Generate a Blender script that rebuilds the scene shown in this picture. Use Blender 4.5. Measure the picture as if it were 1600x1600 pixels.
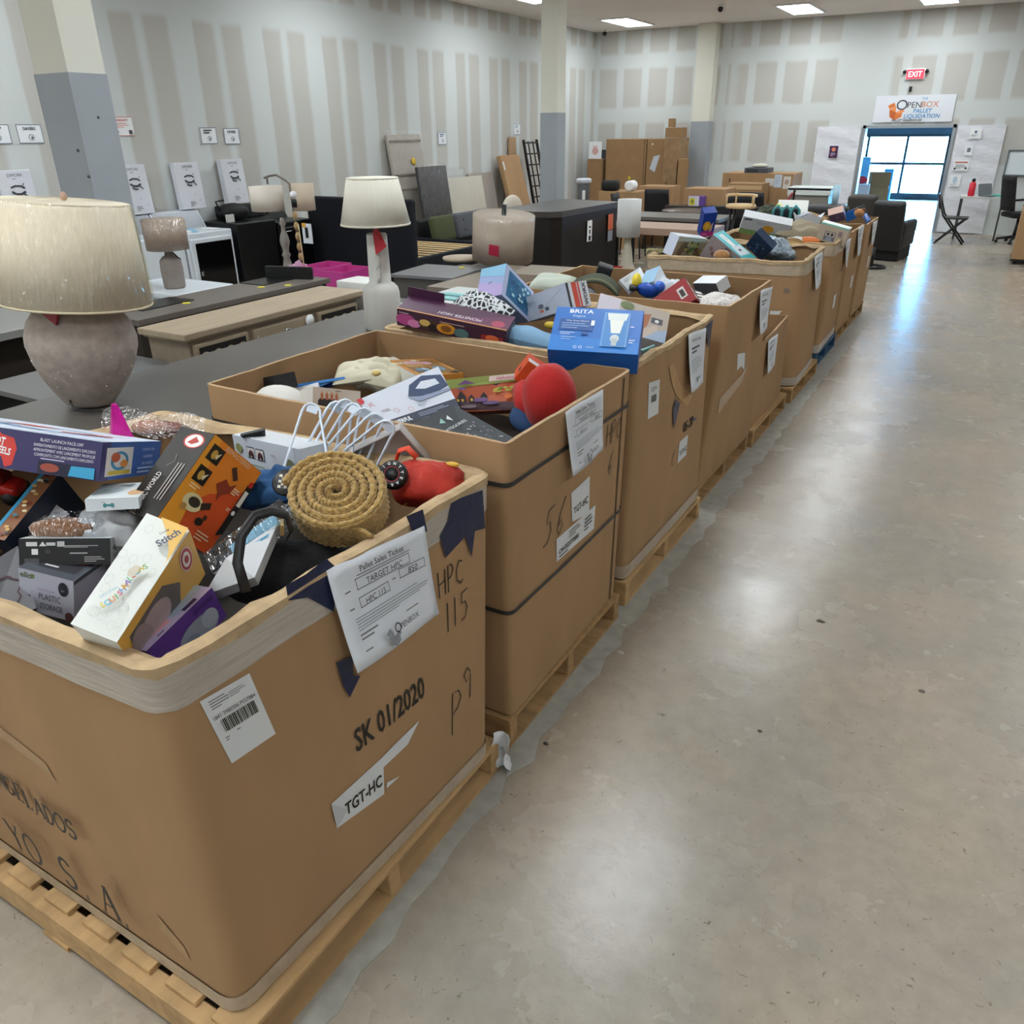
# Pallet liquidation warehouse: a row of pallet boxes full of store returns beside an aisle
import bpy, bmesh, math, random
from mathutils import Matrix, Vector, Euler, Quaternion
for o in list(bpy.data.objects): bpy.data.objects.remove(o, do_unlink=True)
SC = bpy.context.scene
COL = SC.collection
PI = math.pi
rnd = random.Random(11)
# ---------------------------------------------------------------- camera
cd = bpy.data.cameras.new('camera'); cam = bpy.data.objects.new('camera', cd); COL.objects.link(cam)
cd.sensor_width = 36.0; cd.lens = 28.0125; cd.clip_end = 200
cam.matrix_world = Matrix(((0.865741, -0.207994, 0.455226, 0), (0.500384, 0.378618, -0.778630, 0), (-0.010406, 0.901880, 0.431862, 2.0), (0, 0, 0, 1)))
SC.camera = cam
# ---------------------------------------------------------------- world, exposure
SC.view_settings.view_transform = 'Standard'; SC.view_settings.look = 'None'
SC.view_settings.exposure = 1.55; SC.view_settings.gamma = 1.0; SC.view_settings.use_curve_mapping = False
W = bpy.data.worlds.new('sky'); SC.world = W; W.use_nodes = True
bg = W.node_tree.nodes['Background']; bg.inputs['Color'].default_value = (0.17, 0.54, 1.0, 1); bg.inputs['Strength'].default_value = 24.0
PANEL_POWER = 7.0          # brightness of the ceiling light diffusers
sd = bpy.data.lights.new('sun', 'SUN'); sd.energy = 2.0; sd.angle = 0.01; sd.color = (1.0, 0.95, 0.88)
sun = bpy.data.objects.new('sun', sd); COL.objects.link(sun); sun.rotation_euler = (math.radians(-38), math.radians(12), 0)

# ---------------------------------------------------------------- materials
def lin(h):
    h = h.lstrip('#'); h = ''.join(k*2 for k in h) if len(h) == 3 else h; c = [int(h[i:i+2], 16)/255 for i in (0, 2, 4)]
    return tuple(x/12.92 if x <= .04045 else ((x+.055)/1.055)**2.4 for x in c) + (1,)
_M = {}
def mat(col, rough=.55, metal=0., var=0., scale=12., bump=0., spec=.5, coat=0., emit=0., sheen=0., stretch=None):
    key = (col, rough, metal, var, scale, bump, spec, coat, emit, sheen, stretch)
    if key in _M: return _M[key]
    m = bpy.data.materials.new('m_' + col.strip('#') + '_%d' % len(_M)); m.use_nodes = True
    nt = m.node_tree; b = nt.nodes['Principled BSDF']; L = nt.links.new
    c = lin(col)
    b.inputs['Base Color'].default_value = c; b.inputs['Roughness'].default_value = rough
    b.inputs['Metallic'].default_value = metal; b.inputs['Specular IOR Level'].default_value = spec
    b.inputs['Coat Weight'].default_value = coat; b.inputs['Coat Roughness'].default_value = .15
    b.inputs['Sheen Weight'].default_value = sheen
    if emit: b.inputs['Emission Color'].default_value = c; b.inputs['Emission Strength'].default_value = emit
    if var or bump:
        tc = nt.nodes.new('ShaderNodeTexCoord'); n = nt.nodes.new('ShaderNodeTexNoise')
        n.inputs['Scale'].default_value = scale; n.inputs['Detail'].default_value = 5
        src = tc.outputs['Object']
        if stretch:
            mp = nt.nodes.new('ShaderNodeMapping'); mp.inputs['Scale'].default_value = stretch; L(src, mp.inputs[0]); src = mp.outputs[0]
        L(src, n.inputs['Vector'])
        if var:
            r = nt.nodes.new('ShaderNodeMapRange'); r.inputs['From Min'].default_value = .3; r.inputs['From Max'].default_value = .7
            r.inputs['To Min'].default_value = 1-var; r.inputs['To Max'].default_value = 1+var
            L(n.outputs['Fac'], r.inputs['Value'])
            mx = nt.nodes.new('ShaderNodeMix'); mx.data_type = 'RGBA'; mx.blend_type = 'MULTIPLY'; mx.inputs[0].default_value = 1
            mx.inputs[6].default_value = c; L(r.outputs[0], mx.inputs[7]); L(mx.outputs[2], b.inputs['Base Color'])
        if bump:
            bp = nt.nodes.new('ShaderNodeBump'); bp.inputs['Strength'].default_value = bump; bp.inputs['Distance'].default_value = .01
            L(n.outputs['Fac'], bp.inputs['Height']); L(bp.outputs[0], b.inputs['Normal'])
    _M[key] = m; return m
def clear(col='#ffffff', rough=.06, amount=.16, key=None):
    """clear plastic or thin glass: mostly see-through, with highlights"""
    k = ('clear', col, rough, amount)
    if k in _M: return _M[k]
    m = bpy.data.materials.new('m_clear_%d' % len(_M)); m.use_nodes = True; nt = m.node_tree; L = nt.links.new
    out = nt.nodes['Material Output']; nt.nodes.remove(nt.nodes['Principled BSDF'])
    t = nt.nodes.new('ShaderNodeBsdfTransparent'); t.inputs[0].default_value = lin(col)
    g = nt.nodes.new('ShaderNodeBsdfGlossy'); g.inputs['Roughness'].default_value = rough
    tc = nt.nodes.new('ShaderNodeTexCoord'); n = nt.nodes.new('ShaderNodeTexNoise'); n.inputs['Scale'].default_value = 9 if amount < .1 else 26
    bp = nt.nodes.new('ShaderNodeBump'); bp.inputs['Strength'].default_value = .9 if amount > .09 else .02; bp.inputs['Distance'].default_value = .03
    mp = nt.nodes.new('ShaderNodeMapping'); mp.inputs['Scale'].default_value = (1.6, 1.6, .3); L(tc.outputs['Object'], mp.inputs[0])
    L(mp.outputs[0], n.inputs['Vector']); L(n.outputs['Fac'], bp.inputs['Height']); L(bp.outputs[0], g.inputs['Normal'])
    x = nt.nodes.new('ShaderNodeMixShader'); x.inputs[0].default_value = amount
    L(t.outputs[0], x.inputs[1]); L(g.outputs[0], x.inputs[2]); L(x.outputs[0], out.inputs[0])
    _M[k] = m; return m

# ---------------------------------------------------------------- mesh building
class MB:
    """collects shapes; build() links them as ONE mesh object"""
    def __init__(s): s.v, s.f, s.m, s.s, s.mats = [], [], [], [], []
    def add(s, vs, fs, m, M=None, smooth=False):
        o = len(s.v)
        s.v += [tuple(M @ Vector(p)) if M is not None else tuple(p) for p in vs]
        if m not in s.mats: s.mats.append(m)
        i = s.mats.index(m)
        for f in fs: s.f.append([o+k for k in f]); s.m.append(i); s.s.append(smooth)
        return s
    def box(s, c, d, m, M=None, bev=0., seg=2):
        x, y, z = (k/2 for k in d)
        if bev:
            bm = bmesh.new(); bmesh.ops.create_cube(bm, size=1)
            for v in bm.verts: v.co = Vector((v.co.x*d[0], v.co.y*d[1], v.co.z*d[2]))
            bmesh.ops.bevel(bm, geom=bm.edges[:], offset=min(bev, .49*min(d)), segments=seg, affect='EDGES', profile=.5)
            bm.verts.index_update()
            vs = [v.co + Vector(c) for v in bm.verts]; fs = [[v.index for v in f.verts] for f in bm.faces]; bm.free()
            return s.add(vs, fs, m, M, seg > 1)
        vs = [(c[0]+a*x, c[1]+b*y, c[2]+e*z) for a in (-1, 1) for b in (-1, 1) for e in (-1, 1)]
        return s.add(vs, [(0, 1, 3, 2), (4, 6, 7, 5), (0, 4, 5, 1), (2, 3, 7, 6), (0, 2, 6, 4), (1, 5, 7, 3)], m, M)
    def hexa(s, b, t, m):
        """solid between two quads (bottom ring b, top ring t)"""
        return s.add(list(b)+list(t), [(3, 2, 1, 0), (4, 5, 6, 7)] + [(i, (i+1) % 4, 4+(i+1) % 4, 4+i) for i in range(4)], m)
    def tube(s, pts, r, m, n=8, M=None, caps=True, closed=False, flat=1.):
        pts = [Vector(p) for p in pts]; N = len(pts); rs = r if isinstance(r, (list, tuple)) else [r]*N
        T = []
        for i in range(N):
            a = pts[(i-1) % N] if closed or i else pts[0]; b = pts[(i+1) % N] if closed or i < N-1 else pts[-1]
            T.append((b-a).normalized())
        up = Vector((0, 0, 1)) if abs(T[0].z) < .9 else Vector((1, 0, 0))
        u = T[0].cross(up).normalized(); vs, fs = [], []
        for i in range(N):
            u = (u - T[i]*u.dot(T[i])).normalized(); w = T[i].cross(u)
            for k in range(n):
                a = 2*PI*k/n; vs.append(pts[i] + (u*math.cos(a) + w*math.sin(a)*flat)*rs[i])
        for i in range(N if closed else N-1):
            for k in range(n):
                j = (i+1) % N; fs.append((i*n+k, i*n+(k+1) % n, j*n+(k+1) % n, j*n+k))
        if caps and not closed: fs += [list(range(n))[::-1], [(N-1)*n+k for k in range(n)]]
        return s.add(vs, fs, m, M, True)
    def lathe(s, prof, m, n=32, M=None, sx=1., sy=1., smooth=True, wob=None):
        vs, fs = [], []
        for (r, z) in prof:
            for k in range(n):
                a = 2*PI*k/n; q = r*(1+(wob(a, z) if wob else 0)); vs.append((q*math.cos(a)*sx, q*math.sin(a)*sy, z))
        for i in range(len(prof)-1):
            for k in range(n): fs.append((i*n+k, i*n+(k+1) % n, (i+1)*n+(k+1) % n, (i+1)*n+k))
        if prof[0][0] > 1e-4: fs.append(list(range(n))[::-1])
        if prof[-1][0] > 1e-4: fs.append([(len(prof)-1)*n+k for k in range(n)])
        return s.add(vs, fs, m, M, smooth)
    def prism(s, poly, y0, y1, m, M=None):
        """outline in x,z pulled along y"""
        n = len(poly); vs = [(x, y0, z) for x, z in poly]+[(x, y1, z) for x, z in poly]
        return s.add(vs, [list(range(n)), [n+k for k in range(n)][::-1]] + [((k+1) % n, k, n+k, n+(k+1) % n) for k in range(n)], m, M)
    def grid(s, fn, nu, nv, m, M=None, smooth=True):
        vs = [fn(i/nu, j/nv) for j in range(nv+1) for i in range(nu+1)]
        fs = [(j*(nu+1)+i, j*(nu+1)+i+1, (j+1)*(nu+1)+i+1, (j+1)*(nu+1)+i) for j in range(nv) for i in range(nu)]
        return s.add(vs, fs, m, M, smooth)
    def ball(s, c, r, m, n=16, M=None, sc=(1, 1, 1), noise=0., seed=0):
        q = random.Random(seed); ph = [q.uniform(0, 6) for _ in range(6)]
        vs, fs = [], []; k2 = n//2
        for j in range(k2+1):
            t = PI*j/k2
            for i in range(n):
                a = 2*PI*i/n
                d = 1 + noise*(math.sin(3*a+ph[0])*math.sin(2*t+ph[1]) + .6*math.sin(5*a+ph[2]+3*t) + .5*math.cos(4*t+ph[3]))*math.sin(t)
                vs.append((c[0]+r*sc[0]*d*math.sin(t)*math.cos(a), c[1]+r*sc[1]*d*math.sin(t)*math.sin(a), c[2]+r*sc[2]*d*math.cos(t)))
        for j in range(k2):
            for i in range(n): fs.append((j*n+i, (j+1)*n+i, (j+1)*n+(i+1) % n, j*n+(i+1) % n))
        return s.add(vs, fs, m, M, True)
    def build(s, name, parent=None, loc=None, rot=None, bevel=0., solid=0., sub=0):
        me = bpy.data.meshes.new(name); me.from_pydata(s.v, [], s.f); me.update()
        for m in s.mats: me.materials.append(m)
        me.polygons.foreach_set('material_index', s.m); me.polygons.foreach_set('use_smooth', s.s)
        o = bpy.data.objects.new(name, me); COL.objects.link(o)
        if parent: o.parent = parent
        if loc is not None: o.location = loc
        if rot is not None: o.rotation_euler = rot
        if solid: md = o.modifiers.new('thickness', 'SOLIDIFY'); md.thickness = solid; md.offset = 0
        if bevel: md = o.modifiers.new('edges', 'BEVEL'); md.width = bevel; md.segments = 2; md.limit_method = 'ANGLE'; md.angle_limit = .6
        if sub: md = o.modifiers.new('smooth', 'SUBSURF'); md.levels = sub; md.render_levels = sub
        return o
def tag(o, label=None, cat=None, group=None, kind=None):
    if label: o['label'] = label
    if cat: o['category'] = cat
    if group: o['group'] = group
    if kind: o['kind'] = kind
    return o
def thing(name, label, cat, loc=(0, 0, 0), rot=(0, 0, 0), group=None):
    o = bpy.data.objects.new(name, None); COL.objects.link(o); o.empty_display_size = .1
    o.location = loc; o.rotation_euler = rot if hasattr(rot, '__len__') else (0, 0, rot)
    return tag(o, label, cat, group)
def copy_tree(o, parent=None):
    c = o.copy(); COL.objects.link(c)
    if parent: c.parent = parent
    for ch in list(o.children): copy_tree(ch, c)
    return c
_T = {}
def glyphs(txt, shear=0., bold=0., space=1.):
    """flat lettering, 1 unit high capitals, centred on 0,0"""
    k = (txt, shear, bold, space)
    if k in _T: return _T[k]
    cu = bpy.data.curves.new('lettering', 'FONT'); cu.body = txt; cu.size = 1.0; cu.resolution_u = 2; cu.shear = shear; cu.offset = bold; cu.space_character = space
    ob = bpy.data.objects.new('lettering', cu); COL.objects.link(ob)
    dg = bpy.context.evaluated_depsgraph_get(); me = ob.evaluated_get(dg).to_mesh()
    vs = [tuple(v.co) for v in me.vertices]; fs = [list(p.vertices) for p in me.polygons]
    ob.evaluated_get(dg).to_mesh_clear(); bpy.data.objects.remove(ob); bpy.data.curves.remove(cu)
    if vs:
        x0, x1 = min(v[0] for v in vs), max(v[0] for v in vs)
        y0, y1 = 0, .70
        vs = [((v[0]-(x0+x1)/2)/.70, (v[1]-.35)/.70) for v in vs]; w = (x1-x0)/.70
    else: w = 0
    _T[k] = (vs, fs, w); return _T[k]
class Art:
    """printing on one flat or curved face: fn(u, v, layer) gives the 3D point; W, H are the face size in metres"""
    def __init__(s, mb, fn, W, H, step=.0004): s.mb, s.fn, s.W, s.H, s.k, s.st = mb, fn, W, H, 1, step
    def _p(s, pts, fs, col, rough):
        m = col if not isinstance(col, str) else mat(col, rough)
        s.mb.add([s.fn(u, v, s.k*s.st) for u, v in pts], fs, m); s.k += 1; return s
    def r(s, u0, v0, u1, v1, col, rough=.45, n=1):
        if n == 1: return s._p([(u0, v0), (u1, v0), (u1, v1), (u0, v1)], [(0, 1, 2, 3)], col, rough)
        pts = [(u0+(u1-u0)*i/n, v) for i in range(n+1) for v in (v0, v1)]
        return s._p(pts, [(2*i, 2*i+2, 2*i+3, 2*i+1) for i in range(n)], col, rough)
    def p(s, pts, col, rough=.45): return s._p(pts, [tuple(range(len(pts)))], col, rough)
    def e(s, u, v, ru, rv, col, n=20, rough=.45, a0=0.):
        return s._p([(u+ru*math.cos(2*PI*k/n+a0), v+rv*math.sin(2*PI*k/n+a0)) for k in range(n)], [tuple(range(n))], col, rough)
    def ring(s, u, v, ru, rv, w, col, n=24, rough=.45):
        pts = []
        for k in range(n):
            c, d = math.cos(2*PI*k/n), math.sin(2*PI*k/n); pts += [(u+ru*c, v+rv*d), (u+ru*(1-w)*c, v+rv*(1-w)*d)]
        return s._p(pts, [(2*k, 2*((k+1) % n), 2*((k+1) % n)+1, 2*k+1) for k in range(n)], col, rough)
    def t(s, txt, u, v, h, col, rot=0., maxw=None, shear=0., bold=0., space=1., sx=1., rough=.45):
        """lettering centred on (u, v); h = capital height as a share of the face height"""
        vs, fs, w = glyphs(txt, shear, bold, space); hh = h*s.H; kx = hh*sx
        if maxw and w*kx > maxw*s.W: kx = maxw*s.W/w
        c, d = math.cos(math.radians(rot)), math.sin(math.radians(rot))
        return s._p([(u+(x*kx*c-y*hh*d)/s.W, v+(x*kx*d+y*hh*c)/s.H) for x, y in vs], fs, col, rough)
    def lines(s, u0, v0, u1, v1, n, col, fill=.45, seed=1, rough=.45):
        """rows of fine print too small to read"""
        q = random.Random(seed); st = (v1-v0)/n; pts, fs = [], []
        for k in range(n):
            a = v1-st*(k+.5); e = u0+(u1-u0)*(1 if k < n-1 else .6)*q.uniform(.8, 1); o = len(pts)
            pts += [(u0, a-st*fill/2), (e, a-st*fill/2), (e, a+st*fill/2), (u0, a+st*fill/2)]; fs.append((o, o+1, o+2, o+3))
        return s._p(pts, fs, col, rough)
    def bars(s, u0, v0, u1, v1, col='#1a1a1a', n=22, seed=3):
        q = random.Random(seed); pts, fs = [], []; st = (u1-u0)/n
        for k in range(n):
            w = st*q.choice((.3, .45, .7)); o = len(pts); a = u0+k*st
            pts += [(a, v0), (a+w, v0), (a+w, v1), (a, v1)]; fs.append((o, o+1, o+2, o+3))
        return s._p(pts, fs, col, .5)
    def stroke(s, paths, w, col, closed=False, rough=.5):
        """hand-drawn lines of width w metres; paths in u, v"""
        pts, fs = [], []
        for path in paths:
            n = len(path); base = len(pts)
            for i in range(n):
                a = path[max(i-1, 0)]; b = path[min(i+1, n-1)]
                dx, dy = (b[0]-a[0])*s.W, (b[1]-a[1])*s.H; l = math.hypot(dx, dy) or 1
                nx, ny = -dy/l*w/2/s.W, dx/l*w/2/s.H
                pts += [(path[i][0]+nx, path[i][1]+ny), (path[i][0]-nx, path[i][1]-ny)]
            fs += [(base+2*i, base+2*i+1, base+2*i+3, base+2*i+2) for i in range(n-1)]
        return s._p(pts, fs, col, rough)
def flat_art(mb, origin, U, V, W, H, step=.0004):
    o, U, V = Vector(origin), Vector(U).normalized(), Vector(V).normalized(); n = U.cross(V)
    return Art(mb, lambda u, v, d: o+U*(u*W)+V*(v*H)+n*d, W, H, step)
def face_art(mb, dims, face, step=.0004):
    w, d, h = dims; x, y, z = w/2, d/2, h/2
    o, U, V, a, b = {'F': ((-x, -y, -z), (1, 0, 0), (0, 0, 1), w, h), 'R': ((x, -y, -z), (0, 1, 0), (0, 0, 1), d, h),
        'L': ((-x, y, -z), (0, -1, 0), (0, 0, 1), d, h), 'K': ((x, y, -z), (-1, 0, 0), (0, 0, 1), w, h),
        'T': ((-x, -y, z), (1, 0, 0), (0, 1, 0), w, d), 'B': ((-x, y, -z), (1, 0, 0), (0, -1, 0), w, d)}[face]
    return flat_art(mb, o, U, V, a, b, step)
# ================================================================ the room
def node_mat(name):
    m = bpy.data.materials.new(name); m.use_nodes = True; nt = m.node_tree
    return m, nt, nt.nodes['Principled BSDF'], nt.nodes.new, nt.links.new
def bands(nt, sock, lo, hi, edges, soft):
    """1 inside the listed [a, b] ranges of a value, 0 outside, with brushed edges"""
    N, L = nt.nodes.new, nt.links.new
    r = N('ShaderNodeMapRange'); r.inputs['From Min'].default_value = lo; r.inputs['From Max'].default_value = hi; L(sock, r.inputs['Value'])
    c = N('ShaderNodeValToRGB'); L(r.outputs[0], c.inputs[0]); e = c.color_ramp.elements
    pts = []
    for a, b in edges:
        a, b = (a-lo)/(hi-lo), (b-lo)/(hi-lo); q = soft/(hi-lo)
        pts += [(a-q, 0), (a+q, 1), (b-q, 1), (b+q, 0)]
    pts = [(min(max(p, 0), 1), v) for p, v in pts]
    e[0].position, e[0].color = pts[0][0], (pts[0][1],)*3+(1,); e[1].position, e[1].color = pts[1][0], (pts[1][1],)*3+(1,)
    for p, v in pts[2:]: k = e.new(p); k.color = (v, v, v, 1)
    return c.outputs[0]
def drywall(name, axis, u0, period, ub, zb, wide=None):
    m, nt, b, N, L = node_mat(name)
    tc = N('ShaderNodeTexCoord'); n = N('ShaderNodeTexNoise'); n.inputs['Scale'].default_value = 1.6; n.inputs['Detail'].default_value = 4
    L(tc.outputs['Object'], n.inputs['Vector'])
    sc = N('ShaderNodeVectorMath'); sc.operation = 'MULTIPLY_ADD'; L(n.outputs['Color'], sc.inputs[0]); sc.inputs[1].default_value = (.06, .06, .10); sc.inputs[2].default_value = (-.03, -.03, -.05)
    ad = N('ShaderNodeVectorMath'); L(tc.outputs['Object'], ad.inputs[0]); L(sc.outputs[0], ad.inputs[1])
    sp = N('ShaderNodeSeparateXYZ'); L(ad.outputs[0], sp.inputs[0])
    u = N('ShaderNodeMath'); u.operation = 'SUBTRACT'; L(sp.outputs[axis], u.inputs[0]); u.inputs[1].default_value = u0
    d = N('ShaderNodeMath'); d.operation = 'DIVIDE'; L(u.outputs[0], d.inputs[0]); d.inputs[1].default_value = period
    fr = N('ShaderNodeMath'); fr.operation = 'FRACT'; L(d.outputs[0], fr.inputs[0])
    mu = bands(nt, fr.outputs[0], 0, 1, ub, .03); mz = bands(nt, sp.outputs[2], 0, 4.1, zb, .035)
    x = N('ShaderNodeMath'); x.operation = 'MULTIPLY'; L(mu, x.inputs[0]); L(mz, x.inputs[1]); fac = x.outputs[0]
    if wide:
        mw = bands(nt, sp.outputs[axis], -12, 12, wide, .03); iv = N('ShaderNodeMath'); iv.operation = 'SUBTRACT'; iv.inputs[0].default_value = 1; L(mw, iv.inputs[1])
        y = N('ShaderNodeMath'); y.operation = 'MULTIPLY'; L(fac, y.inputs[0]); L(iv.outputs[0], y.inputs[1]); fac = y.outputs[0]
    k = N('ShaderNodeTexNoise'); k.inputs['Scale'].default_value = .9; k.inputs['Detail'].default_value = 2; L(tc.outputs['Object'], k.inputs['Vector'])
    pm = N('ShaderNodeMix'); pm.data_type = 'RGBA'; pm.inputs[6].default_value = lin('#c4c2bc'); pm.inputs[7].default_value = lin('#bbb8b2'); L(k.outputs['Fac'], pm.inputs[0])
    mud = N('ShaderNodeMix'); mud.data_type = 'RGBA'; mud.inputs[6].default_value = lin('#d1d6d4'); mud.inputs[7].default_value = lin('#cccfcd'); L(k.outputs['Fac'], mud.inputs[0])
    mx = N('ShaderNodeMix'); mx.data_type = 'RGBA'; L(fac, mx.inputs[0]); L(mud.outputs[2], mx.inputs[6]); L(pm.outputs[2], mx.inputs[7])
    L(mx.outputs[2], b.inputs['Base Color']); b.inputs['Roughness'].default_value = .9; b.inputs['Specular IOR Level'].default_value = .2
    return m
M_LEFT = drywall('m_drywall_left', 1, 8.96, 1.15, [(.0, .29), (.40, .70)], [(-.2, 3.25), (3.70, 4.3)])
M_BACK = drywall('m_drywall_back', 0, -8.93, .61, [(.10, .82)], [(1.30, 2.12), (2.46, 3.24), (3.55, 4.3)], [(-3.42, -2.5), (-5.75, -5.62)])
def floor_mat():
    m, nt, b, N, L = node_mat('m_polished_concrete'); tc = N('ShaderNodeTexCoord')
    def noise(s, d, rough=.5, dist=0):
        n = N('ShaderNodeTexNoise'); n.inputs['Scale'].default_value = s; n.inputs['Detail'].default_value = d; n.inputs['Roughness'].default_value = rough
        n.inputs['Distortion'].default_value = dist; L(tc.outputs['Object'], n.inputs['Vector']); return n.outputs['Fac']
    def ramp(s, a, ca, z, cz):
        r = N('ShaderNodeValToRGB'); L(s, r.inputs[0]); e = r.color_ramp.elements; e[0].position, e[0].color = a, ca; e[1].position, e[1].color = z, cz; return r.outputs[0]
    def mix(f, a, c, mode='MIX'):
        x = N('ShaderNodeMix'); x.data_type = 'RGBA'; x.blend_type = mode
        if isinstance(f, float): x.inputs[0].default_value = f
        else: L(f, x.inputs[0])
        L(a, x.inputs[6]); L(c, x.inputs[7]); return x.outputs[2]
    base = ramp(noise(1.3, 3, .5), .25, lin('#92897d'), .75, lin('#b39d83'))
    grey = ramp(noise(.55, 2), .25, lin('#8b8f8e'), .75, lin('#b5ac9f'))
    c = mix(.45, base, grey)
    c = mix(1.0, c, ramp(noise(11, 6, .7), .3, (.87, .87, .87, 1), .62, (1.04, 1.04, 1.03, 1)), 'MULTIPLY')
    c = mix(1.0, c, ramp(noise(46, 3, .6, 1.2), .27, (.55, .53, .5, 1), .36, (1, 1, 1, 1)), 'MULTIPLY')
    L(c, b.inputs['Base Color'])
    ro = N('ShaderNodeMath'); ro.operation = 'MULTIPLY_ADD'; L(noise(2.1, 5, .6), ro.inputs[0]); ro.inputs[1].default_value = .22; ro.inputs[2].default_value = .15; L(ro.outputs[0], b.inputs['Roughness'])
    bp = N('ShaderNodeBump'); bp.inputs['Strength'].default_value = .12; bp.inputs['Distance'].default_value = .004; L(noise(38, 4), bp.inputs['Height'])
    b2 = N('ShaderNodeBump'); b2.inputs['Strength'].default_value = .2; b2.inputs['Distance'].default_value = .02; L(noise(3.2, 3), b2.inputs['Height']); L(bp.outputs[0], b2.inputs['Normal'])
    L(b2.outputs[0], b.inputs['Normal']); b.inputs['Specular IOR Level'].default_value = .5
    return m
def struct(name, mb, **k): return tag(mb.build(name, **k), kind='structure')
struct('floor', MB().box((-2, 12, -.1), (24, 34, .2), floor_mat()))
M_CEIL = mat('#eae2dc', .95, var=.04, scale=.6)
struct('ceiling', MB().box((-1, 7.4, 4.12), (21, 26, .2), M_CEIL))
struct('wall_left', MB().box((-9.1, 7.4, 2.06), (.2, 26, 4.12), M_LEFT))
M_WALL = mat('#d3d4d1', .9, var=.03, scale=.8)
struct('wall_right', MB().box((9.1, 7.4, 2.06), (.2, 26, 4.12), M_WALL))
struct('wall_front', MB().box((-0, -5.1, 2.06), (18.4, .2, 4.12), M_WALL))
DX0, DX1, DZ, YB = -2.87, -1.14, 2.02, 19.5
wb = MB()
wb.box(((-9.2+DX0)/2, YB+.1, 2.06), (DX0+9.2, .2, 4.12), M_BACK).box(((9.2+DX1)/2, YB+.1, 2.06), (9.2-DX1, .2, 4.12), M_BACK)
wb.box(((DX0+DX1)/2, YB+.1, (4.12+DZ)/2), (DX1-DX0, .2, 4.12-DZ), M_BACK); struct('wall_back', wb)
M_CREAM, M_GREYP = mat('#dcdacd', .7), mat('#9da3a8', .5, var=.04, scale=3)
def column(x0, x1, y0, y1, zp, name):
    mb = MB().box(((x0+x1)/2, (y0+y1)/2, (zp+4.02)/2), (x1-x0, y1-y0, 4.02-zp), M_CREAM)
    mb.box(((x0+x1)/2, (y0+y1)/2, zp/2), (x1-x0+.012, y1-y0+.012, zp), M_GREYP)
    if name == 'trim_1':
        for y, z in ((3.98, 1.9), (4.2, 2.12), (4.02, 1.72)): mb.ball((x1+.004, y, z), .012, mat('#4c4f52', .7), 8)
    return struct(name, mb)
column(-6.4, -6.0, 4.04, 4.34, 2.41, 'trim_1'); column(-6.5, -6.22, 12.14, 12.42, 2.24, 'trim_2'); column(-6.46, -6.06, 19.2, 19.5, 2.14, 'trim_3')
# door opening frame
mf = MB(); M_ALU = mat('#aeb6bd', .3, metal=.9); M_DARK = mat('#24272b', .4)
mf.box((DX0+.03, YB+.1, DZ/2), (.06, .26, DZ), M_ALU).box((DX1-.03, YB+.1, DZ/2), (.06, .26, DZ), M_ALU).box(((DX0+DX1)/2, YB+.1, DZ-.03), (DX1-DX0, .26, .06), M_ALU)
struct('door_1', mf)
# front room beyond the opening with its glazed shop front
struct('wall_front_room_left', MB().box((-4.9, 24, 1.5), (.2, 8.6, 3.2), M_WALL)); struct('wall_front_room_right', MB().box((1.2, 24, 1.5), (.2, 8.6, 3.2), M_WALL))
struct('ceiling_front_room', MB().box((-1.9, 24, 3.05), (6.2, 8.7, .1), M_CEIL))
GY = 28.2; win = tag(thing('window_1', None, None, (0, GY, 0)), kind='structure')
fr = MB()
for x in (-4.7, -3.93, -2.86, -1.76, -.6, 1.0): fr.box((x, 0, .92), (.07, .1, 1.84), M_DARK)
for z, h in ((.09, .18), (.99, .07), (1.76, .1)): fr.box((-1.85, 0, z), (5.8, .09, h), M_DARK)
fr.build('window_frame', win)
fr = MB().box((-1.85, 0, 2.4), (5.9, .16, 1.24), mat('#3a3f47', .6)); fr.build('window_header', win)
gl = MB(); G = clear('#f4fbff', .02, .06)
for x0, x1 in ((-4.66, -3.97), (-3.89, -2.9), (-2.82, -1.8), (-1.72, -.64), (-.56, .96)):
    for z0, z1 in ((.18, .955), (1.025, 1.71)): gl.box(((x0+x1)/2, 0, (z0+z1)/2), (x1-x0, .012, z1-z0), G)
gl.build('window_pane', win)
struct('ground_outside', MB().box((-2, 60, -.15), (90, 62, .2), mat('#cfcac2', .8, var=.05, scale=.4)))
# ceiling lights
M_DIFF = mat('#f3fbff', .6, emit=PANEL_POWER); M_WMETAL = mat('#e6e6e4', .4)
lp = thing('ceiling_light', 'flat rectangular ceiling light panel, one of a grid', 'ceiling light', (0, 0, 4.02), 0, 'ceiling light panels')
q = MB()
for x, y, a, b in ((0, -.72, .64, .04), (0, .72, .64, .04), (-.3, 0, .04, 1.4), (.3, 0, .04, 1.4)): q.box((x, y, -.015), (a, b, .03), M_WMETAL)
q.build('frame', lp); MB().box((0, 0, -.013), (.58, 1.41, .014), M_DIFF).build('diffuser', lp)
first = True
for yy in (17.95, 13.7, 9.7, 4.7, .5, -3.4):
    for xx in (-7.58, -4.08, -1.75, 2.2):
        o = lp if first else copy_tree(lp); first = False; o.location = (xx, yy, 4.02)
        if yy > 15 and xx < 0: o['label'] = {-7.58: 'lit ceiling panel nearest the corner of the two drywall sides', -4.08: 'lit ceiling panel in front of the grey pilaster, middle of three seen', -1.75: 'lit ceiling panel above the exit sign, at the top edge'}[xx]
        else: o['label'] = 'lit ceiling panel out of view above the warehouse floor'
M_BLK = mat('#17181a', .5); M_WHT = mat('#eeeff0', .5)
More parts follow.
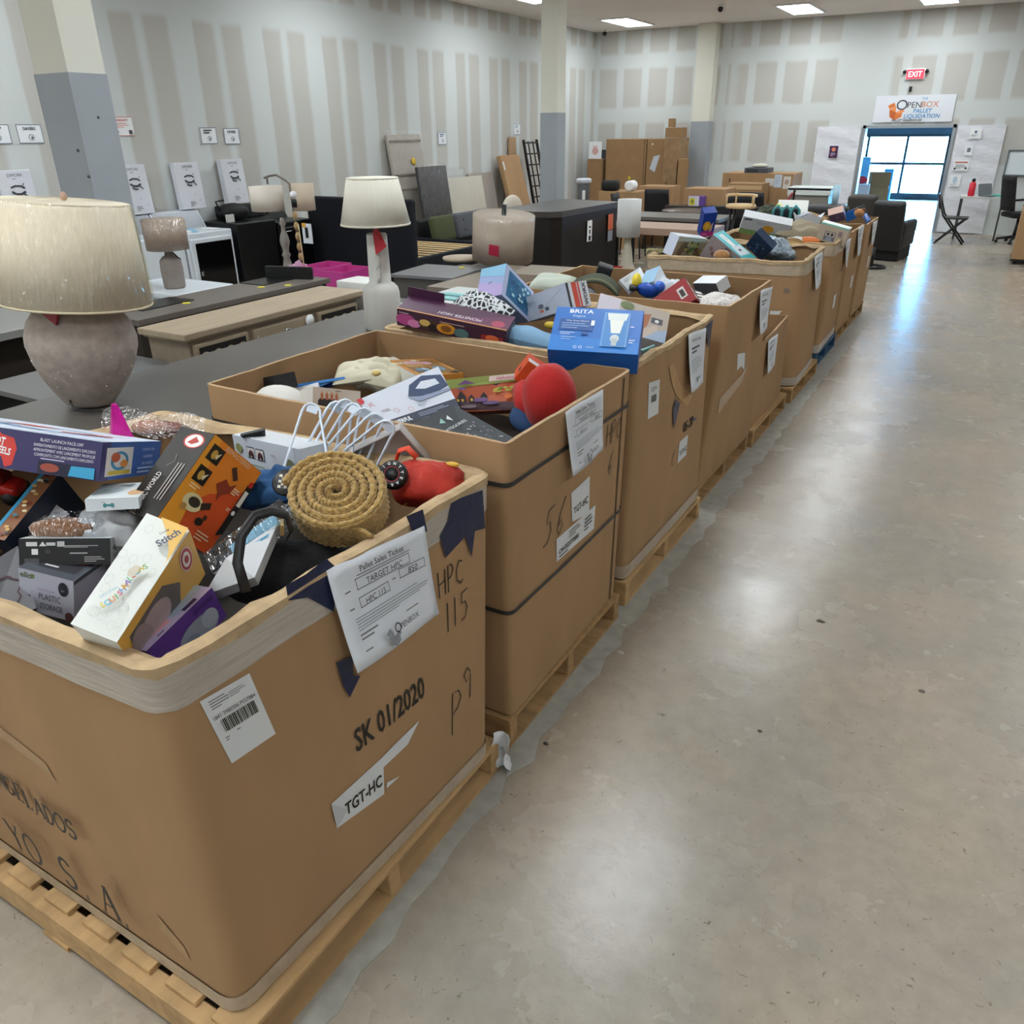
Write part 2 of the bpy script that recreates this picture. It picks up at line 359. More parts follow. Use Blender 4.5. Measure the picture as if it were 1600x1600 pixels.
def cam_ball(x, y, z, label):
    t = thing('security_camera', label, 'camera', (x, y, z)); MB().lathe([(.045, 0), (.045, -.03), (.03, -.05)], M_WHT, 16).build('mount', t)
    MB().ball((0, -.01, -.075), .05, M_BLK, 12).build('lens_dome', t)
cam_ball(-8.6, 19.1, 4.02, 'small dome security camera in the far ceiling corner'); cam_ball(-5.2, 16.6, 4.02, 'small dark dome camera on the ceiling between two light panels')
# exit sign, shop sign
t = thing('exit_sign', 'red lit exit sign with two lamp heads above the doorway', 'sign', (-2.06, YB-.03, 2.92))
MB().box((0, 0, 0), (.34, .05, .19), M_WHT, bev=.008).build('housing', t)
q = MB().box((0, -.03, 0), (.31, .012, .16), mat('#ff3446', .5, emit=.45)); q.build('lit_panel', t)
q = MB(); flat_art(q, (-.155, -.037, -.08), (1, 0, 0), (0, 0, 1), .31, .16).t('EXIT', .5, .5, .6, mat('#ffd9dc', .5, emit=.35), maxw=.8, bold=.02); q.build('lettering', t)
for s in (-1, 1):
    q = MB().lathe([(.02, .03), (.035, .0), (.035, -.05)], M_BLK, 12, Matrix.Translation((s*.2, -.04, .04)) @ Matrix.Rotation(PI/2, 4, 'X')); q.build('lamp_head', t)
t = thing('shop_sign', 'white sign reading OPENBOX pallet liquidation above the doorway', 'sign', (-1.98, YB-.02, 2.31))
MB().box((0, 0, 0), (1.46, .03, .48), mat('#e3e6ec', .4)).build('board', t)
q = MB(); A = flat_art(q, (-.73, -.0165, -.24), (1, 0, 0), (0, 0, 1), 1.46, .48)
def logo(A, cx, cy, k=1., mono=False):
    o, o2, o3 = ('#8a8d92',)*3 if mono else ('#e07b39', '#c9642a', '#f0975a')
    a = A.H/A.W
    P = lambda pts: [(cx+x*k*a, cy+y*k) for x, y in pts]
    A.p(P([(-.26, -.02), (0, -.12), (0, -.42), (-.22, -.30)]), o2); A.p(P([(0, -.12), (.26, -.02), (.24, -.30), (0, -.42)]), o)
    A.p(P([(-.26, -.02), (-.02, .1), (0, -.12)]), o3); A.p(P([(-.26, 0), (-.34, .13), (-.12, .24), (-.04, .1)]), o)
    A.p(P([(.0, -.12), (.26, -.02), (.34, -.1), (.1, -.2)]), o3)
logo(A, .285, .50, 1.0)
A.ring(.35, .645, .068, .19, .26, '#3a3d42'); A.t('PEN', .505, .64, .22, '#3a3d42', maxw=.19); A.t('BOX', .70, .66, .22, '#d2825a', maxw=.21)
A.t('THE', .62, .87, .09, '#4f9fd0'); A.t('PALLET', .62, .42, .15, '#3f93c8', maxw=.27, shear=.15, bold=.015); A.t('LIQUIDATION', .62, .22, .15, '#3f93c8', maxw=.46, shear=.15, bold=.015)
A.t('PALLET WAREHOUSE', .44, .07, .085, '#23262a', maxw=.5, shear=.2, bold=.02); q.build('lettering', t)
MB().box((-2.1, YB-.03, 2.66), (.05, .06, .09), M_BLK).build('beam_sensor', None); tag(bpy.data.objects['beam_sensor'], 'small black sensor on the drywall between exit sign and shop sign', 'sensor')
# insulated panels either side of the opening, whiteboard
M_WRAP = mat('#dfe0e6', .38, bump=.9, scale=7, var=.05, stretch=(1, 1, 2.2))
def paper(name, label, x, y, z, w, h, paint, nrm='-y', cat='sign', group=None, rot=0., base='#eef0f2'):
    """a sheet of paper flat on a vertical face"""
    U = {'-y': (1, 0, 0), '+x': (0, 1, 0)}[nrm]; n = {'-y': Vector((0, -1, 0)), '+x': Vector((1, 0, 0))}[nrm]
    t = thing(name, label, cat, (x, y, z), 0, group); U = Vector(U); V = Vector((0, 0, 1))
    R = Matrix.Rotation(rot, 3, n); U = R @ U; V = R @ V
    q = MB(); c = Vector((0, 0, 0)); th = .004
    b = [c+U*a*w/2+V*e*h/2 for a, e in ((-1, -1), (1, -1), (1, 1), (-1, 1))]
    q.hexa(b, [p+n*th for p in b], mat(base, .6)); q.build('sheet', t)
    q = MB(); A = flat_art(q, b[0]+n*th, U, V, w, h, .0012); paint(A)
    if q.v: q.build('printing', t)
    return t
for nm, x0, x1, lab in (('left', -3.76, DX0-.03, 'white wrapped insulation panel with a small dark poster, left of the opening'), ('right', DX1+.03, -.28, 'white wrapped insulation panel with taped notices beside the folding table')):
    q = MB(); w = x1-x0
    def f(u, v): return (x0+w*u, YB-.05-.03*math.sin(PI*u)*(1 if nm == 'left' else .6) - .006*math.sin(v*40+u*5), .02+(1.98-.0)*v)
    q.grid(f, 10, 40, M_WRAP); q.box(((x0+x1)/2, YB-.025, 1.0), (w, .045, 1.98), mat('#e9eaee', .6))
    tag(q.build('insulation_panel'), lab, 'panel')
paper('poster', 'small dark purple poster on the white panel left of the opening', -3.37, YB-.10, 1.52, .17, .23, lambda A: (A.e(.5, .7, .25, .17, '#e0866a'), A.lines(.2, .15, .8, .45, 3, '#c9b6d8'), A.ring(.5, .5, .46, .46, .08, '#8d3a86')), base='#2b1d3d', cat='poster')
paper('notice', 'white notice with a red heading taped to the right panel', -.92, YB-.085, 1.28, .27, .2, lambda A: (A.r(.08, .72, .92, .84, '#d4705a'), A.lines(.15, .2, .85, .6, 4, '#9a9ea4'), A.e(.14, .2, .07, .1, '#333'), A.e(.85, .25, .07, .1, '#333')), cat='notice')
paper('notice', 'small white notice with a code square on the right panel', -.84, YB-.085, 1.56, .14, .19, lambda A: (A.r(.3, .3, .75, .7, '#7a808a'),), cat='notice')
paper('notice', 'upper white notice near the top of the right panel', -.78, YB-.085, 1.86, .2, .2, lambda A: (A.e(.5, .6, .12, .12, '#5c7590'), A.lines(.15, .2, .85, .4, 2, '#a5abb4')), cat='notice')
paper('notice', 'lowest white notice with a pale blue drawing on the right panel', -.97, YB-.085, 1.0, .2, .22, lambda A: (A.e(.5, .55, .2, .3, '#b9d3e2'), A.lines(.1, .08, .9, .25, 2, '#9fb2c0')), cat='notice')
t = thing('whiteboard', 'framed whiteboard on the drywall at the right edge', 'whiteboard', (.42, YB-.03, 1.33))
MB().box((0, 0, 0), (1.1, .025, .42), mat('#dfe8ec', .2)).build('board', t); q = MB()
for x, z, a, b in ((0, .22, 1.14, .025), (0, -.22, 1.14, .025), (-.56, 0, .025, .46), (.56, 0, .025, .46)): q.box((x, -.01, z), (a, .04, b), mat('#6c737a', .4, metal=.5))
q.build('frame', t)
# ================================================================ pallet boxes
M_CARD = mat('#a88662', .78, var=.07, scale=5, stretch=(1, 1, .35), spec=.25)
M_CARD2 = mat('#9b7b58', .8, var=.08, scale=4, spec=.25)
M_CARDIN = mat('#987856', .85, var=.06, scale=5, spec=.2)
M_RIM = mat('#bda380', .8, var=.16, scale=16, bump=.6, spec=.2)
M_FILM = mat('#b4aa9e', .28, var=.12, scale=30, bump=.4, stretch=(.25, .25, 3.))
M_FILM2 = mat('#b3a28c', .3, var=.12, scale=22, bump=.5)
M_TAPE = mat('#151e42', .35, bump=.3, scale=30)
M_INK = mat('#2b231b', .7); M_PAPER = mat('#dfe3ea', .6); M_STRAP = mat('#2d2b29', .45)
M_LBL = mat('#d9dbdc', .5)
def noise1(x, k): return math.sin(x*7.3+k)*.5 + math.sin(x*17.1+2*k)*.3 + math.sin(x*41+3*k)*.2
class PBox:
    """corrugated pallet box: bottom and top rings are near-left, near-right, far-right, far-left (x, y)"""
    def __init__(s, label, bot, top, z0, z1, bulge=.01, wob=.004, r=.03, rimfn=None, cut=None, m=None, pad=None, name='pallet_box'):
        s.bot, s.top, s.z0, s.z1, s.bulge = [Vector(p) for p in bot], [Vector(p) for p in top], z0, z1, bulge
        s.root = thing(name, label, 'pallet box', (sum(p[0] for p in bot)/4, sum(p[1] for p in bot)/4, z0), 0, 'boxes of returned goods on pallets')
        s.off = s.root.location.copy(); s.wob, s.r, s.seed = wob, r, z1*10+bot[0][1]
        s.rimfn = rimfn; s.m = m or M_CARD
        mb = MB(); lev = [0, .02, .15, .3, .45, .6, .75, .88, .97, 1]
        rings = [s.ring(t) for t in lev]; n = len(rings[0]); s.n = n
        inner = [s.ring(t, -.014) for t in (1, .9, .7)]
        for a in range(len(rings)-1): s.skin(mb, rings[a], rings[a+1], s.m)
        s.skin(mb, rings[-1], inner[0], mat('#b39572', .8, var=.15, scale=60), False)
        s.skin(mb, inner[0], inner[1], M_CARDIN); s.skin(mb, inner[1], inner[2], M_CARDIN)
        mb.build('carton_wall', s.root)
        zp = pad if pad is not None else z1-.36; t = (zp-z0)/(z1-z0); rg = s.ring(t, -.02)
        mb = MB().add(rg, [list(range(n))], mat('#2e2722', .9)); mb.build('shade_pad', s.root)  # added sheet under the goods, its dark colour stands in for deep shade
    def cor(s, i, t): return s.bot[i].lerp(s.top[i], t)
    def pt(s, i, u, t, off=0.):
        a, b = s.cor(i, t), s.cor((i+1) % 4, t); p = a.lerp(b, u); d = (b-a).normalized(); nrm = Vector((d.y, -d.x))
        o = off + s.bulge*math.sin(PI*min(max(u, 0), 1))*math.sin(PI*min(t, 1))
        z = s.z0+(s.z1-s.z0)*t
        if t >= .999: z += s.wob*noise1(u*2+i*3.1, s.seed) + (s.rimfn(i, u) if s.rimfn else 0)
        return Vector((p.x+nrm.x*o, p.y+nrm.y*o, z)) - s.off
    def ring(s, t, off=0., dz=0., m=14):
        out = []
        for i in range(4):
            L = (s.cor((i+1) % 4, t)-s.cor(i, t)).length; ru = s.r/L
            out += [s.pt(i, ru+(1-2*ru)*k/m, t, off) for k in range(m+1)]
            e = out[-1]; j = (i+1) % 4; L2 = (s.cor((j+1) % 4, t)-s.cor(j, t)).length
            g = s.pt(j, s.r/L2, t, off); c = s.pt(i, 1, t, off).lerp(s.pt(j, 0, t, off), .5)
            c.xy += (c.xy - s.off_c()).normalized()*(off*.4) if off else Vector((0, 0))
            for q in (.25, .5, .75): out.append(e.lerp(c, q).lerp(c.lerp(g, q), q))
        if dz: out = [v+Vector((0, 0, dz)) for v in out]
        return out
    def off_c(s): return Vector((0, 0))
    def skin(s, mb, a, b, m, smooth=True):
        n = len(a); mb.add(list(a)+list(b), [(k, (k+1) % n, n+(k+1) % n, n+k) for k in range(n)], m, None, smooth)
    def band(s, name, z0, z1, m, off=.003, wave=.004):
        mb = MB(); t0, t1 = (z0-s.z0)/(s.z1-s.z0), (z1-s.z0)/(s.z1-s.z0)
        a, b = s.ring(t0, off), s.ring(min(t1, .998), off)
        a = [v+Vector((0, 0, wave*noise1(k*.13, s.seed))) for k, v in enumerate(a)]
        mid = [p.lerp(q, .5) for p, q in zip(a, b)]; s.skin(mb, a, mid, m); s.skin(mb, mid, b, m); return mb.build(name, s.root)
    def rim(s, m=None, wide=.045, rag=.012, drop=.012, lip=.02):
        mb = MB(); m = m or M_RIM
        def rag_(rg, k, a): return [v+Vector((0, 0, a*noise1(i*.21, k))) for i, v in enumerate(rg)]
        r0 = rag_(s.ring(1, .007, -lip), 5, rag*.6); r1 = rag_(s.ring(1, .009, .004), 2, rag*.25); r2 = s.ring(1, -.004, .010)
        r3 = rag_(s.ring(1, -wide*.6, .004), 3, rag*.3); r4 = rag_(s.ring(1, -wide, -drop), 7, rag)
        for a, b in ((r0, r1), (r1, r2), (r2, r3), (r3, r4)): s.skin(mb, a, b, m)
        return mb.build('folded_rim', s.root)
    def aisle(s, y, z, d=0.):
        """point on the aisle side"""
        t = (z-s.z0)/(s.z1-s.z0); a, b = s.cor(1, t), s.cor(2, t); u = (y-a.y)/(b.y-a.y); return s.pt(1, u, min(t, .998) if t <= 1 else t*.999+.0, d)
    def front(s, x, z, d=0.):
        t = (z-s.z0)/(s.z1-s.z0); a, b = s.cor(0, t), s.cor(1, t); u = (x-a.x)/(b.x-a.x); return s.pt(0, u, min(t, .998), d)
    def part(s, name, side='aisle', base=.002, label=None, step=.0006):
        fn = getattr(s, side); mb = MB(); A = Art(mb, lambda u, v, d: fn(u, v, base+d), 1., 1., step)
        def done(parent=None):
            o = mb.build(name, parent or s.root)
            if label: o['label'] = label
            return o
        return A, done
    def ticket(s, y0, y1, z0, z1, info=('TARGET HPC', 'HPC 115', '850'), curl=.03, skew=0., label='white pallet sales ticket', small=False, slope=0.):
        def pos(u, v, d):
            q = (1-v); o = .014 + curl*(q**2)*(1-.6*u) + .004*math.sin(u*5+v*3)
            return s.aisle(y0+(y1-y0)*u+skew*q, z0+(z1-z0)*v+slope*(u-.5), o+d)
        mb = MB(); mb.grid(lambda u, v: pos(u, v, 0), 12, 10, M_PAPER); o = mb.build('sales_ticket', s.root, solid=.0008); o['label'] = label
        mb = MB(); A = Art(mb, pos, y1-y0, z1-z0, .0006); k = '#3c4048'; A.k = 2
        if not small:
            A.t('Pallet Sales Ticket', .52, .875, .058, k, maxw=.55, bold=.008); A.r(.25, .825, .80, .832, k)
            for a in ((.22, .70, .78, .81), (.2, .535, .52, .635), (.64, .60, .92, .70)):
                for e in ((a[0], a[1], a[2], a[1]+.007), (a[0], a[3]-.007, a[2], a[3]), (a[0], a[1], a[0]+.005, a[3]), (a[2]-.005, a[1], a[2], a[3])): A.r(*e, k)
            A.t(info[0], .5, .755, .06, '#222', maxw=.5, shear=.1); A.t(info[1], .36, .585, .055, '#222', maxw=.28, shear=.1); A.t(info[2], .78, .65, .065, '#222', maxw=.2, shear=.1)
            A.lines(.08, .735, .19, .765, 1, '#777'); A.lines(.08, .57, .17, .60, 1, '#777'); A.lines(.55, .63, .62, .66, 1, '#777')
            A.lines(.10, .36, .93, .50, 5, '#8b9098', .3); A.lines(.1, .27, .32, .35, 2, '#777', .4); A.lines(.1, .16, .25, .19, 1, '#777'); A.lines(.6, .27, .9, .30, 1, '#888')
            logo(A, .40, .17, .30, True); A.ring(.455, .205, .035, .05, .3, k); A.t('PENBOX', .60, .2, .055, k, maxw=.24)
        else:
            A.t('Pallet Sales Ticket', .5, .86, .05, k, maxw=.5, bold=.01); A.lines(.2, .62, .8, .76, 2, '#4a4e56', .5); A.lines(.12, .3, .88, .55, 6, '#8b9098', .3)
            A.e(.42, .16, .05, .05, '#6d7279'); A.t('OPENBOX', .6, .17, .05, k, maxw=.28)
        mb.build('printing', o); return o
HW = {'H': [[(0, 1), (.02, 0)], [(.45, .95), (.42, 0)], [(0, .5), (.45, .55)]], 'P': [[(.05, 0), (.1, 1), (.35, .95), (.45, .75), (.3, .55), (.1, .5)]], 'C': [[(.5, .8), (.3, .9), (.08, .6), (.1, .2), (.35, 0), (.5, .1)]],
      '1': [[(.12, 1), (.1, 0)]], '5': [[(.45, 1), (.1, .95), (.08, .6), (.3, .6), (.42, .35), (.3, .05), (.02, .02)]], '9': [[(.45, .8), (.3, 1), (.1, .85), (.2, .6), (.45, .75), (.42, .3), (.38, 0)]],
      '6': [[(.4, 1), (.15, .6), (.08, .2), (.25, 0), (.42, .2), (.3, .42), (.12, .3)]], '7': [[(.05, .95), (.45, 1), (.2, 0)]]}
def hand(A, txt, u, v, h, w=.006, col='#2b231b', slant=.0, adv=.62):
    for k, ch in enumerate(txt):
        if ch in HW: A.stroke([[(u+h*(k*adv+x*.9+slant*y), v+h*y) for x, y in path] for path in HW[ch]], w, col)
    return A
# slab serif capitals: strokes as (x0, y0, x1, y1, weight)
SERIF = {'N': [(.1, 0, .1, 1, .6), (.1, 1, .8, 0, 1.2), (.8, 0, .8, 1, .6), (-.02, 1, .2, 1, .4), (-.02, 0, .22, 0, .4), (.68, 1, .92, 1, .4)], 'E': [(.15, 0, .15, 1, 1.2), (.02, 1, .65, 1, .5), (.02, 0, .7, 0, .5), (.15, .52, .5, .52, .5), (.65, 1, .65, .82, .4), (.7, 0, .7, .2, .4), (.5, .42, .5, .62, .4)],
         'L': [(.15, 0, .15, 1, 1.2), (.02, 1, .3, 1, .4), (.02, 0, .65, 0, .5), (.65, 0, .65, .22, .4)], 'A': [(.05, 0, .4, 1, .6), (.4, 1, .78, 0, 1.3), (.2, .36, .6, .36, .5), (-.06, 0, .18, 0, .4), (.64, 0, .92, 0, .4)],
         'D': [(.15, 0, .15, 1, 1.1), (.02, 1, .35, 1, .5), (.02, 0, .35, 0, .5)], 'G': [(.72, .05, .72, .42, 1.), (.58, .42, .86, .42, .4)], 'O': [], 'S': [], 'Y': [(.4, 0, .4, .5, 1.1), (.4, .5, .05, 1, 1.1), (.4, .5, .74, 1, .6), (-.06, 1, .2, 1, .4), (.6, 1, .86, 1, .4), (.25, 0, .55, 0, .4)], '.': [(.1, .02, .2, .02, 1.6)], ' ': []}
def serif(A, txt, u, v, h, adv=.98, wx=.8, w=.016, col='#2b2620', slope=0.):
    for k, ch in enumerate(txt):
        f = lambda x, y: (u+h*(k*adv+x)*wx, v+h*y+slope*h*k)
        for a, b, c, d, ww in SERIF[ch]: A.stroke([[f(a, b), f(c, d)]], w*ww, col)
        arc = lambda cx, cy, rx, ry, a0, a1: [f(cx+rx*math.cos(math.radians(a0+(a1-a0)*i/16)), cy+ry*math.sin(math.radians(a0+(a1-a0)*i/16))) for i in range(17)]
        if ch == 'O': A.stroke([arc(.42, .5, .4, .5, 0, 360)], w*.9, col)
        if ch == 'D': A.stroke([arc(.35, .5, .42, .5, 90, -90)], w*.9, col)
        if ch == 'G': A.stroke([arc(.42, .5, .4, .5, 40, 330)], w*.9, col)
        if ch == 'S': A.stroke([arc(.35, .75, .27, .25, 20, 270)+arc(.35, .25, .3, .25, 90, -160)], w*1., col)
def tape(b, poly, base=.004, label='dark blue tape'):
    A, done = b.part('tape_strip', base=base, label=label); A.p(poly, M_TAPE); return done()
def barcode_label(b, pts4, label, k=1):
    """printed address label: corners in (y, z) from top-left clockwise"""
    A, done = b.part('printed_label', base=.0015, label=label); A.p(pts4, M_LBL)
    tl, tr, br, bl = [Vector(p) for p in pts4]
    B = Art(A.mb, lambda u, v, d: b.aisle(*(bl.lerp(br, u).lerp(tl.lerp(tr, u), v)), .0022+d), (tr-tl).length, (tl-bl).length, .0006)
    return B, done
# ---- nearest box
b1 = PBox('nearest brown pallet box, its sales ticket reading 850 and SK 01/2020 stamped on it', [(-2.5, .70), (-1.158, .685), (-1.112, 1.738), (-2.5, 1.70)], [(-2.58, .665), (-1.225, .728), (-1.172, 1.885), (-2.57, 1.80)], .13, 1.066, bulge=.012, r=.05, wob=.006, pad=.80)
b1.band('stretch_film', .967, 1.06, M_FILM, .004); b1.band('stretch_film', .133, .178, M_FILM2, .004); b1.rim(wide=.05)
A, done = b1.part('printing'); A.t('SK 01/2020', 1.31, .585, .066, M_INK, rot=-2, maxw=.285, bold=.02); done()
A, done = b1.part('handwriting'); hand(A, 'HPC', 1.568, .80, .08, .005, slant=.1, adv=.5); done()
A, done = b1.part('handwriting'); hand(A, '115', 1.58, .68, .09, .005, slant=.12, adv=.4); done()
A, done = b1.part('handwriting'); hand(A, 'P', 1.545, .33, .14, .005, slant=.12); done()
A, done = b1.part('handwriting'); hand(A, '9', 1.62, .40, .11, .005, slant=.1); done()
A, done = b1.part('printing', 'front'); serif(A, 'NGELADOS', -1.955, .478, .058, wx=.80, w=.009); serif(A, 'YO S.A.', -1.965, .262, .105, wx=.72, w=.012, adv=1.04); done()
b1.ticket(1.178, 1.532, .795, 1.062, curl=.035, skew=.0, label='white sales ticket for 850', slope=-.03)
tape(b1, [(1.063, 1.096), (1.124, 1.093), (1.190, 1.102), (1.218, 1.065), (1.180, 0.967), (1.115, 1.039), (1.061, 1.058)], .007); tape(b1, [(1.156, 0.838), (1.211, 0.826), (1.199, 0.775), (1.222, 0.760), (1.175, 0.724), (1.162, 0.767)], .006)
tape(b1, [(1.672, 1.061), (1.824, 1.038), (1.818, 0.916), (1.765, 0.929), (1.736, 0.856), (1.716, 0.933), (1.615, 0.910), (1.602, 0.981), (1.645, 1.012)], .006)
tape(b1, [(1.474, 1.100), (1.542, 1.092), (1.547, 1.023), (1.495, 1.031)], .012)
B, done = barcode_label(b1, [(0.800, 0.956), (0.925, 0.948), (0.951, 0.769), (0.831, 0.774)], 'white shipping label with a barcode'); B.lines(.12, .8, .5, .95, 4, '#777', .4); B.lines(.5, .84, .85, .93, 3, '#888', .4)
B.t('1841 3980306 P557084', .5, .70, .055, '#333', maxw=.86); B.bars(.16, .45, .88, .64); B.lines(.1, .33, .2, .40, 2, '#777'); B.lines(.35, .38, .5, .42, 1, '#777'); done()
A, done = b1.part('torn_sticker', label='torn white sticker'); A.p([(1.058, 0.474), (1.154, 0.476), (1.242, 0.477), (1.249, 0.446), (1.237, 0.359), (1.059, 0.391)], M_LBL); A.p([(1.242, 0.477), (1.304, 0.482), (1.411, 0.486), (1.352, 0.445), (1.248, 0.444)], M_LBL); A.p([(1.247, 0.371), (1.302, 0.370), (1.252, 0.388)], M_LBL)
A.t('TGT-HC', 1.165, .418, .036, M_INK, rot=-4, maxw=.14, bold=.02); A.p([(1.055, 0.476), (1.103, 0.420), (1.059, 0.391)], mat('#c3c5c8', .5)); done()
A, done = b1.part('tape_strip', 'front', .0015, 'clear brown tape'); tp = mat('#a9875c', .25); A.p([(-1.86, .72), (-1.68, .67), (-1.66, .62), (-1.69, .64), (-1.86, .68)], tp); done(); A, done = b1.part('tape_strip', 'front', .0015, 'clear brown tape'); A.p([(-1.39, .33), (-1.31, .27), (-1.30, .23), (-1.34, .24), (-1.41, .30)], tp); done()
# ---- strapped box
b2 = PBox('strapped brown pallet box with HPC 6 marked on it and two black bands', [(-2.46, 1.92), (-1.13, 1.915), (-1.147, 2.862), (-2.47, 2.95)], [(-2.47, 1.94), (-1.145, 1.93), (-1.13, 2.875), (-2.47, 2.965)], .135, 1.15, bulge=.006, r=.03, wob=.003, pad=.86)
for z in (1.014, .556):
    o = b2.band('strap', z-.008, z+.008, M_STRAP, .005, wave=.001)
A, done = b2.part('flap_edge', base=.004, label='dark seam of the overlapping flap'); A.r(2.79, .14, 2.80, 1.14, mat('#4e3a26', .8), n=1); done()
b2.ticket(2.285, 2.572, .915, 1.153, curl=.02, info=('TARGET HPC', 'HPC 6', '850'), label='white sales ticket taped over the rim', skew=.02)
A, done = b2.part('handwriting'); hand(A, 'HPC', 2.655, .90, .09, .005, slant=.1, adv=.5); done(); A, done = b2.part('handwriting'); hand(A, '6', 2.68, .77, .09, .005, slant=.2); done(); A, done = b2.part('handwriting'); hand(A, '56', 2.14, .70, .13, .005, slant=.3, adv=.7); done()
B, done = barcode_label(b2, [(2.357, 0.824), (2.512, 0.834), (2.518, 0.680), (2.368, 0.704)], 'white sticker reading TGT-HC'); B.t('TGT-HC', .5, .38, .2, '#222', maxw=.85, rot=4, bold=.02); done()
B, done = barcode_label(b2, [(2.245, 0.689), (2.575, 0.689), (2.571, 0.588), (2.248, 0.596)], 'white address label under the sticker'); B.lines(.3, .55, .6, .9, 3, '#777'); B.t('CW-0525770888', .3, .35, .2, '#222', maxw=.5, bold=.02); B.lines(.7, .25, .92, .85, 4, '#444'); B.lines(.05, .08, .5, .2, 1, '#555'); done()
# ---- third box, brita carton on top
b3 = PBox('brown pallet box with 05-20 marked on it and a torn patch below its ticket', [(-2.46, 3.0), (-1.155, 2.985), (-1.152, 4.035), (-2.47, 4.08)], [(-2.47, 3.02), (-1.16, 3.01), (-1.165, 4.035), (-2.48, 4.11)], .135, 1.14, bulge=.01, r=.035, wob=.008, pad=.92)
b3.rim(wide=.035, rag=.012); b3.band('stretch_film', .137, .20, M_FILM2, .005)
b3.ticket(3.61, 3.872, .85, 1.125, curl=.03, small=True, label='white sales ticket beside blue tape', slope=-.02)
tape(b3, [(3.878, 1.115), (4.007, 1.132), (3.979, 0.984)], .01); tape(b3, [(3.495, 0.858), (3.557, 0.815), (3.493, 0.706), (3.461, 0.811)], .006); tape(b3, [(3.772, 0.670), (3.855, 0.662), (3.862, 0.636)], .006)
A, done = b3.part('torn_patch', base=.003, label='torn paler patch'); A.p([(3.388, 1.037), (3.456, 1.032), (3.553, 0.911), (3.769, 0.795), (3.681, 0.764), (3.510, 0.866), (3.442, 0.940)], mat('#b99468', .85, var=.1, scale=30)); done()
B, done = barcode_label(b3, [(3.148, 1.022), (3.281, 1.005), (3.279, 0.849), (3.154, 0.857)], 'white shipping label with a barcode'); B.bars(.25, .42, .75, .62, n=12); B.lines(.2, .72, .8, .86, 3, '#777'); done()
B, done = barcode_label(b3, [(3.606, 0.604), (3.741, 0.601), (3.739, 0.490), (3.604, 0.492)], 'white sticker reading TGT-HC'); B.t('TGT-HC', .5, .4, .25, '#222', maxw=.85, bold=.02); done()
A, done = b3.part('printing'); A.t('05-20', 3.73, .66, .05, M_INK, rot=-2, maxw=.2, bold=.02); done()
A, done = b3.part('handwriting'); hand(A, 'C', 3.50, .51, .07, .005, slant=.2); done()
# ---- fourth box and the low one beyond it
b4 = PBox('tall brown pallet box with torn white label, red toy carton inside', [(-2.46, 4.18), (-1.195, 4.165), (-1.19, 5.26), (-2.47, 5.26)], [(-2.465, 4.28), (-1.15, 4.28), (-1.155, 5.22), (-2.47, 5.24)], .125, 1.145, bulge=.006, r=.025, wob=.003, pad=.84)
b4.ticket(4.885, 5.172, .865, 1.122, curl=.035, small=True, label='white sales ticket at the rim', slope=-.02)
A, done = b4.part('torn_sticker', label='torn white label'); A.p([(4.587, 0.821), (4.760, 0.789), (4.809, 0.668), (4.720, 0.717), (4.628, 0.712)], M_LBL); done()
A, done = b4.part('tape_strip', base=.003, label='clear brown tape'); A.p([(4.34, .62), (4.75, .66), (4.9, .70), (4.78, .6), (4.35, .52)], tp); done()
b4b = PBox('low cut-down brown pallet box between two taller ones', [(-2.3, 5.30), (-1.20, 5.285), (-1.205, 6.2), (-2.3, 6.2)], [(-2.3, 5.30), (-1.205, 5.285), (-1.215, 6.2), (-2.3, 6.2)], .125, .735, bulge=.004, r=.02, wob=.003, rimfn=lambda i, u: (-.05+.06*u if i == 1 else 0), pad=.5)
b4b.ticket(5.50, 5.765, .475, .695, curl=.02, small=True, label='white sales ticket on the low box')

# ---- fifth box with film round its rim
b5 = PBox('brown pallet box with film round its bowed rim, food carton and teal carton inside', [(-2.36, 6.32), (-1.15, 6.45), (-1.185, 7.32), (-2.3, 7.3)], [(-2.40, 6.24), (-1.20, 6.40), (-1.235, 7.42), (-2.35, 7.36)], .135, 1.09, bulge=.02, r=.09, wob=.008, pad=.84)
b5.rim(wide=.04, rag=.01); b5.band('stretch_film', .99, 1.08, M_FILM2, .004); b5.band('stretch_film', .137, .2, M_FILM, .004)
A, done = b5.part('torn_sticker', 'front', .004, 'torn white label with print'); A.p([(-1.401, 0.723), (-1.314, 0.726), (-1.355, 0.673), (-1.398, 0.659)], M_LBL); A.lines(-1.32, .86, -1.27, .9, 3, '#777'); done()
b5.ticket(6.76, 7.11, .84, 1.085, curl=.02, small=True, label='white sales ticket hung at the rim')
# ---- three boxes at the far end
b6 = PBox('brown pallet box on a blue pallet, white camera carton leaning out of it', [(-2.3, 7.55), (-1.2, 7.58), (-1.22, 8.55), (-2.3, 8.55)], [(-2.3, 7.60), (-1.215, 7.70), (-1.225, 8.55), (-2.3, 8.55)], .135, 1.075, bulge=.012, r=.06, wob=.01, pad=.86)
b6.rim(wide=.03, rag=.008); b6.band('stretch_film', .97, 1.06, M_FILM2, .004); b6.band('stretch_film', .137, .21, M_FILM, .004)
b6.ticket(8.28, 8.55, .80, 1.04, curl=.03, small=True, label='long white sales ticket')
b7 = PBox('narrow brown pallet box second from the far end of the row', [(-2.25, 8.62), (-1.22, 8.63), (-1.225, 9.45), (-2.25, 9.45)], [(-2.25, 8.64), (-1.22, 8.66), (-1.225, 9.42), (-2.25, 9.42)], .135, 1.08, bulge=.01, r=.03, wob=.006, pad=.9)
b7.ticket(8.95, 9.3, .82, 1.09, curl=.03, small=True, label='white sales ticket')
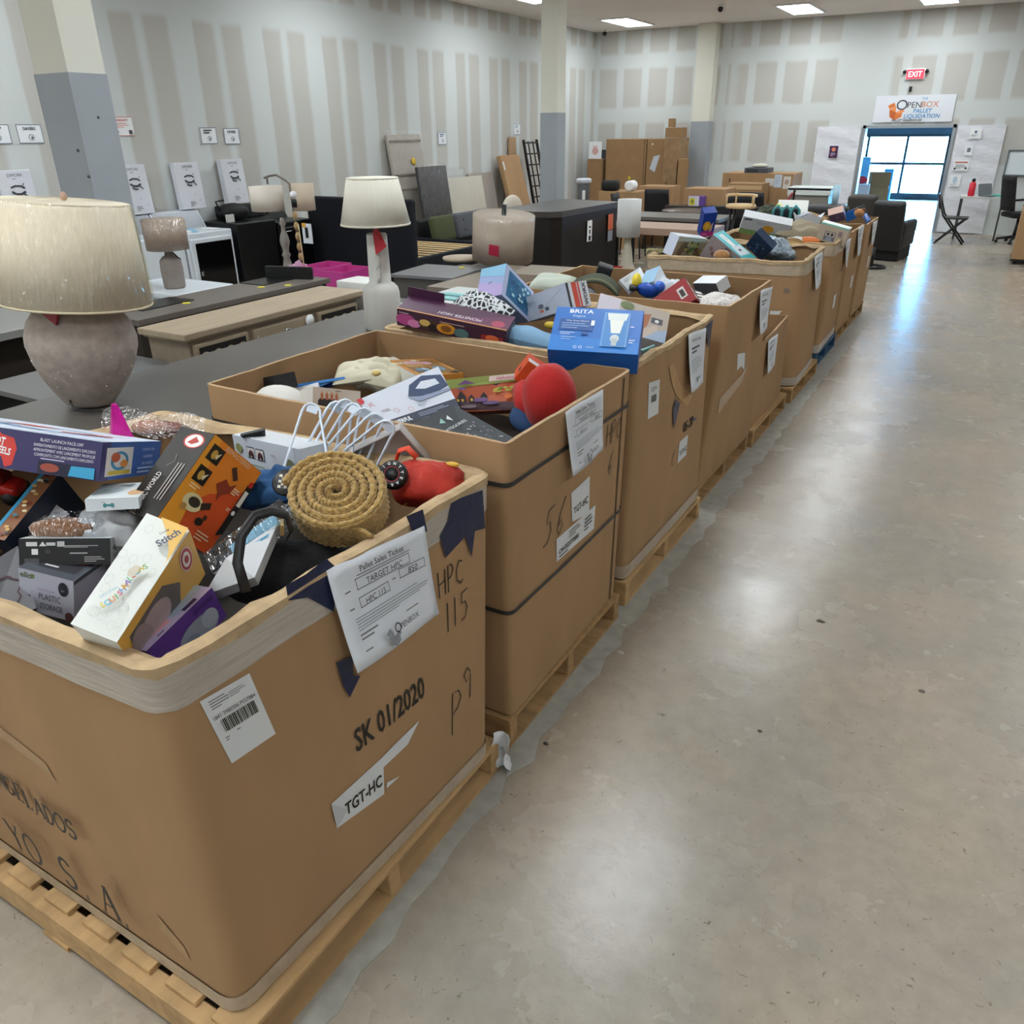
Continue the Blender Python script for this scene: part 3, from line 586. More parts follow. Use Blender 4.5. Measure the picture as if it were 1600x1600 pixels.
b8 = PBox('brown pallet box at the far end of the row, beside the dark recliners', [(-2.25, 9.52), (-1.22, 9.52), (-1.225, 10.45), (-2.25, 10.45)], [(-2.25, 9.55), (-1.205, 9.55), (-1.21, 10.4), (-2.25, 10.4)], .135, 1.07, bulge=.008, r=.025, wob=.006, pad=.9)
b8.ticket(9.85, 10.2, .83, 1.06, curl=.02, small=True, label='white sales ticket')
for b, (y, z) in ((b6, (8.1, .52)), (b7, (9.1, .55)), (b8, (10.1, .62))):
    A, done = b.part('printed_label', base=.003, label='small white label'); A.r(y-.06, z-.06, y+.06, z+.06, M_LBL); done()
# ---- pallets
M_WOOD, M_WOOD2, M_BLUE = mat('#bd9a6c', .8, var=.18, scale=7, stretch=(3, .6, 3)), mat('#a58257', .85, var=.22, scale=8, stretch=(.6, 3, 3), bump=.3), mat('#2c5273', .7, var=.2, scale=8)
def pallet(label, x0, x1, y0, y1, m1, m2, yaw=0., boards=7, short=None):
    cx, cy = (x0+x1)/2, (y0+y1)/2; t = thing('wooden_pallet', label, 'pallet', (cx, cy, 0), yaw, 'pallets under the boxes')
    w, l = x1-x0, y1-y0; q = random.Random(int(y0*100))
    for k in range(boards):
        bw = .11; x = -w/2+bw/2+(w-bw)*k/(boards-1)
        MB().box((x, q.uniform(-.004, .004)+(short or 0)/2, .118), (bw, l-(short or 0), .018), m1, bev=.002, seg=1).build('deck_board', t)
        if k in (0, boards//2, boards-1): MB().box((x, 0, .008), (bw, l, .016), m2).build('bottom_board', t)
    for y in (-l/2+.03, 0, l/2-.03): MB().box((0, y, .0625), (w, .05, .093), m2, bev=.003, seg=1).build('stringer', t)
    return t
pallet('pale wooden pallet under the nearest box', -2.55, -1.112, .628, 1.80, M_WOOD, M_WOOD, 0., 9, .03)
pallet('weathered pallet under the strapped box', -2.45, -1.13, 1.90, 2.88, M_WOOD2, M_WOOD2)
pallet('pale pallet under the box marked 05-20', -2.45, -1.14, 2.975, 4.06, M_WOOD, M_WOOD)
pallet('dark worn pallet under the box with the torn label', -2.45, -1.19, 4.15, 5.25, M_WOOD2, M_WOOD2)
pallet('pale pallet under the low cut-down box', -2.35, -1.17, 5.29, 6.28, M_WOOD, M_WOOD2)
pallet('wooden pallet under the film-wrapped box', -2.35, -1.16, 6.42, 7.44, M_WOOD, M_WOOD2)
pallet('blue painted pallet under the far boxes', -2.3, -1.2, 7.56, 8.56, M_BLUE, M_BLUE)
pallet('brown pallet second from the far end of the row', -2.25, -1.22, 8.64, 9.46, M_WOOD2, M_WOOD2)
pallet('brown pallet at the far end of the row', -2.25, -1.22, 9.53, 10.45, M_WOOD2, M_WOOD2)
# torn silver and white wrap by the nearest pallet, bits on the floor
q = MB(); fm = mat('#dfe2e4', .25, bump=.5, scale=40)
q.grid(lambda u, v: (.055*u+.012*math.sin(v*9), .05*math.sin(u*3)+.01*math.sin(v*14+u*6), .17*v-.02*u*v), 6, 10, fm)
tag(q.build('torn_wrap', loc=(-1.125, 1.765, .002), solid=.0008), 'crumpled scrap of white wrap at the far corner of the nearest pallet', 'wrap')
def scrap(label, x, y, r, col, seed, name='floor_debris', h=.006):
    q = MB(); k = random.Random(seed); n = 7
    pts = [(r*k.uniform(.5, 1.1)*math.cos(2*PI*i/n), r*.8*k.uniform(.5, 1.1)*math.sin(2*PI*i/n)) for i in range(n)]
    q.add([(a, b, 0) for a, b in pts]+[(a*.6, b*.6, h) for a, b in pts], [list(range(n))[::-1], [n+i for i in range(n)]]+[(i, (i+1) % n, n+(i+1) % n, n+i) for i in range(n)], mat(col, .8))
    tag(q.build(name, loc=(x, y, 0)), label, 'scrap')
for k, (pt, r, col, lab) in enumerate((((-1.031, 1.986), .013, '#3a3630', 'dark crumb on the floor beside the strapped box corner'), ((-0.377, 2.428), .012, '#57534b', 'small grey leaf-like scrap alone mid-aisle'), ((-0.327, 3.288), .022, '#5d574e', 'dark curved scuffed scrap further up the aisle'), ((0.114, 2.971), .02, '#6b655b', 'thin grey sliver toward the right of the aisle'), ((-1.013, 2.632), .022, '#b8b1a3', 'pale chip of concrete near the strapped box'), ((-1.083, 2.826), .02, '#c6c0b4', 'pale paper scrap close to the pallet of the strapped box'))):
    scrap(lab, pt[0], pt[1], r, col, k)

# worn pale strip of old adhesive along the foot of the pallets
q = MB(); k = random.Random(21); n = 90; pts = []
for i in range(n+1):
    y = .3+10.2*i/n; xr = -1.05+.022*noise1(i*.37, 1)+k.uniform(-.012, .012)
    pts += [(-1.35, y, .0015), (xr, y, .0015)]
q.add(pts, [(2*i, 2*i+1, 2*i+3, 2*i+2) for i in range(n)], mat('#a6a49b', .6, var=.16, scale=14, bump=.4)); tag(q.build('floor_strip', solid=.002), kind='structure')
# ================================================================ goods in the boxes
def carton(name, label, cat, loc, rot, dims, col, faces=None, art=None, s=1., group=None, rough=.42, bev=.0015):
    """printed box; s moves it along the line of sight from the camera with its size kept in proportion to the rest of the heap"""
    loc = Vector((0, 0, 2))+(Vector(loc)-Vector((0, 0, 2)))*s; dims = tuple(d*s for d in dims)
    t = thing(name, label, cat, loc, rot, group); w, d, h = (k/2 for k in dims)
    mb = MB(); V = [(-w, -d, -h), (w, -d, -h), (w, d, -h), (-w, d, -h), (-w, -d, h), (w, -d, h), (w, d, h), (-w, d, h)]
    F = {'F': (0, 1, 5, 4), 'R': (1, 2, 6, 5), 'K': (2, 3, 7, 6), 'L': (3, 0, 4, 7), 'T': (4, 5, 6, 7), 'B': (3, 2, 1, 0)}
    mb.v = list(V)
    for k, f in F.items():
        m = (faces or {}).get(k, col); m = mat(m, rough) if isinstance(m, str) else m
        if m not in mb.mats: mb.mats.append(m)
        mb.f.append(list(f)); mb.m.append(mb.mats.index(m)); mb.s.append(False)
    mb.build('carton', t, bevel=bev)
    if art:
        q = MB(); cache = {}
        def A(f):
            if f not in cache: cache[f] = face_art(q, dims, f); cache[f].k = 2
            return cache[f]
        art(A)
        if q.v: q.build('printed_artwork', t)
    return t
def slab(name, label, cat, pts, th, col, art=None, back=None, group=None, rough=.42, part='panel', step=.0006):
    """flat piece whose front corners are top-left, top-right, bottom-right, bottom-left; th = thickness behind"""
    tl, tr, br, bl = [Vector(p) for p in pts]; c = (tl+tr+br+bl)/4; n = ((tr-tl)+(br-bl)).cross((tl-bl)+(tr-br)).normalized()
    t = thing(name, label, cat, c, 0, group); tl, tr, br, bl = tl-c, tr-c, br-c, bl-c
    mb = MB(); mb.hexa([bl-n*th, br-n*th, tr-n*th, tl-n*th], [bl, br, tr, tl], mat(col, rough) if isinstance(col, str) else col); mb.build(part, t, bevel=min(.0015, th*.3))
    if art:
        q = MB(); A = Art(q, lambda u, v, d: bl.lerp(br, u).lerp(tl.lerp(tr, u), v)+n*d, (tr-tl).length, (tl-bl).length, step); A.k = 2; art(A)
        if q.v: q.build('printed_artwork', t)
    return t
def cushion(mb, w, d, h, m, p=2.6, n=22, wr=.0, seed=1, M=None):
    q = random.Random(seed); k = [q.uniform(0, 6) for _ in range(4)]
    def f(s):
        def g(u, v):
            x, y = 2*u-1, 2*v-1; e = max(0, (1-abs(x)**p)*(1-abs(y)**p))**.5
            r = 1+wr*(math.sin(7*x+k[0]+3*y)+math.sin(9*y+k[1]-4*x)+.6*math.sin(16*x*y+k[2]))
            px = 1-.06*(1-y*y); return (x*w/2*(1-.05*(1-abs(y))*0), y*d/2, s*(h/2*e*r))
        return g
    mb.grid(f(1), n, n, m, M); mb.grid(f(-1), n, n, m, M); return mb
def soft(name, label, cat, loc, rot, dims, m, wr=.12, seed=1, p=2.6, group=None):
    mb = cushion(MB(), *dims, m, p, 22, wr, seed); o = mb.build(name, loc=loc, rot=rot); return tag(o, label, cat, group)
R = math.radians
# ---------------- nearest box
def a_track(A):
    T, F, Rr = A('T'), A('F'), A('R')
    F.r(0, 0, 1, 1, '#3a3563'); F.p([(.50, .62), (.55, .98), (.58, .86), (.63, .80), (.645, .55), (.63, .12), (.60, .05), (.585, .3), (.50, .38)], '#d8413a')
    F.t('HOT', .565, .70, .2, '#f4f2f2', maxw=.06, rot=-8, bold=.03); F.t('WHEELS', .572, .48, .17, '#f4f2f2', maxw=.10, rot=-8, bold=.03)
    F.t('BLAST LAUNCH FACE-OFF', .83, .86, .08, '#e8e6f0', maxw=.18); F.t('ENFRENTAMIENTO DE LANZAMIENTO EXPLOSIVO', .845, .72, .075, '#e8e6f0', maxw=.26); F.t('AFFRONTEMENT AVEC LANCEMENT PROPULSE', .845, .60, .075, '#e8e6f0', maxw=.26); F.t('CONFRONTO COM LANCAMENTO EXPLOSIVO', .845, .48, .075, '#e8e6f0', maxw=.25)
    F.r(.74, .03, .98, .33, '#20203a'); F.e(.79, .18, .04, .11, '#a04a3a'); F.p([(.87, .04), (.98, .03), (.98, .32), (.88, .3)], '#3ea4d0'); F.lines(.75, .36, .95, .42, 1, '#c9c5dd')
    Rr.r(0, 0, 1, 1, '#2f62ae'); Rr.r(0, 0, .12, 1, '#3a3870'); Rr.r(.06, .1, .48, .86, '#e7e1dd'); Rr.ring(.27, .5, .14, .26, .3, '#4a9ac8'); Rr.e(.2, .6, .07, .13, '#c9603c'); Rr.e(.34, .42, .06, .1, '#d98a3c'); Rr.r(.1, .14, .44, .24, '#d9c04a')
    for k in range(3): Rr.t(('CONFRONTO COM', 'LANZAMIENTO', 'AVEC LANCEMENT')[k], .74, .78-.2*k, .08, '#b8cdec', maxw=.42)
    Rr.lines(.56, .08, .94, .3, 2, '#a9c3e8')
    T.r(0, 0, 1, 1, '#cdd6e6'); T.r(0, 0, 1, .12, '#b9c3d6'); T.ring(.6, .5, .22, .2, .16, '#4a86b8'); T.p([(.3, .62), (.45, .7), (.62, .64), (.5, .56)], '#c4453c'); T.p([(.7, .35), (.9, .5), (.86, .58), (.68, .44)], '#c4574c'); T.stroke([[(.2, .3), (.4, .45), (.7, .25), (.9, .4)]], .012, '#5b7fb0')
    for k in range(4): T.stroke([[(.1+.2*k, .08), (.3+.2*k, .9)]], .003, '#eef3f8')
carton('track_toy_box', 'long purple and blue toy track box with white top, lying at the left edge', 'toy box', (-2.261, 1.143, 1.211), (-.354, .189, .576), (.581, .461, .102), '#3a3563', art=a_track, rough=.3)
def a_dino(A):
    F, L, T = A('F'), A('L'), A('T')
    F.r(0, 0, 1, 1, '#e8862a'); F.p([(0, 0), (1, 0), (1, .75), (.45, .5)], '#d9562a'); F.p([(0, 0), (.35, 0), (.14, 1), (0, 1)], '#eda030')
    for x, y in ((.17, .84), (.17, .60)): F.r(x-.1, y-.08, x+.13, y+.09, '#201a15'); F.e(x, y, .05, .05, '#c9a04a'); F.p([(x+.02, y), (x+.1, y+.05), (x+.06, y-.04)], '#e4d6b4')
    F.p([(.45, .62), (.55, .72), (.66, .68), (.75, .74), (.72, .62), (.62, .56), (.6, .48), (.54, .56)], '#8e3a24'); F.p([(.52, .84), (.58, .88), (.72, .78), (.66, .74)], '#4a2f22')
    F.e(.30, .34, .17, .09, '#e2d3a0'); F.e(.32, .35, .10, .05, '#3a3026'); F.p([(.42, .38), (.56, .44), (.6, .38), (.46, .32)], '#3b2a20'); F.e(.55, .22, .07, .04, '#2c231c'); F.e(.2, .26, .05, .035, '#b88a4a'); F.e(.6, .28, .035, .03, '#4a2a20')
    F.p([(.9, .2), (1, .25), (1, .88), (.9, .8)], '#23201f'); F.e(.945, .82, .04, .035, '#c8352c'); F.r(.915, .56, .985, .74, '#e5dfd4'); F.e(.945, .48, .03, .025, '#eee')
    F.lines(.08, .44, .3, .5, 2, '#f5d9a0'); F.lines(.6, .06, .86, .16, 3, '#f2c8a4'); F.lines(.72, .62, .86, .7, 3, '#f6e0c4'); F.lines(.8, .46, .88, .5, 2, '#f6e0c4')
    L.r(0, 0, 1, 1, '#26221f'); L.e(.6, .88, .28, .085, '#e9e4df'); L.ring(.6, .88, .28, .085, .14, '#c23a30'); L.p([(.45, .85), (.6, .93), (.75, .88), (.6, .84)], '#b5392f')
    L.t('JURASSIC WORLD', .3, .23, .085, '#e9e4df', rot=90, sx=.62, maxw=.8); [L.r(.60+.09*k, .2, .63+.09*k, .62, '#a9a29c') for k in range(3)]; L.stroke([[(.35, .55), (.5, .62), (.42, .7)]], .003, '#6d655f')
    F.t('REMASTERED', .5, .955, .05, '#d9c9a8', maxw=.5); T.r(0, 0, 1, 1, '#2d2925'); T.p([(.5, .2), (1, .2), (1, .9), (.7, .9)], '#7c2b23')
carton('dinosaur_toy_box', 'orange toy box with a black spine, leaning in the middle of the nearest heap', 'toy box', (-1.772, 1.295, 1.114), (-.127, .906, 1.334), (.185, .165, .274), '#26221f', art=a_dino)
def a_stitch(A):
    F, Rr, T = A('F'), A('R'), A('T')
    F.r(0, 0, 1, 1, '#e4e6e0'); q = random.Random(4)
    for k in range(26):
        u, v = q.uniform(.08, .92), q.uniform(.05, .95); F.ring(u, v, .09, .04, .12, '#d3d5cf', n=12)
    pts = [(1, 1)]+[(1-.62*math.cos(PI/2*k/8) if k else .38, 1) for k in ()]+[(.36+.0*k, 1) for k in (0,)]+[(.36+.64*math.sin(PI/2*k/8)**1.6, 1-.36*(1-math.cos(PI/2*k/8))**.8) for k in range(1, 9)]
    F.p(pts, '#ecbb58'); F.t('Stitch', .74, .865, .055, '#4d5566', rot=62, bold=.03, sx=1.1); F.t('Disney', .60, .90, .02, '#4d5566', rot=62)
    for k, (ch, c) in enumerate(zip('SQUISHMALLOWS', ('#d2c24c', '#6cb4c9', '#d8884e', '#7fae72', '#c96a7e', '#6c9ac9', '#d2a24c', '#8a74b8', '#6cb48c', '#d8744e', '#6cb4c9', '#c9b24c', '#7fae72'))):
        u = k/12; F.t(ch, .38+.34*u+.06*math.sin(u*6), .20+.38*u, .042, c, rot=64, bold=.03)
    F.t('ORIGINAL', .36, .30, .022, '#8ab4c6', rot=62)
    F.p([(.44, .50), (.5, .56), (.6, .57), (.64, .52), (.6, .47), (.5, .46)], '#cfc4b0')
    Rr.r(0, 0, 1, 1, '#e3b252'); Rr.p([(.16, .1), (.9, .05), (.9, .62), (.5, .72), (.16, .55)], '#6b6462'); Rr.e(.52, .36, .28, .2, '#b5a3a4', rough=.8); Rr.e(.5, .18, .3, .12, '#a79496', rough=.8)
    Rr.e(.3, .86, .22, .075, '#efeae6'); Rr.ring(.3, .86, .2, .068, .3, '#b12a35'); Rr.e(.3, .86, .07, .026, '#b12a35')
    T.r(0, 0, 1, 1, '#e8b957')
carton('plush_gift_box', 'white and yellow plush gift box lettered Stitch, standing at the front corner', 'toy box', (-1.429, .871, 1.103), (-1.006, .355, .353), (.097, .230, .268), '#e4e6e0', art=a_stitch)
def a_purple(A):
    F, T, Rr = A('F'), A('T'), A('R')
    F.r(0, 0, 1, 1, '#5b3a86'); F.e(.62, .3, .3, .35, '#8d93a0'); F.e(.48, .2, .12, .2, '#7a808e'); F.e(.8, .38, .12, .25, '#a3a8b2'); F.t('ART+SOUND', .8, .82, .11, '#2a1d40', maxw=.3); F.t('ART+SOUND', .2, .13, .11, '#2a1d40', maxw=.3)
    T.r(0, 0, 1, 1, '#c3b7d6'); T.p([(0, .3), (.45, .2), (.4, .75), (.05, .8)], '#e8a6ae'); T.p([(.5, .2), (1, .3), (1, .8), (.45, .8)], '#a9b7c6'); T.r(.6, .06, .8, .2, '#3a2c58'); T.lines(.2, .05, .4, .14, 1, '#4a3a66'); T.r(.18, .84, .42, .93, '#2d2540')
carton('art_toy_box', 'purple toy box with a pale pink top, front corner of the nearest heap', 'toy box', (-1.413, .913, .996), (-.132, -.2, 1.692), (.208, .086, .087), '#5b3a86', art=a_purple)
slab('hang_tag', 'small pale card tag on the purple toy box', 'tag', [(-1.433, 0.873, 1.075), (-1.436, 0.913, 1.075), (-1.432, 0.912, 1.050), (-1.414, 0.858, 1.050)], .002, '#d3d3c0', lambda A: (A.e(.5, .5, .3, .3, '#6f7a5a'), A.e(.5, .5, .2, .2, '#d3d3c0')))
def a_black(A):
    F, T, Rr = A('F'), A('T'), A('R')
    F.r(0, 0, 1, 1, '#1d1d20'); F.r(.08, .72, .2, .88, '#cfcfcf'); F.p([(.22, .72), (.26, .9), (.3, .72)], '#d8d8d8'); F.r(.3, .74, .4, .86, '#c2c2c2'); F.r(.42, .7, .5, .9, '#bdbdbd'); F.r(.14, .4, .21, .62, '#e6e6e6'); F.r(.06, .08, .22, .26, '#4a4a4e'); F.e(.32, .52, .03, .09, '#3a3a3d')
    F.lines(.5, .66, .95, .76, 2, '#bcbcbc'); F.lines(.56, .4, .95, .5, 1, '#b0b0b0'); F.lines(.72, .1, .95, .34, 3, '#a2a2a2')
    Rr.r(0, 0, 1, 1, '#cfd2d2'); Rr.e(.5, .6, .3, .12, '#777a7c'); Rr.lines(.2, .15, .8, .4, 3, '#8f9294'); T.r(0, 0, 1, 1, '#d6d9da'); T.r(.12, .2, .9, .95, '#9fa3a6')
bt = carton('plush_display_box', 'black and white display box with a brown soft toy under a clear lid', 'toy box', (-1.918, 1.006, 1.027), (-.369, .09, .692), (.213, .099, .067), '#1d1d20', art=a_black)
MB().ball((-.02, .02, .05), .075, mat('#8a5526', .9, sheen=.5, bump=.6, scale=60), 18, sc=(1.15, .55, .45), noise=.07).build('soft_toy', bt)
MB().ball((0, .01, .035), .11, clear('#f4f6f8', .05, .12), 20, sc=(1., .5, .62)).build('clear_lid', bt)
def a_ello(A):
    F, T, Rr = A('F'), A('T'), A('R')
    F.r(0, 0, 1, 1, '#c9c8d6'); F.t('ello', .14, .88, .13, '#6c7a5c', bold=.03); F.p([(.22, .93), (.29, .93), (.29, .83), (.25, .83), (.25, .89), (.22, .89)], '#7a9a4c'); F.t('PLASTIC', .56, .45, .15, '#4a4c58', maxw=.4); F.t('STORAGE', .58, .22, .15, '#4a4c58', maxw=.42); F.t('Small Sized', .5, .62, .06, '#a987b4', maxw=.3); F.e(.82, .75, .09, .17, '#2f3138'); F.lines(.78, .68, .86, .74, 2, '#9fa2aa'); F.e(.92, .1, .08, .12, '#6d4a48'); F.r(.02, .05, .22, .42, '#4d5560')
    T.r(0, 0, 1, 1, '#4b4d55'); T.p([(.2, .2), (.9, .2), (.9, .5), (.2, .45)], '#2e2f35'); T.e(.4, .75, .2, .1, '#c98a3c'); T.e(.7, .62, .22, .12, '#7a3a38'); T.lines(.3, .24, .8, .34, 1, '#d0d0d0'); Rr.r(0, 0, 1, 1, '#b9b6c6'); Rr.r(0, .9, 1, 1, '#55565f')
carton('storage_box_carton', 'pale lilac carton lettered PLASTIC STORAGE below the black display box', 'carton', (-1.907, .958, .955), (-.052, .202, .375), (.145, .134, .12), '#c9c8d6', art=a_ello)
def a_dog(A):
    F, T = A('F'), A('T'); F.r(0, 0, 1, 1, '#dfe5ea'); F.r(.36, .35, .5, .55, '#4d8c96'); F.e(.36, .45, .035, .2, '#4d8c96'); F.e(.5, .45, .035, .2, '#4d8c96'); F.lines(.3, .7, .45, .8, 1, '#7d9aa0')
    T.r(0, 0, 1, 1, '#dde3e6'); T.e(.86, .35, .16, .2, '#e3b98c'); T.e(.36, .5, .2, .16, '#c3d2d6'); T.p([(.4, .8), (.7, .9), (.66, .7)], '#8a9496'); T.p([(.1, .3), (.3, .5), (.2, .6)], '#9fc4b8')
carton('pet_toy_carton', 'thin white carton with a teal bone mark, behind the black display box', 'carton', (-1.904, 1.164, 1.12), (-.193, .058, .761), (.127, .198, .03), '#dfe5ea', art=a_dog)
soft('stuffed_bag', 'white and grey plush bundle between the thin white carton and the black display box', 'plush', (-1.90, 1.11, 1.045), (.2, .1, .6), (.16, .14, .12), mat('#b9babd', .9, bump=.5, scale=20), .15, 3)
def a_arcade(A):
    F, L, T = A('F'), A('L'), A('T')
    F.r(0, 0, 1, 1, '#1e2634'); L.r(0, 0, 1, 1, '#8a5a3c'); L.r(0, 0, .22, 1, '#3f92b8'); q = random.Random(8)
    for k in range(24): L.e(q.uniform(.3, .9), q.uniform(.03, .97), .14, .02, q.choice(('#c9a05a', '#7c3428', '#4f7c8c', '#d8c9a4', '#3a2a28')), n=9)
carton('game_box', 'dark navy game box with a colourful edge, far left of the nearest heap', 'game box', (-2.095, 1.036, 1.056), (.112, 1.11, 1.894), (.141, .055, .232), '#1e2634', art=a_arcade)
slab('price_card', 'small pale rounded card standing beside the brown soft toy', 'card', [(-2.084, 1.083, 1.090), (-1.989, 1.062, 1.090), (-2.062, 1.005, 1.030), (-2.090, 0.990, 1.030)], .002, '#d3d0d4', lambda A: (A.t('XLT', .55, .82, .1, '#555', rot=20), A.e(.6, .5, .15, .1, '#b2b35a')))
slab('flat_carton', 'dark grey flat carton with a maroon outline drawing, at the left rim', 'carton', [(-2.011, 0.810, 1.030), (-2.017, 0.928, 1.050), (-1.895, 0.871, 0.930), (-1.921, 0.759, 0.920)], .04, '#6c6b6f', lambda A: (A.stroke([[(.5+.3*math.cos(k/3)*(1+.2*math.sin(k*2)), .42+.25*math.sin(k/3)) for k in range(20)]], .004, '#4a2a35'), A.lines(.1, .1, .5, .2, 2, '#9a999c')))
slab('flat_carton', 'pale blue and red printed carton low at the left rim', 'carton', [(-1.959, 0.779, 0.970), (-1.848, 0.818, 0.970), (-1.825, 0.796, 0.930), (-1.917, 0.744, 0.930)], .03, '#c9d4d8', lambda A: (A.e(.45, .6, .2, .3, '#4a9aa8'), A.e(.75, .3, .15, .2, '#c4553c')))
t = thing('toy_car', 'red toy car poking in at the left edge of the nearest heap', 'toy car', (-2.327, 1.079, 1.100), (.2, .3, .5))
MB().box((0, 0, 0), (.12, .07, .04), mat('#c9281f', .25), bev=.018, seg=3).build('body', t); MB().box((-.01, 0, .026), (.06, .055, .025), mat('#7c1d18', .2), bev=.01).build('cabin', t)
for x in (-.035, .04): MB().lathe([(.02, -.04), (.02, .04)], mat('#1b1b1c', .6), 16, Matrix.Translation((x, 0, -.018)) @ Matrix.Rotation(PI/2, 4, 'X')).build('wheel', t)
# pink party cone in a clear bag
t = thing('pink_cone', 'glossy magenta cone standing in a clear bag behind the track box', 'party cone', (-2.265, 1.435, 1.170), (0, 0, .3))
MB().lathe([(.055, -.06), (.05, -.05), (.012, .075), (.0, .08)], mat('#c21888', .25, var=.2, scale=20), 4, smooth=False).build('cone', t)
t = thing('clear_bag', 'crinkled clear plastic bag holding a pale doll, behind the orange toy box', 'bag', (-2.291, 1.581, 1.120), (.25, .1, .75))
MB().grid(lambda u, v: ((u-.5)*.30, (v-.5)*.14, .07*(1-u)**1.2*math.sin(PI*(.15+.7*v))+.012*math.sin(9*u+7*v)), 14, 8, clear('#f6f6f8', .08, .22)).build('film', t)
MB().ball((-.02, 0, .0), .04, mat('#b97f5f', .6), 12, sc=(1.5, .8, .6)).build('doll', t)
MB().ball((.04, .01, -.01), .035, mat('#8e4a36', .6), 12, sc=(1.2, .8, .6)).build('doll_hair', t)
# white truck-toy carton at the back of the nearest box
def a_truck(A):
    F = A('F'); F.r(0, 0, 1, 1, '#c9cfd8'); F.r(0, 0, 1, .14, '#a4b3bd')
    for u in (.27, .42): F.r(u-.06, .42, u+.06, .76, '#39465e'); F.r(u-.055, .45, u+.055, .73, '#d9d3d0'); F.p([(u-.04, .5), (u+.045, .5), (u+.04, .62), (u+.0, .68), (u-.03, .6)], '#5a2f38'); F.e(u-.02, .5, .015, .06, '#222'); F.e(u+.03, .5, .015, .06, '#222')
    F.e(.1, .66, .05, .14, '#8c8f5a'); F.e(.86, .55, .06, .13, '#7a7d5f'); F.lines(.6, .62, .72, .72, 1, '#b9a0a8'); F.lines(.05, .2, .9, .3, 1, '#8fa08c')
    A('T').r(0, 0, 1, 1, '#d2d7de')
carton('truck_toy_carton', 'long white carton with two small truck pictures, at the back of the nearest box', 'toy box', (-1.885, 1.725, 1.045), (-.05, -.14, -.257), (.44, .1, .117), '#c9cfd8', art=a_truck)
slab('black_flap', 'black card flap sticking up behind the white truck carton', 'carton', [(-2.027, 1.694, 1.100), (-1.952, 1.735, 1.120), (-1.976, 1.752, 1.070), (-2.055, 1.739, 1.060)], .01, '#1c1b1d')
# white plastic hangers
M_HANG = mat('#d5dfec', .3)
hang = thing('plastic_hanger', 'white plastic hanger', 'hanger', (0, 0, 0), 0, 'white plastic hangers')
q = MB(); pth = [(-.19, -.024, 0), (.165, -.024, 0), (.187, -.02, 0), (.199, -.009, 0), (.202, .004, 0), (.198, .017, 0), (.186, .028, 0), (.165, .034, 0), (.03, .09, 0), (-.03, .09, 0), (-.165, .034, 0), (-.19, .026, 0), (-.2, 0, 0)]
q.tube(pth, .0042, M_HANG, 8, closed=True, flat=1.3); q.build('body', hang)
q = MB(); q.box((.183, .004, 0), (.026, .034, .003), M_HANG); q.build('shoulder_web', hang)
q = MB(); q.tube([(0, .095, 0), (0, .125, 0)]+[(.022*math.sin(a)+.0, .147-.022*math.cos(a), 0) for a in [k*.35 for k in range(14)]], .003, M_HANG, 6); q.build('hook', hang)
def orient(o, p1, p2, roll=0.):
    a, b = Vector(p1), Vector(p2); X = (b-a).normalized(); Zc = (Vector((0, 0, 2))-b).normalized(); Z = (Zc-X*Zc.dot(X)).normalized(); Y = Z.cross(X)
    Mx = Matrix((X, Y, Z)).transposed() @ Matrix.Rotation(roll*.6+PI, 3, 'X'); o.rotation_mode = 'XYZ'; o.rotation_euler = Mx.to_euler(); o.location = b-X*.2
hs = [((-1.681, 1.573, 1.090), (-1.753, 1.763, 1.230), 0), ((-1.766, 1.690, 1.030), (-1.695, 1.817, 1.230), .9), ((-1.737, 1.688, 1.030), (-1.670, 1.835, 1.235), .5), ((-1.715, 1.700, 1.030), (-1.587, 1.829, 1.220), .6), ((-1.699, 1.668, 1.030), (-1.632, 1.828, 1.230), -.8), ((-1.690, 1.702, 1.030), (-1.540, 1.825, 1.210), .6), ((-1.674, 1.723, 1.030), (-1.480, 1.808, 1.200), .2)]
HL = ['white hanger standing alone at the left of the fan of hangers', 'second white hanger from the left of the fan', 'third white hanger from the left, its rounded end among the highest', 'white hanger in the middle right of the fan', 'white hanger half hidden in the middle of the fan', 'second white hanger from the right of the fan', 'rightmost white hanger of the fan, above the grey tray']
for k, (p2, p1, rl) in enumerate(hs):
    o = hang if k == 0 else copy_tree(hang); orient(o, p2, p1, rl); o['label'] = HL[k]
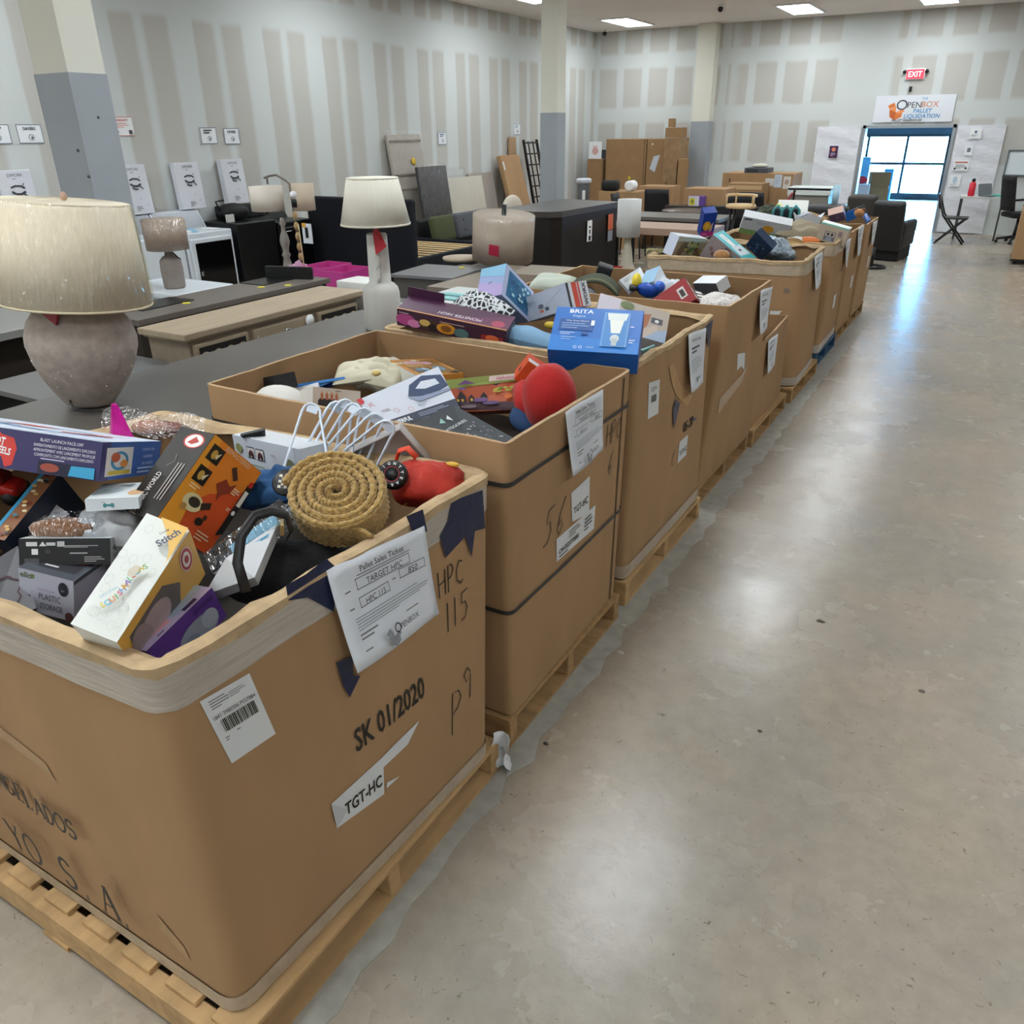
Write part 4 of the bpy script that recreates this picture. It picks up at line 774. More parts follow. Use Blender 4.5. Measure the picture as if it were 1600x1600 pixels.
# rolled knitted rug
def rug():
    t = thing('rolled_rug', 'rolled tan braided rug runner on top of the nearest box', 'rug', (-1.365, 1.422, 1.120), (R(30), R(6), R(24)))
    m = mat('#b08f54', .95, var=.2, scale=90, bump=.9, sheen=.3); m2 = mat('#a98850', .95, var=.2, scale=120, bump=.9)
    turns, r0, r1 = 5.4, .006, .134; N = 620
    def sp(s, z, dr=0.): a = 2*PI*turns*s; r = r0+(r1-r0)*s+dr; return (r*math.cos(a+.6), r*math.sin(a+.6)*.93, z)
    q = MB()
    for z, dr in ((.046, .004), (.046, -.004), (.052, 0)):
        q.tube([sp(s/N, z, dr) for s in range(N+1)], [.0074*(1+.28*math.sin(s*1.6+(PI if dr < 0 else 0))) for s in range(N+1)], m, 6)
    q.build('braided_edge', t)
    q = MB()
    for z in range(7):
        s0 = .62; n2 = 420
        q.tube([sp(s0+(1-s0)*s/n2, .036-z*.0125, .001) for s in range(n2+1)], [.0086*(1+.25*math.sin(s*1.45+z*PI)) for s in range(n2+1)], m, 6)
    q.build('outer_weave', t)
    q = MB(); n = 300
    q.grid(lambda u, v: sp(.02+.98*u, .045-.09*v), n, 2, m2); q.build('core', t, solid=.009)
    q = MB()
    for k in range(6): q.tube([(.04+.028*j, -.098+.012*math.sin(j*1.1)-.004*j, -.035+.0125*k) for j in range(4)], .0072, m, 6)
    q.build('loose_end', t); return t
rug()
# black furry bag with a handle
t = thing('black_bag', 'black furry handbag with a looped strap, against the aisle side of the nearest box', 'bag', (-1.401, 1.259, 0.970), (R(10), R(8), R(50)))
MB().ball((0, 0, 0), .15, mat('#070607', .9, bump=.9, scale=50), 24, sc=(1.2, .72, .55), noise=.06).build('body', t)
t2 = MB(); c0 = Vector(t.location); pp = [Vector(p) for p in ((-1.282, 1.017, 1.080), (-1.324, 1.041, 1.130), (-1.337, 1.074, 1.180), (-1.339, 1.123, 1.210), (-1.324, 1.162, 1.210), (-1.307, 1.188, 1.190), (-1.306, 1.195, 1.150), (-1.348, 1.215, 1.110))]
Mi = Matrix.Translation(c0) @ Euler((R(10), R(8), R(50))).to_matrix().to_4x4(); Mi.invert()
t2.tube([Mi @ p for p in pp], [.012]*len(pp), mat('#161415', .4), 8, flat=.35); t2.build('strap', t)
MB().box(tuple(Mi @ Vector((-1.383, 1.236, 1.120))), (.008, .03, .03), mat('#a88a5a', .5)).build('hang_tag', t)
# clear blister pack and the white card behind the strap
t = carton('blister_pack', 'clear plastic pack with a pale blue item, beside the black strap', 'package', (-1.455, 1.196, 1.087), (-1.451, -.489, .982), (.233, .04, .092), clear('#eef4f8', .05, .2))
MB().box((.01, 0, 0), (.14, .02, .05), mat('#7fb4cc', .5), bev=.009).build('blue_item', t); MB().box((-.07, .0, -.01), (.05, .02, .06), mat('#2b3038', .5), bev=.008).build('black_item', t)
slab('white_box', 'white printed box side leaning beside the black strap', 'carton', [(-1.414, 1.081, 1.100), (-1.392, 1.233, 1.130), (-1.329, 1.085, 1.070), (-1.428, 1.013, 1.030)], .04, '#cdd0d3', lambda A: (A.lines(.1, .4, .3, .6, 2, '#9aa0a6'), A.t('LML', .72, .55, .2, '#8c98a8'), A.r(.6, .78, .9, .86, '#4f8fb2')))
# blue cloth and the round checkered patch
soft('blue_cloth', 'bunched dark blue cloth between the orange toy box and the rug', 'cloth', (-1.692, 1.498, 1.060), (.3, -.2, .5), (.16, .14, .09), mat('#26507e', .85, bump=.4, scale=30), .14, 5)
t = thing('checkered_badge', 'black round badge with a checkered flag, beside the rolled rug', 'badge', (-1.485, 1.366, 1.170), (R(48), R(6), R(28)))
MB().lathe([(0, -.006), (.036, -.006), (.038, 0), (.034, .005), (0, .005)], mat('#151515', .4), 28).build('disc', t)
q = MB(); A = flat_art(q, (-.03, -.03, .0052), (1, 0, 0), (0, 1, 0), .06, .06, .0005)
A.r(.16, .2, .86, .82, '#d8d2bf')
for i in range(5):
    for j in range(5):
        if (i+j) % 2: A.k = 3; A.r(.16+.14*i, .2+.124*j, .30+.14*i, .324+.124*j, '#1a1a1a')
q.build('checks', t)
# grey tray, red backpack, toy tyre
t = thing('grey_tray', 'pale grey open tray standing on edge behind the red backpack', 'tray', (-1.534, 1.87, 1.057), (.419, -.483, .303))
q = MB(); mg = mat('#b9b3b0', .45); q.box((0, .01, 0), (.195, .004, .19), mg)
for x, z, a, b in ((0, .095, .2, .006), (0, -.095, .2, .006), (-.1, 0, .006, .196), (.1, 0, .006, .196)): q.box((x, -.005, z), (a, .034, b), mg, bev=.002)
q.build('shell', t)
t = thing('red_backpack', 'orange red child backpack lying by the corner of the nearest box', 'backpack', (-1.328, 1.751, 1.050), (.1, .1, .35))
mr = mat('#b52a18', .7, bump=.9, scale=18); MB().ball((0, 0, 0), .115, mr, 26, sc=(.95, .75, .62), noise=.12, seed=2).build('body', t)
MB().ball((.055, .04, .015), .055, mat('#9f2318', .7, bump=.8, scale=18), 20, sc=(1, .9, .7), noise=.1, seed=4).build('front_pocket', t)
MB().tube([(-.10, .03, .03), (-.085, .03, .085), (-.06, .035, .095), (-.03, .03, .07)], .018, mat('#d8401f', .6), 8, flat=.3).build('strap', t)
q = MB(); q.tube([(.0, -.055, .05), (.02, -.07, .02), (.03, -.075, -.02)], .004, mat('#e0e0dc', .3, metal=.6), 6); q.build('zip', t)
q = MB()
for pl in ([(-.05, -.03), (-.03, -.005), (-.04, -.005), (-.015, .025), (-.03, -.0), (-.02, -.0)],): q.add([(x, -.072, z-.02) for x, z in pl], [tuple(range(len(pl)))], mat('#e3c34e', .5))
q.ball((.075, .05, .055), .018, mat('#d9a83c', .5), 10, sc=(1.2, .6, .4)); q.build('yellow_patch', t)
t = thing('tyre_toy', 'black toy tyre with white lettering round its rim, on the red backpack', 'tyre', (-1.362, 1.654, 1.110), (R(58), R(-10), R(30)))
q = MB(); q.lathe([(.018, .012), (.026, .017), (.036, .016), (.042, .008), (.042, -.014), (.036, -.02), (.02, -.02)], mat('#161617', .55), 36); q.build('tyre', t)
q = MB(); q.lathe([(0, .008), (.019, .008), (.02, .013)], mat('#2a2a2c', .4), 24)
for k in range(8): q.box((0, .01, .0105), (.003, .018, .003), mat('#a83a44', .4), Matrix.Rotation(PI*k/4, 4, 'Z'))
q.build('wheel', t)
q = MB(); A = flat_art(q, (-.042, -.042, .0172), (1, 0, 0), (0, 1, 0), .084, .084, .0004)
for k, ch in enumerate('LIGHTYEAR'): a = R(160-32*k); A.k = 1; A.t(ch, .5+.375*math.cos(a), .5+.375*math.sin(a), .10, '#e6e6e6', rot=math.degrees(a)-90, bold=.03)
for k, ch in enumerate('LIGHTYEAR'): a = R(-52-9*k); A.k = 1
A.ring(.5, .5, .27, .27, .1, '#a83a44'); q.build('lettering', t)
# ---------------- strapped box
def a_iron(A):
    F = A('F'); F.r(0, 0, 1, 1, '#cdd2de'); F.r(0, 0, 1, .2, '#3b4152'); F.t('POWERFUL', .25, .09, .1, '#e6e9f0', maxw=.3, bold=.03); F.lines(.5, .04, .9, .15, 3, '#8c93a6'); F.p([(0, .82), (.06, .86), (.06, 1), (0, 1)], '#c2383c')
    F.p([(.52, .60), (.60, .84), (.78, .94), (.98, .80), (1, .52), (.86, .46), (.66, .50)], '#3d4a68'); F.p([(.64, .70), (.74, .82), (.9, .76), (.92, .62), (.74, .62)], '#cdd2de'); F.p([(.50, .58), (.66, .48), (1, .46), (1, .40), (.60, .38)], '#8a95ac')
    F.ring(.46, .28, .03, .06, .2, '#c98d90'); F.ring(.3, .36, .03, .06, .2, '#c98d90'); F.t('K', .1, .72, .13, '#c98d90'); F.lines(.14, .42, .34, .5, 1, '#b0a0a8'); F.lines(.56, .26, .7, .34, 2, '#7d879c')
    A('T').r(0, 0, 1, 1, '#dbe0ea'); A('R').r(0, 0, 1, 1, '#46506a')
slab('iron_carton', 'white carton showing a navy steam iron, tilted in the strapped box', 'carton', [(-2.000, 2.247, 1.070), (-1.764, 2.466, 1.180), (-1.589, 2.343, 1.080), (-1.824, 2.184, 1.000)], .10, '#cdd2de', lambda A: a_iron(lambda f: A if f == 'F' else Art(MB(), lambda u, v, d: (u, v, d), 1, 1)), rough=.25)
def a_games(A):
    F = A('F'); F.r(0, 0, 1, 1, '#34393f'); F.t('CATEGORIES', .5, .62, .05, '#d8dcde', maxw=.6, rot=6); F.p([(.36, .78), (.5, .86), (.46, .74)], '#8fb8b0'); F.p([(.56, .8), (.66, .86), (.62, .72)], '#c9d2d2'); q = random.Random(3)
    for k in range(26): F.e(q.uniform(.05, .95), q.uniform(.05, .5), .02, .015, q.choice(('#6c6f74', '#8a7c98', '#5c6468', '#a0a4a8')), n=6)
slab('party_game_box', 'dark grey shrink-wrapped game box at the near rim of the strapped box', 'game box', [(-1.662, 2.151, 1.060), (-1.539, 2.229, 1.130), (-1.233, 2.127, 1.090), (-1.364, 2.083, 1.020)], .05, '#2c3036', lambda A: a_games(lambda f: A), rough=.15)
def a_hall(A):
    A.r(0, 0, 1, 1, '#c8623c'); A.p([(0, .72), (1, .80), (1, 1), (0, 1)], '#8d9a4a'); A.r(.46, .83, .84, .98, '#dfc9c4'); A.t('Halloween', .65, .905, .10, '#a8323c', maxw=.34); q = random.Random(9)
    A.p([(0, .05), (1, .0), (1, .2), (.5, .26), (0, .3)], '#4d3038')
    for u, w, h in ((.12, .10, .42), (.24, .08, .3), (.4, .09, .34), (.06, .06, .24)): A.p([(u-w/2, .18), (u+w/2, .18), (u+w/2, .18+h*.7), (u, .2+h), (u-w/2, .18+h*.7)], '#2a1c28'); A.r(u-.015, .3, u+.015, .38, '#e0b04a')
    for k in range(14): A.e(q.uniform(.52, .95), q.uniform(.48, .62), .028, .03, q.choice(('#a9b23c', '#8a963a', '#c4b84a')), n=8)
    A.e(.72, .36, .05, .07, '#e07a34'); A.e(.36, .3, .10, .06, '#7c5a92'); A.e(.14, .66, .05, .04, '#7c5a92'); A.e(.5, .2, .12, .05, '#6c5a86'); A.e(.18, .12, .12, .05, '#8a7a80'); A.p([(.1, .78), (.2, .9), (.3, .78)], '#6a3f7c'); A.t('31', .9, .12, .1, '#e8e4e0', bold=.03); A.p([(.5, .7), (.6, .74), (.55, .66)], '#3a2430')
slab('halloween_box', 'orange Halloween advent box with little haunted houses, beside the red plush', 'game box', [(-1.813, 2.583, 1.090), (-1.512, 2.823, 1.110), (-1.515, 2.693, 0.980), (-1.750, 2.564, 0.970)], .06, '#8a4a34', a_hall)
def a_candle(A):
    F, L = A('F'), A('L'); F.r(0, 0, 1, 1, '#c7b7a6'); F.p([(.1, .05), (.55, .02), (.55, .45), (.5, .55), (.14, .55), (.1, .45)], '#2e2624')
    for k in range(4): F.r(.15+.1*k, .5, .21+.1*k, .74, '#b06a48'); F.p([(.15+.1*k, .74), (.18+.1*k, .86), (.21+.1*k, .74)], '#c98a60')
    F.lines(.45, .86, .7, .93, 1, '#55504c'); L.r(0, 0, 1, 1, '#d8d4cc'); F.p([(.93, .1), (1, .15), (1, .4)], '#b03030')
carton('candle_carton', 'beige carton with a row of copper candles printed on it, in the strapped box', 'carton', (-2.138, 2.25, 1.041), (-.35, .275, 1.131), (.198, .12, .092), '#c7b7a6', art=a_candle)
def a_owin(A):
    F = A('F'); F.r(0, 0, 1, 1, '#c9883a'); F.r(.08, .06, .92, .92, '#8f6c3f'); F.r(.1, .5, .52, .9, '#b58c4c'); F.e(.36, .76, .18, .09, '#c99ab0'); F.e(.62, .7, .14, .09, '#d2a5ba'); F.e(.3, .3, .15, .09, '#5f8fae'); F.e(.68, .34, .13, .12, '#6b96b2'); F.e(.5, .86, .1, .05, '#e4dccb'); F.p([(.4, .1), (.6, .16), (.56, .3)], '#e8e2da'); F.r(.52, .05, .56, .9, '#b8863f'); F.p([(.7, .04), (.95, .02), (.95, .2)], '#3a2f26')
    A('L').r(0, 0, 1, 1, '#dcd9cf')
ow = carton('doll_set_box', 'orange window box with pink and blue toys, at the back of the strapped box', 'toy box', (-2.044, 2.756, 1.044), (-1.574, .115, 1.081), (.22, .06, .30), '#c9883a', art=a_owin)
q = MB(); q.grid(lambda u, v: (-.1+.2*u, -.034-.006*math.sin(PI*u)*math.sin(PI*v), -.13+.26*v), 6, 6, clear('#ffffff', .05, .14)); q.build('clear_window', ow)
slab('white_flat_box', 'white flat box leaning against the orange window box', 'lid', [(-2.326, 2.828, 1.060), (-2.284, 2.846, 1.070), (-2.163, 2.898, 1.010), (-2.144, 2.844, 0.990)], .03, '#d6d6d0')
carton('orange_box', 'orange red carton standing behind the Halloween box', 'carton', (-1.691, 3.116, .995), (-1.212, -.905, .195), (.112, .153, .083), '#d3532a', art=lambda A: (A('T').r(.45, .3, .75, .8, '#e4e0dc'), A('T').bars(.48, .4, .72, .7, n=9), A('F').r(.3, .2, .5, .5, '#33211c'), A('R').r(0, 0, 1, .4, '#d8d4d2')), s=.88)
t = thing('black_open_box', 'small open black box at the left of the strapped box', 'box', (-2.494, 2.275, 1.060), (R(-15), R(5), R(88)))
q = MB(); mk = mat('#17171a', .5); q.box((0, 0, -.03), (.12, .2, .004), mk)
for x, y, a, b in ((-.06, 0, .004, .2), (.06, 0, .004, .2), (0, .1, .12, .004), (0, -.1, .12, .004)): q.box((x, y, 0), (a, b, .06), mk)
q.build('shell', t)
MB().box((.066, -.02, .01), (.004, .13, .03), mat('#c9693c', .5)).build('orange_stripe', t)
t = thing('plush_ball', 'white and red soft ball in the left of the strapped box', 'plush', (-2.329, 2.176, 1.030), (.3, .2, .4))
MB().ball((0, 0, 0), .085, mat('#d6d3cd', .9), 20, sc=(1.3, 1, .75)).build('white_part', t); MB().ball((.075, -.02, -.01), .06, mat('#bf2b2b', .8), 16, sc=(1.1, 1, .8)).build('red_part', t)
slab('blue_packet', 'bright blue flat packet between the soft ball and cream cushions', 'package', [(-2.479, 2.371, 1.020), (-2.284, 2.511, 1.050), (-2.367, 2.549, 1.000), (-2.428, 2.379, 0.980)], .015, '#2f6fae', lambda A: (A.lines(.1, .3, .5, .6, 2, '#9fc0dc'), A.r(.6, .2, .95, .8, '#263c7c')))
soft('cream_cushion', 'cream pouch with a small tag, back row of the strapped box', 'cushion', (-2.275, 2.611, 1.060), (R(12), R(-8), R(30)), (.24, .18, .07), mat('#cfc8b0', .9, bump=.3, scale=30), .08, 6)
soft('cream_bag', 'cream cloth bag in front of the cream pouch', 'bag', (-2.218, 2.653, 1.040), (R(6), R(6), R(10)), (.24, .2, .11), mat('#c4bda5', .9, bump=.4, scale=24), .16, 8)
tag(MB().ball((0, 0, 0), .02, mat('#cbb06c', .5), 12, sc=(1, 1, .6)).build('gold_ornament', loc=(-2.084, 2.477, 1.110)), 'tiny gold ornament on the cream cloth bag', 'ornament')
tag(MB().box((0, 0, 0), (.12, .16, .05), mat('#d2d4d8', .5), bev=.004).build('white_carton', loc=(-2.361, 2.343, 1.000), rot=(.1, -.2, .7)), 'small white carton left of the candle carton', 'carton')
t = thing('red_plush', 'plain red stuffed plush leaning on the aisle rim of the strapped box', 'plush', (-1.319, 2.539, 1.100), (R(8), R(18), R(-30)))
mrp = mat('#b31713', .85, sheen=.15, bump=.25, scale=60); MB().ball((0, 0, 0), .125, mrp, 28, sc=(.86, .8, 1.12), noise=.025).build('body', t)
MB().tube([(-.06, -.02, -.09), (-.13, -.03, -.10), (-.19, -.0, -.085), (-.23, .03, -.10)], [.04, .042, .042, .025], mrp, 12).build('arm', t)
MB().ball((-.08, -.05, -.14), .06, mat('#27456e', .85), 16, sc=(1.3, 1, .7)).build('blue_leg', t)
# ---------------- third box
def a_pb(A):
    F, T = A('F'), A('T'); F.r(0, 0, 1, 1, '#3a1c33'); F.e(.08, .45, .09, .34, '#a8447e'); F.e(.16, .3, .06, .24, '#c77aa8'); F.e(.3, .42, .1, .3, '#3d2f1c'); F.e(.26, .5, .05, .2, '#c2a25a'); F.e(.34, .3, .05, .2, '#0f0b0c'); F.e(.46, .4, .09, .32, '#c98a24'); F.e(.46, .4, .05, .2, '#7a4a18'); F.e(.6, .32, .07, .28, '#4f6f70'); F.r(.78, .1, .98, .55, '#8f2a2c'); F.e(.88, .4, .06, .2, '#d86a3c'); F.lines(.02, .82, .2, .9, 1, '#d8c9d2'); F.lines(.4, .74, .85, .82, 1, '#c9b9b0')
    T.r(0, 0, 1, 1, '#4a2140'); T.p([(.4, 0), (1, 0), (1, .9), (.7, .5)], '#602a4c'); T.t('MONSTER HIGH', .55, .3, .16, '#e6dfe6', maxw=.4, rot=180, shear=.2); T.e(.9, .3, .06, .2, '#a83a5a'); T.r(0, 0, 1, .06, '#c98a4a')
pb = carton('doll_box', 'dark purple doll box with bright pictures, hanging over the left of the third box', 'toy box', (-2.083, 3.073, 1.209), (.208, .155, .28), (.52, .157, .08), '#3a1c33', art=a_pb)
MB().box((-.18, .085, .055), (.18, .004, .05), mat('#45203c', .45)).build('raised_flap', pb)
def a_grad(A):
    F, Rr, T = A('F'), A('R'), A('T'); F.r(0, 0, 1, 1, '#9fb0d8'); F.p([(0, 0), (1, 0), (1, .35), (0, .55)], '#b7a6d6'); F.p([(0, .75), (1, .6), (1, 1), (0, 1)], '#8cc0de'); F.lines(.4, .42, .6, .5, 2, '#5f6f9c')
    Rr.r(0, 0, 1, 1, '#bcc6e4'); Rr.r(.12, .1, .9, .9, '#2f6f9c'); q = random.Random(2)
    for k in range(22): Rr.e(q.uniform(.2, .85), q.uniform(.15, .85), .04, .05, q.choice(('#7cc4d8', '#3f8fb4', '#b8dce6', '#285a80')), n=7)
    T.r(0, 0, 1, 1, '#a8c8e6')
carton('lamp_gift_box', 'lavender to blue gift box with a blue picture side, highest in the third box', 'gift box', (-2.108, 3.566, 1.239), (-.703, -.25, .012), (.151, .269, .175), '#9fb0d8', art=a_grad)
def a_brita(A):
    F, B, Rr = A('F'), A('B'), A('R'); F.r(0, 0, 1, 1, '#1f6ec4'); F.p([(0, 0), (1, 0), (1, .25), (0, .35)], '#2a80d4'); F.t('BRITA', .30, .91, .085, '#e9f1f8', bold=.02, sx=1.2); F.ring(.185, .91, .022, .035, .35, '#e9f1f8'); F.t('Elegant', .28, .80, .05, '#c9dcf0')
    F.r(.07, .46, .46, .72, '#17519c'); F.t('Why Brita Filters?', .27, .68, .035, '#dce8f4', maxw=.3); F.lines(.1, .49, .42, .64, 3, '#8fb4dc', .35); F.r(.43, .58, .47, .70, '#e4e8ea'); F.lines(.10, .34, .3, .42, 2, '#a9c6e6'); F.r(.34, .36, .42, .42, '#174a90'); F.lines(.12, .22, .32, .32, 2, '#8fb8e0', .35)
    F.r(.57, .12, .86, .9, '#6fa6dc'); F.r(.585, .14, .845, .88, '#3f86cc'); F.p([(.60, .88), (.84, .88), (.82, .72), (.62, .72)], '#dfe6e4'); F.p([(.64, .72), (.80, .72), (.77, .42), (.67, .42)], '#e9ece6'); F.e(.72, .3, .05, .09, '#cfd8d8'); F.r(.69, .14, .75, .3, '#b6c2c6'); F.lines(.88, .2, .96, .3, 2, '#c9dcf0'); F.lines(.88, .55, .96, .6, 1, '#c9dcf0'); F.ring(.3, .06, .02, .03, .3, '#dce8f4'); F.ring(.36, .06, .02, .03, .3, '#dce8f4'); F.lines(.42, .04, .6, .09, 1, '#8fb8e0')
    B.r(0, 0, 1, 1, '#1a5cb0'); Rr.r(0, 0, 1, 1, '#174f9a')
carton('water_filter_carton', 'bright blue BRITA water filter carton on the rim between two boxes', 'carton', (-1.291, 2.887, 1.248), (-1.059, .018, .312), (.347, .101, .248), '#1f6ec4', art=a_brita, s=1.035, rough=.25)
def a_wr(A):
    F, Rr, T = A('F'), A('R'), A('T'); F.r(0, 0, 1, 1, '#c3c9d8'); F.stroke([[(.45, .3), (.9, .85)]], .002, '#8a90a0'); F.e(.42, .42, .06, .1, '#6c7280'); F.r(.5, .2, .58, .34, '#5a606c'); F.r(.38, .18, .46, .28, '#c9704a'); F.lines(.08, .55, .34, .75, 3, '#9aa2b2')
    Rr.r(0, 0, 1, 1, '#d2d5dc'); Rr.r(.25, 0, .48, 1, '#d05040'); Rr.r(.52, 0, .6, 1, '#d05040'); Rr.r(0, 0, .1, 1, '#3a3e48'); Rr.t('WORX', .8, .5, .2, '#33363e', rot=90, bold=.03); T.r(0, 0, 1, 1, '#cfd3dc')
carton('white_carton', 'white carton with red stripes on its end, behind the blue filter carton', 'carton', (-1.888, 3.689, 1.206), (-.06, -.363, -.205), (.318, .167, .123), '#c3c9d8', art=a_wr)
def a_ph(A):
    F, Rr, T = A('F'), A('R'), A('T'); F.r(0, 0, 1, 1, '#b4a89c'); F.p([(.0, .4), (.3, .2), (.3, 1), (0, 1)], '#c9c2cc'); F.p([(.5, .2), (.62, .7), (.75, .8), (.72, .4), (.62, .1)], '#a86f56'); F.p([(.55, .1), (.7, .02), (.9, .1), (.85, .5)], '#c4b4a8'); F.r(.76, .52, .92, .7, '#5a5a60'); F.e(.84, .6, .03, .05, '#ddd'); F.e(.4, .85, .1, .12, '#6c7850'); F.p([(.7, 0), (1, 0), (1, .4), (.86, .3)], '#9fb0c8')
    T.r(0, 0, 1, 1, '#d8d0cc'); Rr.r(0, 0, 1, 1, '#b3bccb')
carton('appliance_carton', 'white carton with a photo of hands, tilted at the aisle side of the third box', 'carton', (-1.465, 3.649, 1.125), (-.958, .265, .425), (.351, .141, .201), '#cfcbc8', art=a_ph)
def voro(c1, c2, scale, thr):
    m, nt, b, N, L = node_mat('m_spotted_%d' % scale); tc = N('ShaderNodeTexCoord'); v = N('ShaderNodeTexVoronoi'); v.inputs['Scale'].default_value = scale; v.feature = 'DISTANCE_TO_EDGE'; L(tc.outputs['Object'], v.inputs['Vector'])
    r = N('ShaderNodeValToRGB'); L(v.outputs['Distance'], r.inputs[0]); r.color_ramp.interpolation = 'CONSTANT'; e = r.color_ramp.elements; e[0].color = lin(c1); e[1].position = thr; e[1].color = lin(c2); L(r.outputs[0], b.inputs['Base Color']); b.inputs['Roughness'].default_value = .8; return m
t = thing('leopard_tote', 'black and white spotted tote bag with pale teal handles, on the dark purple box', 'bag', (-2.109, 3.351, 1.220), (R(18), R(10), R(-28)))
cushion(MB(), .34, .18, .09, voro('#c9cdd0', '#1d1e22', 34, .14), 2.4, 24, .12, 3).build('body', t)
Mi = (Matrix.Translation(t.location) @ t.rotation_euler.to_matrix().to_4x4()).inverted()
for off in (0, .022): MB().tube([Mi @ (Vector(p)+Vector((0, -off, -off*.8))) for p in ((-2.423, 3.409, 1.240), (-2.371, 3.433, 1.250), (-2.269, 3.425, 1.250), (-2.152, 3.361, 1.230))], .014, mat('#8fc4c6', .6), 8, flat=.6).build('handle', t)
soft('blue_pillow', 'pale blue pillow beside the blue filter carton', 'pillow', (-1.805, 3.255, 1.110), (R(-12), R(10), R(15)), (.30, .22, .12), mat('#7fa6c6', .85, bump=.2, scale=20), .05, 4)
soft('sage_pouch', 'pale sage zipped pouch at the back left of the third box', 'pouch', (-2.253, 4.357, 1.170), (R(25), R(0), R(-5)), (.26, .16, .09), mat('#b4bcae', .85), .04, 5)
t = thing('folded_mat', 'dark green folded mat arching out of the third box', 'mat', (-2.105, 4.709, 1.120), (0, 0, R(20)))
def fm_(u, v): a = PI*(.05+.95*u); return (-.16+.16*2*u*.9+.02*math.sin(a), (v-.5)*.3, .09*math.sin(a*.9)**.8-.02-.06*u)
MB().grid(fm_, 16, 6, mat('#3a4030', .85, bump=.5, scale=40)).build('sheet', t, solid=.012)
for k in (.14, .22): MB().tube([Vector(fm_(i/16, k))+Vector((0, 0, .008)) for i in range(17)], .004, mat('#7a7c5c', .8), 6).build('stripe', t)
tag(MB().ball((0, 0, 0), .09, mat('#6e7076', .6), 18, sc=(1, 1, .8)).build('grey_bowl', loc=(-2.133, 4.557, 1.060)), 'rounded grey bowl end showing under the green mat', 'bowl')
tag(MB().box((0, 0, 0), (.1, .08, .08), mat('#24262a', .5), bev=.008).build('black_box', loc=(-2.195, 4.995, 1.160), rot=(.2, .3, .4)), 'small black box on top of the green mat', 'box')
tag(MB().ball((0, 0, 0), .03, mat('#d8b83a', .5), 10, sc=(1.3, .8, .6)).build('yellow_toy', loc=(-1.818, 3.514, 1.130)), 'small yellow piece between the pillow and the white striped carton', 'toy')
tag(MB().box((0, 0, 0), (.16, .2, .08), mat('#1c1b1d', .5), bev=.004).build('black_box', loc=(-1.443, 3.852, 1.020), rot=(.2, .1, .4)), 'black box low in the corner beside the blue filter carton', 'box')
slab('teal_card', 'pale teal card edge at the rim of the third box', 'card', [(-1.277, 3.359, 1.100), (-1.244, 3.437, 1.110), (-1.259, 3.503, 1.070), (-1.277, 3.388, 1.070)], .01, '#7fb4b4', lambda A: A.lines(.1, .3, .9, .7, 2, '#d8e4e2'))
# ---------------- fourth box
def a_red(A):
    F, Rr, T = A('F'), A('R'), A('T'); F.r(0, 0, 1, 1, '#9c2024'); F.r(.66, .3, .86, .75, '#d8d0cc'); F.r(.7, .36, .82, .66, '#3a2a2a'); F.lines(.1, .2, .5, .4, 2, '#c98a86'); Rr.r(0, 0, 1, 1, '#8a1c20'); T.r(0, 0, 1, 1, '#ab2a2c')
    for k in range(3): T.r(.1+.3*k, .3, .28+.3*k, .7, '#2c2426'); Rr.r(.2, .1+.3*k, .8, .3+.3*k, '#e0d8d4')
carton('red_carton', 'red carton with black and white pictures, tilted in the tall box', 'carton', (-1.595, 4.72, 1.062), (-.531, -.644, .352), (.221, .095, .153), '#9c2024', art=a_red)
carton('grey_carton', 'grey and white long carton behind the red carton', 'carton', (-1.606, 5.456, 1.044), (.45, -.142, -.58), (.242, .101, .083), '#55555a', {'T': '#d6d8da', 'R': '#c9cbcd'}, s=.925)
carton('light_blue_carton', 'pale blue and white carton with a pointed top, at the back of the tall box', 'carton', (-1.809, 4.892, 1.12), (-1.156, -.396, -.027), (.103, .12, .184), '#9fc0d8', {'F': '#8fb6d2', 'R': '#d4dce4', 'T': '#dde4ea'})
t = thing('blue_toy', 'blue and yellow toy figure pieces beside the red carton', 'toy', (-1.804, 4.812, 1.100), (0, 0, .4))
MB().ball((0, 0, 0), .06, mat('#1f4fb4', .35), 14, noise=.1, sc=(1.3, .8, .8)).build('blue_body', t); MB().ball((-.08, .04, .04), .04, mat('#dcc42e', .4), 12, sc=(.8, 1.2, 1.3)).build('yellow_part', t); MB().ball((.06, -.02, .02), .035, mat('#2a62c8', .35), 12).build('blue_knob', t); MB().box((-.1, .0, .01), (.05, .1, .03), mat('#202226', .5), bev=.01).build('black_part', t)
slab('white_bag', 'white carrier bag panel sticking up at the back left of the tall box', 'bag', [(-1.968, 4.718, 1.160), (-1.948, 5.000, 1.200), (-1.848, 4.887, 1.140), (-1.901, 4.742, 1.080)], .02, '#ccd2da', lambda A: (A.p([(.3, .2), (.6, .8), (.5, .1)], '#5a6470'), A.lines(.1, .7, .5, .9, 2, '#9aa4ae')))
soft('white_cloth', 'white bunched cloth behind the red carton', 'cloth', (-1.731, 4.899, 1.100), (.2, .1, .3), (.22, .16, .1), mat('#c9d0d6', .9), .15, 7)
M_LACE = voro('#a59c9a', '#dcd8d4', 60, .05)
soft('lace_cloth', 'white patterned lace bundle in the aisle corner of the tall box', 'cloth', (-1.326, 4.758, 1.050), (.1, .1, .3), (.26, .2, .13), M_LACE, .1, 9)
slab('word_print_box', 'black box with white block letters beside the red carton', 'box', [(-1.530, 4.823, 1.120), (-1.475, 4.818, 1.110), (-1.391, 4.768, 1.050), (-1.457, 4.756, 1.050)], .06, '#3a2f2e', lambda A: [A.r(.15, .1+.22*k, .8, .22+.22*k, '#dad4d0') for k in range(4)])
